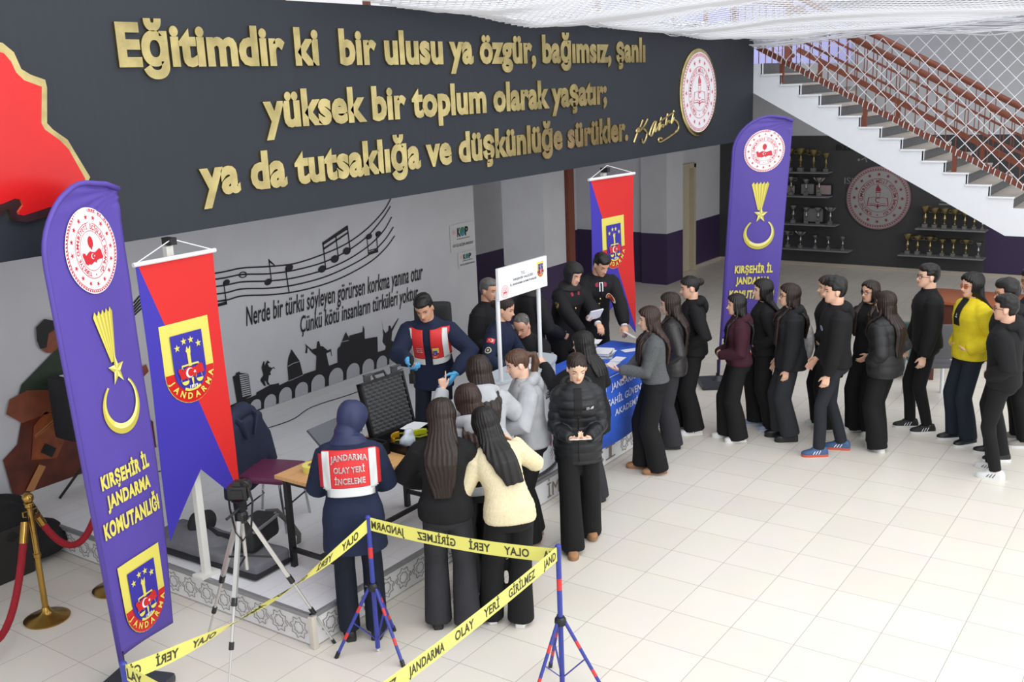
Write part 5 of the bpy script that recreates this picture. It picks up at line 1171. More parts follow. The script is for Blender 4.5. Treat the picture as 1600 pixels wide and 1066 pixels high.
    hem = bot.get('hem', {'wide': .035, 'straight': .06, 'slim': .085}[st]); o = .014
    t.loft([ring(h, hw+o, hd+o, yo) for h, hw, hd, yo in TS if h <= .13])
    for sd, (hj, kn, an, fy) in legs.items():
        lo = an-np.array((0, 0, an[2]-hem)) if hem < .08 else an+np.array((0, 0, hem-.08))
        lo = lo+np.array((0, .012, 0))
        t.tube([hj+np.array((0, 0, .03)), hj+(kn-hj)*.4, kn, kn+(an-kn)*.5, lo], rt_, 16, up=(0, 1, 0), flat=.92)
    me = remesh(t, .0105, 4, 'trousers'); V = get_v(me)
    zf = np.clip((.95-V[:, 2])/.9, 0, 1)
    V += get_n(me)*((.0045+.006*zf*(V[:, 2] < .88))*waves(V, 17, seed*7+1, (1, 1, .38)))[:, None]; V[:, 2] = np.maximum(V[:, 2], .012); set_v(me, V*k)
    me.materials.append(bm_); shade(me, 180); P.trousers = link('trousers', me, root)
    # ---- shoes
    shoe = dict(shoe or {}); sm = shoe.get('m') or M('shoe_white', (226, 226, 226), .5); solem = shoe.get('sole') or M('sole_white', (230, 230, 228), .5); th = shoe.get('th', .024)
    for sd, (hj, kn, an, fy) in legs.items():
        A = Rz(-fy); lift = an[2]-.075; f = lambda p: A @ np.array(p, float)+np.array((an[0], an[1], lift))
        prof_ = [(-.072, .022, .050), (-.06, .032, .080), (-.03, .036, .092), (.0, .037, .095), (.04, .039, .085), (.08, .043, .064), (.115, .045, .052), (.15, .038, .044), (.172, .022, .034), (.178, .008, .028)]
        rings = []
        for y, w, h in prof_:
            rings.append([f((w*math.copysign(abs(math.cos(q))**.7, math.cos(q)), y, th+max(0, (h-th*.6))*max(0, math.sin(q))**.75)) for q in [2*PI*i/20 for i in range(20)]])
        s_ = MB().loft(rings).build('shoe', sm, root, sc=k, smooth=60)
        sl_ = []
        for z in (0, th): sl_.append([f(((w+.003)*sg, y, z)) for sg, seq in ((1, prof_), (-1, prof_[::-1])) for y, w, h in seq])
        MB().loft(sl_).build('sole', solem, s_, sc=k)
        if shoe.get('stripe'):
            for sx in (-1, 1):
                for j in range(3):
                    y = .015+.026*j; w_, h_ = interp([(q[0], q[1], q[2]) for q in prof_], y+.01)
                    w2, h2 = interp([(q[0], q[1], q[2]) for q in prof_], y-.012)
                    MB().bar(f((sx*(w_+.0015), y+.008, th+.004)), f((sx*(w2*.80), y-.014, th+h2*.42)), .010, .006, up=(0, 1, 0)).build('stripe', shoe['stripe'], s_, sc=k, smooth=0)
        if shoe.get('lace', True): MB().bar(f((0, .045, th+.070)), f((0, .085, th+.050)), .030, .006).build('laces', shoe.get('lm') or M('lace_white', (236, 236, 236), .7), s_, sc=k, smooth=0)
    # ---- upper garment
    top = dict(top or {}); tm = top.get('m') or cloth_m('cloth_black', (26, 26, 28)); off = top.get('off', .022); hm = top.get('hem', -.06); so = top.get('soff', off)
    g = MB(); rows = []
    hs = sorted(set([hm, hm+.02]+[h for h, *_ in TS if h > hm+.03]))
    for h in hs:
        hw, hd, yo = interp(TS, max(h, -.05)); fl = top.get('flare', 0)*max(0, (.1-h))/.3
        q = 1 if h < .47 else max(.35, 1-(h-.47)/.09)
        ex = -.012 if (top.get('rib') and h < hm+.015) else 0
        # an overgarment hides the waist
        if h < .30: hw = max(hw, top.get('box', .0)); hd = max(hd, top.get('box', .0)*.72)
        rows.append(ring(h, hw+off*q+fl+ex, hd+off*q+fl+ex, yo))
    g.loft(rows); tg = MB(); tg.loft(rows)
    for sd, (Sh, E_, W, d, spec) in arms.items():
        c2 = S(.475)[0]; ax_ = S(.40)[2]*sd
        tg.ball(Sh, .047+so*.7+ar, 14); tg.tube([c2, c2+(Sh-c2)*.6+S(.45)[1]*.008, Sh], [.052+so*.3, .050+so*.5, .046+so*.7], 12); tg.tube([Sh, Sh-S(.35)[1]*.22], [.047+so*.7+ar, .04+so*.7], 12)
    tm_ = remesh(tg, .012, 4); P.tbvh = BVHTree.FromPolygons([tuple(v) for v in get_v(tm_)*k], [tuple(p.vertices) for p in tm_.polygons]); bpy.data.meshes.remove(tm_)
    for sd, (Sh, E_, W, d, spec) in arms.items():
        c2 = S(.475)[0]; g.ball(Sh, .047+so*.7+ar, 14); g.tube([c2, c2+(Sh-c2)*.6+S(.45)[1]*.008, Sh], [.052+so*.3, .050+so*.5, .046+so*.7], 12)
        cf = top.get('cuff', 0); sl = spec.get('sl', 1.0)
        pts = [Sh, Sh+(E_-Sh)*.5, E_, E_+(W-E_)*.5, W+(E_-W)*.12, W+(E_-W)*(1-sl)+d*.0]
        rr = [.048+so+ar, .046+so+ar, .042+so+ar, .039+so*.9+ar, .034+so*.75+cf, .030+so*.6+cf]
        if sl < .9: pts = [Sh, Sh+(E_-Sh)*.5, E_, E_+(W-E_)*sl]; rr = [.048+so+ar, .046+so+ar, .042+so+ar, .040+so*.8]
        g.tube(pts, rr, 14)
    if top.get('collar'):
        c, u, r, f = S(.50); ch = top['collar']
        g.loft([ring(h, .062+top.get('cw', .012)+q, .060+top.get('cw', .012)+q, .004) for h, q in ((.46, .03), (.50, .008), (.50+ch, 0.0))])
    if top.get('skirt'):
        for_h = top['skirt']; g.loft([ring(h, interp(TS, max(h, -.03))[0]+off+fl, interp(TS, max(h, -.03))[1]+off+fl, -.01) for h, fl in ((.02, 0), (-.1, .01), (for_h, .035))])
    me = remesh(g, top.get('vox', .0095), top.get('it', 4), 'top'); V = get_v(me); nn = get_n(me)
    am = top.get('fold', .0075)
    V += nn*(am*waves(V, top.get('ff', 21), seed*13+5, (1, 1, .8)))[:, None]
    if top.get('quilt'):
        qz = top['quilt']; c0, u0 = S(.25)[0], S(.25)[1]; tt = (V-c0) @ u0
        armm = np.zeros(len(V), bool)
        for sd, (Sh, E_, W, d, spec) in arms.items():
            for A_, B_ in ((Sh, E_), (E_, W)):
                ab = B_-A_; q = ((V-A_) @ ab)/(ab @ ab); dd = np.linalg.norm(V-A_-np.clip(q, 0, 1)[:, None]*ab, axis=1); sel = (dd < .085) & (np.abs((V-S(.3)[0]) @ S(.3)[2]) > .15) & (q > .12)
                tt = np.where(sel, q*np.linalg.norm(ab), tt)
        V += nn*(.011*np.sqrt(np.abs(np.sin(PI*tt/qz)))-.006)[:, None]
    if top.get('knit'):
        c0, u0, r0, f0 = S(.25); V += nn*(.0016*np.sin(((V-c0) @ r0)*260)*np.sin(((V-c0) @ u0)*160))[:, None]
    set_v(me, V*k); me.materials.append(tm); shade(me, 180)
    P.top = link(top.get('name', 'sweater'), me, root); P.bvh = BVHTree.FromPolygons([tuple(v) for v in V*k], [tuple(p.vertices) for p in me.polygons])
    if top.get('hood'):
        hd_ = MB(); c, u, r, f = S(.485); pts = []; hs_ = top['hood'] if isinstance(top['hood'], float) else 1.0
        qm = top.get('hoodarc', 2.5)
        for q in np.linspace(-qm, qm, 17):
            pts.append(c+r*math.sin(q)*.105+f*(-math.cos(q)*.085-.01)+u*(.012+.022*math.cos(q)))
        hd_.tube(pts, [.022]+[.034]*3+[.046*hs_]*9+[.034]*3+[.022], 12)
        hd_.ball(c-f*.12*hs_-u*.035, (.095*hs_, .045, .085), 14, np.stack((r, f, u), 1))
        m_ = remesh(hd_, .010, 4, 'hood'); V = get_v(m_); V += get_n(m_)*(.007*waves(V, 30, seed+3))[:, None]; set_v(m_, V*k); m_.materials.append(top.get('hm') or tm); shade(m_, 180); link('hood', m_, root)
    # ---- hair
    hair = dict(hair or {}); hmat = hair.get('m') or M('hair_dark', (30, 23, 21), .45, var=.35, scale=9, stretch=(9, 9, .7), spec=.4)
    ht = hair.get('kind', 'long'); th_ = hair.get('th', .019 if hair.get('kind', 'long') == 'long' else .013); h_ = MB(); line = hair.get('line', .168)
    def off_(x, y, z):
        if ht == 'hijab':
            m = sstep(.035, .07, y)*(1-sstep(.145, .165, z))*sstep(-.02, .01, z)*(1-sstep(.050, .066, abs(x)))
            return (.022+.012*sstep(.045, .07, abs(x))*(1-sstep(.13, .18, z)))*(1-m)-.03*m
        if ht == 'short':
            top_ = th_*(1.0+.9*sstep(.15, .21, z)); yb = -.04+.07*sstep(.095, .125, z)
            m = sstep(yb, yb+.02, y)*(1-sstep(line-.012, line+.008, z)); ear = sstep(.058, .066, abs(x))*(1-sstep(.118, .135, z))*sstep(-.045, -.03, y)
            nape = 1-sstep(.035, .06, z); m = max(m, ear, nape)
            return top_*(1-m)-.012*m
        yb = .032 if z > .05 else .02
        lz = (line+.016)-.62*max(0, abs(x)-.006)
        m = sstep(yb, yb+.018, y)*(1-sstep(lz-.010, lz+.006, z))
        if ht in ('pony', 'bun'):
            m = max(m, sstep(-.045, -.028, y)*(1-sstep(.095, .125, z))); ear = 0; nape = 1-sstep(.03, .055, z); m = max(m, ear, nape); return .009*(1-m)-.012*m
        part = .004*math.exp(-(x/.006)**2)*(z > .15)
        return (th_*(1+.35*sstep(.0, .09, .1-z))+.013*sstep(.045, .07, abs(x))*(1-sstep(.12, .17, z))-part)*(1-m)-.014*m
    h_.loft([[hw_(p) for p in rg] for rg in head_rings(off_, 44, 72, -.004 if ht != 'hijab' else -.02, .2262, False)])
    if ht == 'long':
        ln = hair.get('len', .34); c, u, r, f = S(.44); bw = hair.get('w', .088); shd = hair.get('shift', 0)
        def hring(cc, rr, ff, w, d): return [cc+rr*w*math.cos(q)+ff*d*math.sin(q) for q in [2*PI*i/24 for i in range(24)]]
        hr_, hf_ = HR @ np.array((1., 0, 0)), HR @ np.array((0, 1., 0))
        rows = [hring(hw_((0, -.02, .15)), hr_, hf_, .074, .078), hring(hw_((0, -.03, .08)), hr_, hf_, .092, .082), hring(hw_((0, -.050, .0)), hr_, hf_, .100, .062)]
        hn = [.43, .36, .28, .20, .12, .04, -.04]
        for hh in hn:
            if .50-hh > ln: break
            c, u, r, f = S(hh); q = (.5-hh)/ln; bd = interp(TS, hh)[1]+off+.012
            if hair.get('free'): c = hw_((0, -.06, .0))-np.array((0, 0, .5-hh)); bd = .03; r, f = np.array((1., 0, 0)), np.array((0, 1., 0))
            rows.append(hring(c-f*bd+r*shd*q, r, f, bw*(1.22-.62*q*q), .036*(1-.62*q)))
        h_.loft(rows)
        for sd, fl in ((1, hair.get('fr', 0)), (-1, hair.get('fl', 0))):
            if fl:
                c, u, r, f = S(.43); c2, u2, r2, f2 = S(max(.05, .47-fl)); bd = interp(TS, .35)[1]+off
                h_.tube([hw_((sd*.066, .01, .13)), hw_((sd*.080, .008, .05)), hw_((sd*.086, .012, -.02)), c+r*sd*.095+f*(bd-.01), c2+r2*sd*.09+f2*(bd+.012), c2+r2*sd*.085+f2*bd-u2*.05], [.012, .022, .027, .032, .030, .012], 12, flat=.55, up=(1, 0, 0))
    if ht == 'pony':
        hh = hair.get('len', .26); p0 = hw_((0, -.105, .15)); h_.ball(p0, .03, 12)
        h_.tube([p0, p0+HR @ np.array((0, -.05, -.01)), p0+np.array((0, 0, -hh*.35))+HR @ np.array((hair.get('sx', 0)*.5, -.065, 0)), p0+np.array((0, 0, -hh*.7))+HR @ np.array((hair.get('sx', 0), -.05, 0)), p0+np.array((0, 0, -hh))+HR @ np.array((hair.get('sx', 0), -.045, 0))], [.022, .03, .036, .03, .008], 14)
    if ht == 'bun': h_.ball(hw_((0, -.115, hair.get('bz', .13))), hair.get('br', .042), 14)
    if ht == 'hijab':
        c, u, r, f = S(.47); chin = hw_((0, .02, -.005)); hr_, hf_ = HR @ np.array((1., 0, 0)), HR @ np.array((0, 1., 0))
        rg = lambda cc, rr, ff, w, d: [cc+rr*w*math.cos(q)+ff*d*math.sin(q) for q in [2*PI*i/24 for i in range(24)]]
        h_.loft([rg(hw_((0, -.015, .06)), hr_, hf_, .078, .07), rg(hw_((0, -.010, .0)), hr_, hf_, .084, .082), rg(S(.55)[0], r, f, .100, .094), rg(S(.50)[0], r, f, .138, .112), rg(S(.46)[0], r, f, .12, .095)])
    hv = hair.get('vox', .0062 if ht in ('short', 'hijab') else .0075)
    me = remesh(h_, hv, 3 if ht != 'short' else 2, 'hair'); V = get_v(me)
    if ht == 'short': V += get_n(me)*((.0035+hair.get('curl', 0))*waves(V, hair.get('hf', 95), seed+2, (1, 1, 1)))[:, None]
    elif ht == 'hijab': V += get_n(me)*(.004*waves(V, 28, seed+2, (1, 1, 1.6)))[:, None]
    else:
        rel = (V-hw_((0, -.02, .08))) @ HR; th2 = np.arctan2(rel[:, 0], rel[:, 1]+.0)
        st_ = np.sin(th2*26+2*waves(V, 9, seed)+hair.get('wave', 0)*np.sin(V[:, 2]*45+3*waves(V, 8, seed)))
        V += get_n(me)*(.0030*st_+(.005+hair.get('wave', 0)*.004)*waves(V, 20, seed+9, (1, 1, .5)))[:, None]
    set_v(me, V*k); me.materials.append(hmat); shade(me, 180); P.hair = link('headscarf' if ht == 'hijab' else 'hair', me, root)
    if hair.get('glasses'):
        gm = hair['glasses']; g_ = MB()
        for s_ in (-1, 1):
            g_.tube([hw_((s_*.033+.024*math.cos(q), .0925-.02*abs(math.cos(q)) * (1 if s_*math.cos(q) > 0 else 0)*.5, .107+.018*math.sin(q))) for q in np.linspace(0, 2*PI, 17)], .0022, 6)
            g_.tube([hw_((s_*.057, .083, .11)), hw_((s_*.076, .03, .113)), hw_((s_*.078, -.01, .108))], .002, 6)
        g_.tube([hw_((-.009, .098, .111)), hw_((.009, .098, .111))], .002, 6)
        go2 = g_.build('glasses', gm, root, sc=k)
        if hair.get('lens'):
            for s_ in (-1, 1): MB().loft([[hw_((s_*.033+r_*math.cos(q), .0905, .107+r_*.8*math.sin(q))) for q in [2*PI*i/16 for i in range(16)]] for r_ in (.001, .022)], cap=False).build('lens', hair['lens'], go2, sc=k)
    return P
def on_top(P, flat, name, mats, h0, back=False, gap=.003, arm=None, rx=0, sc=1.0, bvh=None):
    """print flat shapes (metres, centred) on the garment; h0 = height along the spine of the flat's origin"""
    c, u, r, f = P.S(h0); d = f if back else -f; rr = -r if back else r; rr = -rr if not back else rr
    bv = bvh or P.bvh
    me_v = []
    # seen from the front the wearer's right hand side is on the viewer's left
    ex = r if back else -r
    for x, y in flat.v:
        o = (c+ex*(x+rx)+u*y-d*.6)*P.k
        hit = bv.ray_cast(Vector(o), Vector(d), 2.0)
        q = np.array(hit[0]) if hit[0] is not None else np.array(c*P.k)
        me_v.append(q)
    i = 0
    V = [q-d*gap*(1+.6*l) for q, l in zip(me_v, flat.l)]
    me = bpy.data.meshes.new(name); me.from_pydata([tuple(v) for v in V], [], flat.f)
    for m in mats: me.materials.append(m)
    me.polygons.foreach_set('material_index', flat.m); me.update(); return link(name, me, P.root)
BLK = cloth_m('cloth_black', (25, 25, 27)); BLK_T = cloth_m('trousers_black', (24, 24, 26)); CHAR_T = cloth_m('trousers_charcoal', (50, 50, 54)); NAVYU = cloth_m('uniform_navy', (30, 38, 62)); NAVYT = cloth_m('trousers_navy', (27, 31, 44))
GREYH = cloth_m('hoodie_grey', (176, 178, 182)); CREAM_K = M('knit_cream', (226, 212, 176), .9, var=.06, scale=40, bump=.3, bscale=140); PUFF = M('puffer_black', (27, 29, 33), .42, spec=.4); TWEED = M('tweed_grey', (86, 88, 90), .9, var=.25, scale=90)
LEATH = M('leather_dark', (46, 44, 44), .45, bump=.2, bscale=60); BURG = cloth_m('hoodie_burgundy', (62, 28, 40)); YELJ = cloth_m('jacket_yellow', (226, 204, 42)); UNI = M('uniform_black', (24, 24, 28), .75, spec=.3)
JEAN = cloth_m('jeans_dark', (40, 42, 48)); TAN = M('suede_tan', (168, 124, 86), .85, var=.06); BOOT = M('boot_black', (26, 26, 28), .4); GUM = M('sole_dark', (40, 38, 38), .6)
BRH = M('hair_brown', (52, 34, 28), .44, var=.4, scale=9, stretch=(9, 9, .7), spec=.4); DBH = M('hair_dark_brown', (40, 28, 24), .44, var=.35, scale=9, stretch=(9, 9, .7), spec=.4); BLH = M('hair_black', (24, 21, 21), .44, var=.3, scale=9, stretch=(9, 9, .7), spec=.4); GRH = M('hair_greying', (96, 92, 90), .6, var=.35, scale=40); LBH = M('hair_light_brown', (84, 58, 44), .4, var=.35, scale=9, stretch=(9, 9, .7), spec=.4)
NAVYS = M('headscarf_navy', (34, 42, 78), .6, bump=.1); BLKS = M('headscarf_black', (30, 29, 31), .7)
BLUEG = M('glove_blue', (92, 174, 226), .4); GLS = M('glasses_frame', (26, 24, 26), .3); ORL = M('orange_lens', (206, 110, 50), .15); WSH = dict(m=M('shoe_white', (226, 226, 226), .5)); BSH = dict(m=BOOT, sole=GUM, lm=BOOT); TSH = dict(m=TAN, sole=M('sole_tan', (150, 112, 82), .7), lace=False)
VRED = M('vest_red', (214, 46, 48), .6); VWH = M('reflective_band', (214, 216, 214), .45)
def grid_flat(x0, x1, h0, h1, nx=16, nh=16, fn=None): return Flat().grid(lambda u, v: (x0+(x1-x0)*u, h0+(h1-h0)*v), nx, nh)
def panel(P, name, m, x0, x1, z0, z1, back, gap, thick=.004, nx=14, nh=14, h0=.30):
    o = on_top(P, grid_flat(x0, x1, z0, z1, nx, nh), name, [m], h0, back, gap, bvh=P.tbvh if name in ('vest', 'reflective_band') else None); shade(o.data, 180)
    q = o.modifiers.new('s', 'SOLIDIFY'); q.thickness = thick; q.offset = 0; return o
# ---- 1 officer seen from behind
P = person('officer seen from behind in a red lettered vest and navy headscarf at the table', (-1.87, .80, 0), 1.70, 178, 'f', lean=9, head=(-50, 30, 0), R=dict(w=(.17, .36, 1.02), e=(.6, -.7, -.6), c=.5), L=dict(w=(-.16, .36, 1.03), e=(-.6, -.7, -.6), c=.5), feet=((.10, -.02, 12), (-.09, 0, -6)), top=dict(m=NAVYU, off=.042, hem=-.24, name='parka', collar=.03, flare=.02), bot=dict(style='straight', m=NAVYT), shoe=BSH, hair=dict(kind='hijab', m=NAVYS), seed=1)
panel(P, 'vest', VRED, -.205, .205, -.10, .17, True, .018)
for x0, x1, z0, z1 in ((-.180, -.132, -.10, .165), (.132, .180, -.10, .165), (-.185, .185, -.145, -.085)): panel(P, 'reflective_band', VWH, x0, x1, z0, z1, True, .025)
VT = M('vest_letter_edge', (232, 228, 226), .5); VG = M('vest_letter_fill', (150, 120, 122), .5)
for body, f in (('JANDARMA', (-.122, .092, .122, .145)), ('OLAY YERİ', (-.105, .018, .10, .074)), ('İNCELEME', (-.102, -.060, .10, -.002))):
    arc = (lambda x, y: (x, y-.9*x*x)) if body == 'JANDARMA' else None
    on_top(P, fine(Flat().text(body, f, 0, 0, .03, fn=arc).text(body, (f[0]+.003, f[1]+.003, f[2]-.003, f[3]-.003), 1, 1, -.005, fn=arc), 1), 'lettering', [VT, VG], .30, True, .023, bvh=P.tbvh)
mk = MB(); mk.tube([P.h((.078, .0, .11)), P.h((.074, .04, .09)), P.h((.062, .075, .075))], .004, 6).tube([P.h((.078, -.005, .09)), P.h((.074, .035, .06)), P.h((.058, .07, .04))], .004, 6)
mk.loft([[P.h((x, .103-8*x*x, z)) for x in np.linspace(-.062, .062, 13)] for z in (.012, .03, .06, .08)], cap=False, closed=False).build('face_mask', M('mask_white', (226, 228, 230), .7), P.root, sc=P.k)
# ---- 2 officer facing the table
P = person('young officer with blue gloves and red vest leaning over the table on the stage', (.52, 2.02, STG), 1.74, -10, 'm', lean=20, head=(-6, 26, 6), R=dict(W=(.0, 1.86, 1.43), e=(1, -1, -.35), c=.8, p=(-.6, .5, 0), d=(-.5, .6, -.5), glove=BLUEG), L=dict(w=(-.25, .30, .98), e=(-1, -.4, -.2), glove=BLUEG), feet=((.12, 0, 8), (-.12, .04, -8)), top=dict(m=NAVYU, off=.034, hem=-.16, name='uniform_jacket', collar=.03), bot=dict(style='straight', m=NAVYT), shoe=BSH, hair=dict(kind='short', m=BLH, th=.010), skin=(202, 152, 124), seed=2)
for x0, x1 in ((-.20, -.032), (.032, .20)): panel(P, 'vest', VRED, x0, x1, -.10, .19, False, .018)
for x0, x1, z0, z1 in ((-.180, -.135, -.10, .185), (.135, .180, -.10, .185), (-.19, -.034, -.145, -.09), (.034, .19, -.145, -.09)): panel(P, 'reflective_band', VWH, x0, x1, z0, z1, False, .025)
on_top(P, fine(Flat().text('JANDARMA', (-.10, .02, -.045, .032), 0, 0, .02).text('OLAY YERİ', (-.10, 0, -.045, .014), 0, 0, .02).text('İNCELEME', (-.10, -.02, -.045, -.006), 0, 0, .02), 1), 'lettering', [VT], .30, False, .023, bvh=P.tbvh)
on_top(P, fine(Flat().merge(shield().moved(.07, -.05, .075, .08))), 'badge', [YEL, RED, NAVY, PW], .30, False, .023, bvh=P.tbvh)
tl = MB(); w = P.arms[1][2]+P.arms[1][3]*.08; tl.tube([w+np.array((0, .02, .10)), w+np.array((0, .03, -.05))], .019, 12).tube([w+np.array((0, .03, -.05)), w+np.array((0, .035, -.13))], .03, 12)
o = tl.build('flashlight', BLACKM, None, sc=P.k); o.location = P.root.location; o.rotation_euler = P.root.rotation_euler; tag(o, 'black flashlight held in the blue glove of the young officer', 'flashlight')
bm = soft(MB().box((0, 0, 0), (.36, .14, .34), bevel=.06), .014, .006, 20, 12); bm.materials.append(BLKB); o = link('carrying_bag', bm); q = P.w(P.S(.36)[0]-P.S(.36)[3]*.26); o.location = q; o.rotation_euler = (0, 0, P.yaw); tag(o, 'rounded black bag on the back of the young officer with blue gloves', 'bag')
# ---- 3 girl in black sweater, back view
person('girl from behind in black sweater and charcoal trousers with long dark brown hair', (-1.45, .33, 0), 1.665, 172, 'f', lean=6, head=(8, 16, 0), R=dict(w=(.16, .30, 1.02), e=(1, -.3, -.5)), L=dict(w=(-.20, .30, 1.0), e=(-1, -.3, -.4)), feet=((.11, 0, 8), (-.11, .03, -10)), top=dict(m=BLK, off=.034, hem=-.06, rib=True), bot=dict(m=CHAR_T), shoe=BSH, hair=dict(m=DBH, len=.40, w=.10, wave=.5), seed=3)
# ---- 4 girl in cream jumper
P = person('girl from behind in a cream knitted jumper, leaning in with a hair clip', (-1.24, .03, 0), 1.62, -172, 'f', lean=20, side=-13, hips=(.07, -.06), head=(10, 12, -8), R=dict(w=(.17, .34, 1.32), e=(1, -.1, -.9), c=.8), L=dict(w=(-.30, .10, .80), e=(-1, -.5, 0), sl=1.0), feet=((.13, .0, 20), (-.08, .10, -4)), top=dict(m=CREAM_K, off=.026, soff=.024, hem=-.05, knit=True, cuff=.018, fold=.006), bot=dict(m=BLK_T), shoe=WSH, hair=dict(m=BLH, len=.36, w=.085, shift=.08), seed=4)
c = P.h((-.045, -.07, .185)); MB().tube([c, c+np.array((.05, -.004, .022)), c+np.array((.055, -.01, .010)), c+np.array((.004, -.006, -.010)), c], .0035, 6).build('hair_clip', M('clip_silver', (220, 220, 216), .25, .9), P.root, sc=P.k)
o = sheet((0, 0, 0), 0, .035, .16, 'rolled white paper in the hanging hand of the girl in cream', 'paper', 'rolled_paper', .02); q = P.w(P.arms[-1][2]+np.array((.02, .02, -.10))); o.location = q; o.rotation_euler = (1.2, 0, P.yaw)
# ---- 5 grey hoodie pointing
person('girl in a light grey hoodie from behind, pointing upward with her finger', (-.48, .68, 0), 1.70, -165, 'f', lean=13, head=(10, 8, 0), L=dict(w=(-.26, .30, 1.42), e=(-.6, -.2, -1), d=(-.02, .05, 1), p=(.2, 1, 0), point=True), R=dict(w=(.16, .32, 1.12), e=(1, -.2, -.6)), top=dict(m=GREYH, off=.034, hood=True, hem=-.05, rib=True), bot=dict(m=BLK_T), shoe=WSH, hair=dict(m=DBH, len=.30, w=.10), seed=5)
# ---- 6 grey hoodie ponytail
person('girl in a light grey hoodie with a light brown ponytail, looking left', (.08, .64, 0), 1.665, -78, 'f', lean=7, head=(0, 16, 0), L=dict(w=(-.10, .30, 1.08), e=(-1, -.4, -.5), c=.6), R=dict(w=(.10, .30, 1.08), e=(1, -.4, -.5), c=.6), feet=((.09, -.02, 5), (-.09, .05, -5)), top=dict(m=GREYH, off=.038, hood=True, hem=-.06, rib=True), bot=dict(m=BLK_T), shoe=TSH, hair=dict(kind='pony', m=LBH, len=.24), skin=(226, 184, 160), seed=6)
# ---- 7 girl between
person('girl with wavy brown hair between the black sweater and the cream jumper, head only', (-.93, .46, 0), 1.62, -165, 'f', lean=8, head=(12, 8, 0), L=dict(w=(-.18, .30, 1.12), e=(-1, -.3, -.6)), R=dict(w=(.16, .3, 1.1), e=(1, -.3, -.6)), top=dict(m=GREYH, off=.03, hood=True, hem=-.05), bot=dict(m=BLK_T), shoe=WSH, hair=dict(m=BRH, len=.30, w=.095, wave=.7), seed=7)
# ---- 8 puffer girl
P = person('girl in a black quilted puffer jacket walking forward and reading a card', (.17, .25, 0), 1.66, 4, 'f', lean=2, head=(6, 20, 0), R=dict(w=(.075, .27, 1.055), e=(.45, -.7, -.5), c=.75, p=(-.3, .1, 1), d=(-.75, .55, .1)), L=dict(w=(-.075, .27, 1.055), e=(-.45, -.7, -.5), c=.75, p=(.3, .1, 1), d=(.75, .55, .1)), feet=((.07, .14, 4), (-.10, -.20, -6, .02)), top=dict(m=PUFF, off=.040, soff=.028, hem=-.16, quilt=.075, fold=.003, collar=.015, cw=.014, name='puffer_jacket', hood=.8, hoodarc=1.75), bot=dict(m=BLK_T), shoe=TSH, hair=dict(kind='bun', m=DBH, br=.035, bz=.10), skin=(226, 184, 158), eyes='down', seed=8)
panel(P, 'black_shirt', M('shirt_black', (20, 20, 22), .8), -.032, .032, -.02, .20, False, .006)
Flat_zip = panel(P, 'zip', M('zip_black', (16, 16, 18), .4), -.004, .004, -.42, -.02, False, .008, nx=2, nh=20)
lg = Flat()
for r_ in (.012, .019, .026): lg.ring((.026, 0), r_-.0045, r_, 0, 0, 12, PI/2, PI)
lg.text('THE', (-.034, .016, -.010, .023)).text('NORTH', (-.034, .007, -.004, .014)).text('FACE', (-.034, -.002, -.008, .005))
on_top(P, lg, 'print', [PW], .33, False, .006, rx=.10)
o = sheet((0, 0, 0), 0, .17, .09, 'white card held in both hands by the girl in the puffer jacket', 'card', 'information_card'); o.location = P.w((0, .36, 1.075)); o.rotation_euler = (.25, 0, P.yaw)
# ---- 9 girl behind puffer
person('girl with shoulder length black hair and black coat reaching a card over the stand', (.98, .60, 0), 1.60, -125, 'f', lean=6, head=(8, 8, 0), L=dict(W=(.86, 1.02, 1.29), e=(-.6, -.4, -1), c=.5, p=(0, 0, -1)), R=dict(w=(.2, .25, 1.0), e=(1, -.3, -.4)), feet=((.09, 0, 5), (-.09, -.05, -5)), top=dict(m=BLK, off=.038, hem=-.20, collar=.03, name='coat'), bot=dict(m=CHAR_T), shoe=BSH, hair=dict(m=BLH, len=.20, w=.088), seed=9)
sheet((.74, 1.04, STG+1.05), .6, .16, .09, 'card reaching the white promotion counter in the hand of the black haired girl', 'card', 'information_card')
# ---- 10 man in coat
P = person('middle aged man in a black coat with greying hair behind the navy uniform', (1.47, 2.12, STG), 1.64, 58, 'm', lean=6, head=(-6, 8, 0), R=dict(w=(.2, .25, .95)), L=dict(w=(-.2, .25, .95)), top=dict(m=BLK, off=.036, hem=-.25, collar=.04, name='coat'), bot=dict(m=BLK_T, style='straight'), shoe=BSH, hair=dict(kind='short', m=GRH, th=.009, line=.18), skin=(200, 150, 122), brow=(60, 54, 50), seed=10)
MB().tube([P.h((x, .103-6*x*x, .060-3.5*abs(x)**1.6)) for x in np.linspace(-.03, .03, 9)], [.003, .005, .006, .006, .0055, .006, .006, .005, .003], 8).build('moustache', M('moustache_grey', (70, 64, 62), .8), P.root, sc=P.k)
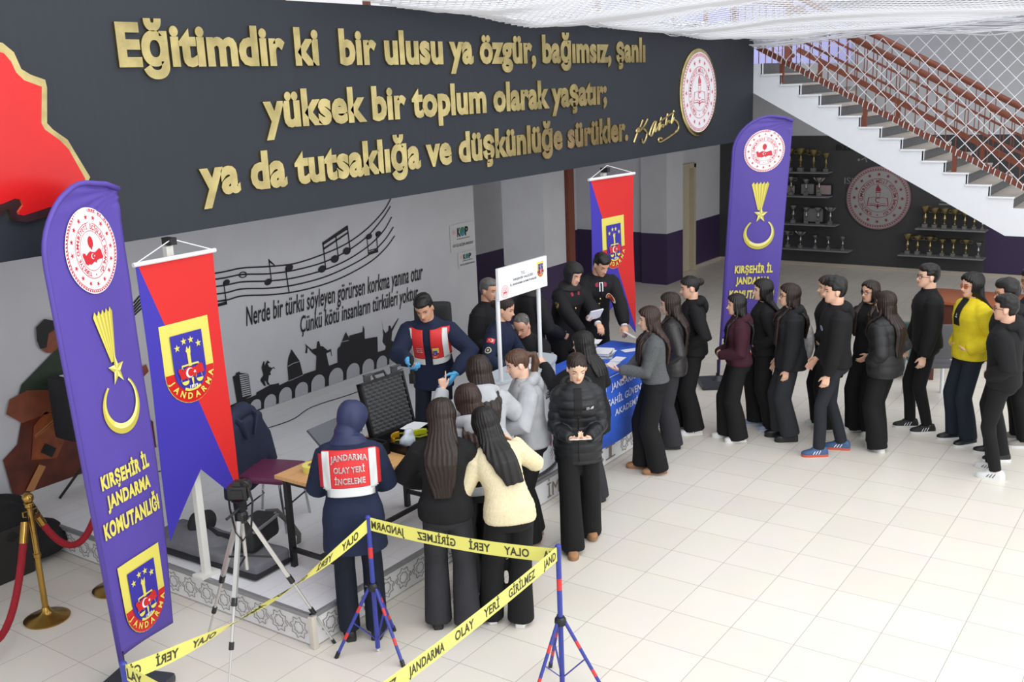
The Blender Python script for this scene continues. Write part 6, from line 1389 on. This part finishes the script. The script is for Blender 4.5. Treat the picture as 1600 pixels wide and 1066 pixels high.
# ---- 11 woman in navy uniform
P = person('woman in a navy uniform with flag patch on her sleeve behind the promotion stand', (.98, 1.64, STG), 1.59, 72, 'f', lean=10, head=(0, 14, 0), R=dict(w=(.22, .20, 1.0), e=(1, -.5, -.3)), L=dict(w=(-.14, .30, 1.0), e=(-1, -.3, -.4)), top=dict(m=NAVYU, off=.036, hem=-.15, collar=.035, name='uniform_jacket'), bot=dict(m=NAVYT, style='straight'), shoe=BSH, hair=dict(kind='bun', m=DBH, br=.038), skin=(212, 164, 138), seed=11)
def sleeve_patch(P, sd, t, flat, name, mats):
    Sh, E_, W, d, sp_ = P.arms[sd]; ax = nz(E_-Sh); q = Sh+(E_-Sh)*t; c0 = P.S(.42)[0]; ou = nz(q-c0); ou = nz(ou-ax*(ou @ ax)); tg = np.cross(ax, ou)*1.0; V = []
    for (x, y), l in zip(flat.v, flat.l):
        o_ = (q+tg*x-ax*y+ou*.4)*P.k; hit = P.bvh.ray_cast(Vector(o_), Vector(-ou), 1.0); p = np.array(hit[0]) if hit[0] is not None else q*P.k
        V.append(tuple(p+ou*(.003+.002*l)))
    me = bpy.data.meshes.new(name); me.from_pydata(V, [], flat.f)
    for m in mats: me.materials.append(m)
    me.polygons.foreach_set('material_index', flat.m); return link(name, me, P.root)
def tr_flag():
    s = Flat().poly([(-.04, -.026), (.04, -.026), (.04, .026), (-.04, .026)], 0, 0); crescent(s, (-.010, 0), .017, 1, 2); s.star((.014, 0), .008, 1, 2, rot=PI); return s
def round_badge():
    s = Flat().disc((0, 0), .034, 0, 0, 20).disc((0, 0), .026, 1, 1, 20); s.star((0, 0), .016, 0, 2); return s
sleeve_patch(P, 1, .42, fine(tr_flag()), 'flag_patch', [PRED, PW]); sleeve_patch(P, 1, .80, fine(round_badge()), 'sleeve_badge', [M('badge_cream', (216, 206, 170), .6), M('badge_navy', (40, 44, 60), .6)])
# ---- 12 seated man
hc = thing('padded_chair', (1.62, 1.72, STG), 'chair under the bald man seated behind the promotion stand', 'chair', None, face_yaw(10, (1.62, 1.72)))
for c in list(ch.children):
    q = c.copy(); COL.objects.link(q); q.parent = hc
person('balding man seated low behind the promotion stand, only his face showing', (1.62, 1.74, STG), 1.70, -25, 'm', seat=.55, lean=14, head=(0, 30, 0), hips=(0, -.12), feet=((.14, .34, 6), (-.14, .34, -6)), knee={1: (.2, 1, 1), -1: (-.2, 1, 1)}, R=dict(w=(.14, .32, .78)), L=dict(w=(-.14, .32, .78)), top=dict(m=BLK, off=.034, hem=-.06), bot=dict(m=BLK_T, style='straight'), shoe=BSH, hair=dict(kind='short', m=GRH, th=.002, line=.20), skin=(208, 156, 130), eyes='down', seed=12)
# ---- 13 woman in black with headscarf, turned away
def uniform_bits(P, tie=True, badge=True):
    buttons(P, (.0,), (.10, .17, .24, .31), M('button_gold', (206, 170, 90), .25, 1), .014)
    for s_ in (-1, 1):
        on_top(P, fine(Flat().poly([(s_*.028, .09), (s_*.058, .085), (s_*.066, .115), (s_*.036, .135)])), 'collar_tab', [M('tab_crimson', (150, 30, 54), .6)], .36, False, .004)
        c, u, r, f = P.S(.462); MB().bar(c+r*s_*.07+u*.045, c+r*s_*.150+u*.012, .045, .008, up=tuple(u)).build('shoulder_board', M('board_black', (30, 30, 36), .6), P.root, sc=P.k)
P = person('woman in black with a black headscarf turned away behind the header board pole', (1.98, 1.93, STG), 1.66, 128, 'f', lean=6, head=(-12, 10, 0), R=dict(w=(.2, .3, .98)), L=dict(w=(-.2, .3, .98)), top=dict(m=UNI, off=.04, hem=-.25, name='uniform_coat'), bot=dict(m=BLK_T, style='straight'), shoe=BSH, hair=dict(kind='hijab', m=BLKS), skin=(216, 164, 140), seed=13)
MB().tube([P.S(.515)[0]+P.S(.515)[2]*.088*math.cos(q)+P.S(.515)[3]*.082*math.sin(q) for q in np.linspace(0, 2*PI, 25)], .007, 6).build('white_collar', PAPER, P.root, sc=P.k)
# ---- 14 woman officer handing leaflets
P = person('uniformed woman in a black headscarf reaching a leaflet across the blue table', (2.54, 1.86, STG), 1.68, 42, 'f', lean=16, head=(0, 22, 0), R=dict(W=(2.16, 1.35, 1.20), e=(1, -.2, -.4), c=.5, p=(0, 0, -1)), L=dict(w=(-.10, .34, 1.10), e=(-1, -.4, -.4), c=.7, p=(.3, -.6, .5)), top=dict(m=UNI, off=.034, hem=-.22, name='uniform_coat'), bot=dict(m=BLK_T, style='straight'), shoe=BSH, hair=dict(kind='hijab', m=BLKS), skin=(220, 170, 146), eyes='down', seed=14)
uniform_bits(P)
MB().tube([P.S(.515)[0]+P.S(.515)[2]*.090*math.cos(q)+P.S(.515)[3]*.084*math.sin(q) for q in np.linspace(0, 2*PI, 25)], .008, 6).build('white_collar', PAPER, P.root, sc=P.k)
def chev():
    s = Flat()
    for j in range(3): s.line([(-.028, .012-.012*j), (0, -.006-.012*j), (.028, .012-.012*j)], .006, 0, 0)
    s.ring((0, .03), .008, .013, 0, 0, 12); return s
sleeve_patch(P, 1, .55, chev(), 'rank_chevron', [M('chevron_gold', (200, 178, 96), .5)])
o = sheet((0, 0, 0), 0, .18, .12, 'white notepad held up by the uniformed woman in the headscarf', 'notepad', 'notepad', .012); o.location = P.w(P.arms[-1][2]+np.array((.02, .08, .04))); o.rotation_euler = (1.0, 0, P.yaw)
o = sheet((0, 0, 0), .3, .18, .10, 'white leaflet in the outstretched hand of the uniformed woman', 'leaflet', 'leaflet'); o.location = (2.14, 1.23, 1.19)
# ---- 15 male officer
P = person('uniformed man with short black hair bending over the blue table', (3.06, 1.80, STG), 1.74, 22, 'm', lean=22, head=(14, 30, 0), R=dict(W=(2.50, 1.36, 1.16), e=(1, -.3, -.3), c=.5, p=(0, 0, -1)), L=dict(W=(2.88, 1.30, 1.17), e=(-1, -.2, -.2), c=.5, p=(0, 0, -1)), top=dict(m=UNI, off=.030, hem=-.2, name='uniform_jacket'), bot=dict(m=BLK_T, style='straight'), shoe=BSH, hair=dict(kind='short', m=BLH, th=.009), skin=(210, 160, 132), eyes='down', seed=15)
uniform_bits(P)
panel(P, 'shirt_front', PAPER, -.022, .022, .10, .19, False, .004); panel(P, 'tie', BLK, -.009, .009, .06, .185, False, .008, nx=3)
on_top(P, fine(round_badge()), 'chest_badge', [M('badge_cream', (216, 206, 170), .6), PRED], .34, False, .006, rx=.09)
for sd in (1, -1):
    Sh, E_, W, d, sp_ = P.arms[sd]; MB().tube([W-d*.03, W+d*.022], [.036, .037], 12).build('shirt_cuff', PAPER, P.root, sc=P.k)
o = sheet((0, 0, 0), .5, .2, .14, 'white leaflet lifted from the pile by the uniformed man', 'leaflet', 'leaflet'); o.location = (2.80, 1.20, 1.12); o.rotation_euler = (.5, .2, .4)
# ---- 16 grey jacket girl
P = person('girl with long brown hair in a short grey jacket holding her palm out', (1.99, .50, 0), 1.64, -82, 'f', lean=2, head=(0, 6, 0), L=dict(w=(-.15, .36, 1.12), e=(-.3, -.3, -1), c=.2, p=(.5, -.3, 1), d=(.2, 1, .25)), R=dict(w=(.18, .25, 1.0), e=(1, -.3, -.4)), feet=((.09, .10, 5), (-.09, -.04, -5)), top=dict(m=TWEED, off=.028, hem=.03, name='jacket'), bot=dict(m=BLK_T), shoe=TSH, hair=dict(m=BRH, len=.36, w=.095, fl=.24, fr=.24), skin=(224, 180, 154), seed=16)
Sh, E_, W, d, sp_ = P.arms[-1]; MB().tube([W-d*.022, W-d*.008], .031, 12).build('bracelet', M('bracelet_brown', (70, 52, 40), .5), P.root, sc=P.k)
# ---- 17 leather jacket girl
person('girl in a dark leather jacket and charcoal trousers behind the girl in the grey jacket', (2.72, .66, 0), 1.625, -95, 'f', head=(0, 6, 0), R=dict(w=(.13, .10, .98), d=(-1, .1, -.25), e=(.7, -1, -.2)), L=dict(w=(-.13, .10, .98), d=(1, .1, -.25), e=(-.7, -1, -.2)), top=dict(m=LEATH, off=.036, hem=-.10, collar=.03, name='leather_jacket'), bot=dict(m=CHAR_T), shoe=BSH, hair=dict(m=DBH, len=.40, w=.10, wave=.4, fl=.2), seed=17)
# ---- 18 bun girl
person('girl with a clipped hair bun in a black hoodie and white striped trainers', (3.22, .67, 0), 1.715, -82, 'f', head=(0, 10, 0), R=dict(w=(.13, .10, .98), d=(-1, .1, -.25), e=(.7, -1, -.2)), L=dict(w=(-.13, .10, .98), d=(1, .1, -.25), e=(-.7, -1, -.2)), feet=((.09, .12, 3), (-.09, -.02, -3)), top=dict(m=BLK, off=.034, hem=-.06, hood=True, rib=True), bot=dict(m=BLK_T, hem=.05), shoe=dict(m=WSH['m'], stripe=BOOT), hair=dict(kind='bun', m=BLH, br=.043, bz=.145), skin=(216, 170, 144), seed=18)
# ---- 19 burgundy hoodie
person('girl in a burgundy hoodie with long dark hair and both hands pushed forward', (3.22, .16, 0), 1.56, -80, 'f', head=(0, 2, 0), L=dict(w=(-.06, .22, 1.02), d=(.8, .1, 0), e=(-.6, -.8, -.6), sl=1.0), R=dict(w=(.06, .22, 1.02), d=(-.8, .1, 0), e=(.6, -.8, -.6)), feet=((.08, .10, 3), (-.09, -.02, -3)), top=dict(m=BURG, off=.034, hem=-.02, hood=True, rib=True), bot=dict(m=BLK_T), shoe=WSH, hair=dict(m=BLH, len=.33, w=.095, fl=.22), seed=19)
# ---- 20 girl behind
person('girl with straight black hair and blue grey trainers behind the burgundy hoodie', (3.70, .07, 0), 1.635, -84, 'f', head=(4, 0, 0), R=dict(w=(.13, .10, .98), d=(-1, .1, -.25), e=(.7, -1, -.2)), L=dict(w=(-.13, .10, .98), d=(1, .1, -.25), e=(-.7, -1, -.2)), feet=((.09, .05, 3), (-.10, -.12, -10)), top=dict(m=BLK, off=.036, hem=-.05, collar=.02), bot=dict(m=BLK_T, hem=.05), shoe=dict(m=M('trainer_bluegrey', (134, 150, 172), .6), sole=M('sole_pale_blue', (176, 184, 200), .5)), hair=dict(m=BLH, len=.36, w=.09), skin=(226, 184, 160), seed=20)
# ---- 21 girl black jacket boots
P = person('girl in a black hooded jacket and chunky black boots, long dark hair', (3.48, -.30, 0), 1.65, -80, 'f', head=(-2, -2, 0), L=dict(w=(-.19, .06, .82)), R=dict(w=(.19, .10, .85)), feet=((.08, .06, 3), (-.08, -.02, -3)), top=dict(m=cloth_m('jacket_washed_black', (34, 35, 38)), off=.044, hem=-.12, hood=True, name='jacket', flare=.02), bot=dict(m=cloth_m('jeans_washed_black', (46, 48, 52)), hem=.075), shoe=dict(m=BOOT, sole=BOOT, th=.05, lm=BOOT), hair=dict(m=DBH, len=.36, w=.088, fl=.30, fr=.1, glasses=GLS), skin=(222, 176, 150), seed=21)
# ---- 22 boy blue trainers
P = person('tall curly haired boy in a black hoodie and blue trainers with orange soles', (3.28, -.83, 0), 1.785, -80, 'm', head=(2, 0, 0), L=dict(w=(-.21, .10, .80), c=.5), R=dict(w=(.17, .14, .9)), feet=((.10, -.12, 14), (-.09, .12, -4)), top=dict(m=BLK, off=.030, hem=-.06, hood=True, rib=True), bot=dict(style='slim', m=JEAN, hem=.075), shoe=dict(m=M('trainer_blue', (62, 92, 132), .6), sole=M('sole_orange', (196, 92, 70), .5), stripe=PW, lm=M('trainer_blue', (62, 92, 132), .6)), hair=dict(kind='short', m=BLH, th=.016, curl=.004, hf=70), skin=(220, 174, 148), seed=22)
s = Flat().disc((0, 0), .026, 0, 0, 20).disc((0, 0), .017, 1, 1, 18); s.star((0, 0), .010, 0, 2); on_top(P, fine(s, 1), 'print', [M('print_paleblue', (190, 206, 226), .6), M('print_steel', (90, 120, 160), .6)], .33, False, .004, rx=.09)
# ---- 23 girl with backpack hidden behind the tall boy
P = person('girl mostly hidden behind the tall curly haired boy, with a pale patterned backpack', (4.02, -.52, 0), 1.66, -76, 'f', head=(0, 4, 0), R=dict(w=(.13, .10, .98), d=(-1, .1, -.25), e=(.7, -1, -.2)), L=dict(w=(-.13, .10, .98), d=(1, .1, -.25), e=(-.7, -1, -.2)), top=dict(m=BLK, off=.034, hem=-.06), bot=dict(m=BLK_T), shoe=WSH, hair=dict(m=DBH, len=.33, w=.09), seed=23)
bp = soft(MB().ball((0, 0, .2), (.15, .10, .22)).box((0, .05, .12), (.26, .10, .20), bevel=.04), .012, .006, 24, 11); bp.materials.append(M('backpack_pale', (168, 166, 166), .8, var=.22, scale=30)); o = link('backpack', bp); o.location = P.w((.02, .24, .78)); o.rotation_euler = (0, 0, P.yaw); tag(o, 'pale patterned backpack carried in front, showing left of the tall boy', 'backpack')
# ---- 24 wavy girl
P = person('girl with glasses and wavy dark hair carrying a black fluffy coat on her arm', (4.07, -.94, 0), 1.635, -42, 'f', head=(-6, 0, 0), R=dict(w=(.20, .28, 1.02), e=(1, -.3, -.5)), L=dict(w=(-.17, .2, .95)), feet=((.10, .06, 10), (-.09, 0, -8)), top=dict(m=BLK, off=.03, hem=-.05), bot=dict(m=BLK_T), shoe=WSH, hair=dict(m=DBH, len=.33, w=.10, wave=.9, fl=.25, fr=.25, glasses=GLS), skin=(220, 172, 146), seed=24)
fm = remesh(MB().box((0, 0, 0), (.20, .22, .52), bevel=.06).ball((0, .02, .20), (.15, .16, .12)).tube([(0, .08, 0), (.02, .12, -.3), (.04, .12, -.42)], [.07, .06, .05], 10), .014, 3); V = get_v(fm); V += get_n(fm)*(.016*waves(V, 45, 3))[:, None]; set_v(fm, V); fm.materials.append(M('fluffy_black', (20, 20, 21), .95)); shade(fm, 180)
o = link('coat', fm); o.location = P.w((.30, .26, .86)); o.rotation_euler = (0, 0, P.yaw); tag(o, 'black fluffy coat hanging from the arm of the wavy haired girl', 'coat')
# ---- 25 puffer girl back
person('girl in a matte black puffer with very long straight hair, face turned away', (3.62, -1.22, 0), 1.62, -118, 'f', head=(0, 2, 0), R=dict(w=(.13, .10, .98), d=(-1, .1, -.25), e=(.7, -1, -.2)), L=dict(w=(-.13, .10, .98), d=(1, .1, -.25), e=(-.7, -1, -.2)), feet=((.08, .08, 20), (-.08, -.02, 20)), top=dict(m=M('puffer_matte', (34, 34, 36), .6), off=.05, soff=.036, hem=-.10, quilt=.11, fold=.004, name='puffer_jacket'), bot=dict(m=BLK_T), shoe=dict(m=WSH['m'], lace=False), hair=dict(m=DBH, len=.44, w=.085, fl=.12), seed=25)
# ---- 26 boy with glasses
P = person('boy in black glasses and a black zip jacket with his arms at his sides', (4.41, -1.42, 0), 1.775, -74, 'm', head=(4, -4, 0), L=dict(w=(-.22, .08, .80), c=.5), R=dict(w=(.22, .12, .82), c=.5), feet=((.09, .08, 2), (-.09, -.04, -4)), top=dict(m=BLK, off=.028, hem=-.04, collar=.05, name='zip_jacket'), bot=dict(style='slim', m=BLK_T, hem=.085), shoe=dict(m=M('trainer_black', (34, 34, 36), .6), stripe=PW, lm=BOOT), hair=dict(kind='short', m=BLH, th=.013, glasses=GLS), skin=(224, 180, 156), seed=26)
# ---- 27 yellow jacket
P = person('boy in a bright yellow jacket and orange tinted glasses with long black hair', (4.24, -1.88, 0), 1.75, -58, 'm', head=(2, 2, 0), R=dict(w=(.13, .10, .98), d=(-1, .1, -.25), e=(.7, -1, -.2)), L=dict(w=(-.13, .10, .98), d=(1, .1, -.25), e=(-.7, -1, -.2)), feet=((.10, .04, 8), (-.10, 0, -8)), top=dict(m=YELJ, off=.036, hem=-.06, flare=.01, name='jacket'), bot=dict(style='straight', m=cloth_m('jeans_navy', (32, 38, 50))), shoe=dict(m=BOOT, sole=WSH['m'], lm=BOOT), hair=dict(m=BLH, len=.13, w=.085, wave=.8, glasses=M('orange_frame', (150, 80, 50), .3), lens=ORL), skin=(222, 174, 148), seed=27)
panel(P, 'black_shirt', M('shirt_black', (20, 20, 22), .8), -.045, .045, -.02, .24, False, .007)
on_top(P, fine(Flat().text('A', (-.010, .07, .010, .095)).line([(-.014, .06), (.014, .06)], .008), 1), 'print', [PW], .30, False, .010)
# ---- 28 boy white trainers
P = person('boy in a plain black hoodie and white trainers with dark stripes, nearest of the queue', (3.40, -2.34, 0), 1.715, -102, 'm', head=(4, 0, 0), R=dict(w=(.13, .10, .98), d=(-1, .1, -.25), e=(.7, -1, -.2)), L=dict(w=(-.13, .10, .98), d=(1, .1, -.25), e=(-.7, -1, -.2)), feet=((.10, .06, 24), (-.11, -.03, 0)), top=dict(m=BLK, off=.034, hem=-.06, hood=True, rib=True), bot=dict(style='slim', m=BLK_T, hem=.085), shoe=dict(m=WSH['m'], stripe=M('stripe_green', (32, 62, 60), .5)), hair=dict(kind='short', m=BLH, th=.014, glasses=GLS), skin=(220, 172, 146), seed=28)
# ---- 29, 30
person('boy with curly black hair and glasses behind the boy in white trainers', (3.92, -2.26, 0), 1.76, -78, 'm', head=(2, 4, 0), R=dict(w=(.13, .10, .98), d=(-1, .1, -.25), e=(.7, -1, -.2)), L=dict(w=(-.13, .10, .98), d=(1, .1, -.25), e=(-.7, -1, -.2)), top=dict(m=BLK, off=.034, hem=-.06, hood=True), bot=dict(style='straight', m=BLK_T), shoe=dict(m=BOOT, sole=WSH['m'], lm=BOOT), hair=dict(kind='short', m=BLH, th=.017, curl=.004, hf=70, glasses=GLS), skin=(212, 160, 132), seed=29)
person('tallest boy at the right edge of the picture, in dark clothes and glasses', (4.45, -2.40, 0), 1.80, -82, 'm', head=(2, 6, 0), R=dict(w=(.13, .10, .98), d=(-1, .1, -.25), e=(.7, -1, -.2)), L=dict(w=(-.13, .10, .98), d=(1, .1, -.25), e=(-.7, -1, -.2)), top=dict(m=cloth_m('sweater_darknavy', (30, 32, 42)), off=.032, hem=-.05, collar=.02), bot=dict(style='straight', m=BLK_T), shoe=dict(m=M('trainer_grey', (150, 146, 140), .6), sole=WSH['m']), hair=dict(kind='short', m=BLH, th=.013, glasses=GLS), skin=(206, 156, 128), seed=30)
# ------------------------------------------------------------------ rope nets
ROPE = M('net_rope', (226, 227, 232), .8)
def edge_z(x): return float(np.interp(x, [-9, -1, -.14, 1.0, 2.35, 4.4, 5.47, 7.4, 8.3], [5.0, 4.62, 4.47, 4.38, 4.31, 4.33, 4.26, 4.24, 4.26]))
def net_z(x, y):
    t = (2.05-y); e = edge_z(x); return e-.10*math.sin(min(1, t/1.2)*PI)*(.5+.5*math.sin(x*1.7))*.6+.10*t*(1-.8*sstep(4.5, 8.2, x))+.02*math.sin(3*x+2*y)
nt_ = thing('overhead_net', (3.5, 0, 4.4), 'white rope safety net stretched overhead across the hall, sagging at its edge', 'net'); no_ = (-3.5, 0, -4.4)
mb = MB(); X0, X1, Y0_, Y1_ = -1.5, 8.25, -2.6, 2.05; pitch = .105
def strand(mb, P, r=.0058):
    mb.tube(P, r, 4, cap=False)
n = int((X1-X0+Y1_-Y0_)/pitch)
for sgn in (1, -1):
    for k in range(n):
        c = X0+k*pitch if sgn > 0 else X0-(Y1_-Y0_)+k*pitch
        pts = []
        for y in np.linspace(Y1_, Y0_, 28):
            x = c-(Y1_-y)*1.0 if sgn > 0 else c+(Y1_-y)*1.0
            if X0 <= x <= X1: pts.append((x, y, net_z(x, y)+.006*sgn))
        if len(pts) > 1: strand(mb, pts)
mb.build('mesh', ROPE, nt_, no_, smooth=0)
# gathered edge of the net, tied along the board and the stair
mb = MB()
for j in range(24):
    rs_ = random.Random(j); ph = rs_.uniform(0, 6); fr_ = rs_.uniform(1.5, 4); dy = rs_.uniform(-.25, .05); dz = rs_.uniform(0, .16)
    strand(mb, [(x, 2.02+dy*.8+.03*math.sin(fr_*x+ph), edge_z(x)+dz+.02*math.sin(fr_*1.7*x+ph)) for x in np.linspace(-.6, 8.2, 60)], .006)
for j in range(26):
    rs_ = random.Random(100+j); ph = rs_.uniform(0, 6); fr_ = rs_.uniform(1.5, 4); dx = rs_.uniform(-.25, .02); dz = rs_.uniform(0, .12)
    strand(mb, [(8.22+dx, y, 4.17+.04*math.sin(1.9*y+1)+dz*(1+.7*max(0, -y))+.02*math.sin(fr_*2*y+ph)) for y in np.linspace(2.05, -3.2, 40)], .006)
mb.build('gathered_edge', ROPE, nt_, no_, smooth=0)
vn = thing('stair_net', (8.27, 0, 3), 'white rope net hanging from the overhead net to the bottom rail of the stair', 'net'); vo = (-8.27, 0, -3)
mb = MB(); PW_, PH_ = .225, .235
def low(y): return rail_z(max(y, -1.75), .36)
for sgn in (1, -1):
    for k in range(-30, 50):
        pts = []
        for j in range(120):
            z = 4.16-.03*j; y = 2.05-k*PW_+sgn*(4.16-z)*(PW_/PH_)
            if z < low(y) or y > 2.05 or y < -3.1:
                continue
            pts.append((8.27+.012*math.sin(5*y+4*z), y, z))
        if len(pts) > 2: strand(mb, pts[::3]+[pts[-1]], .0052)
mb.build('mesh', ROPE, vn, vo, smooth=0)
mb = MB()
for k in range(60):
    y = 1.95-k*.07; z = rail_z(max(y, -1.75), .34)
    mb.tube([(8.30, y, z+.045), (8.29, y+.01, z), (8.30, y+.02, z-.045)], .006, 5)
mb.build('lashing', ROPE, vn, vo, smooth=0)
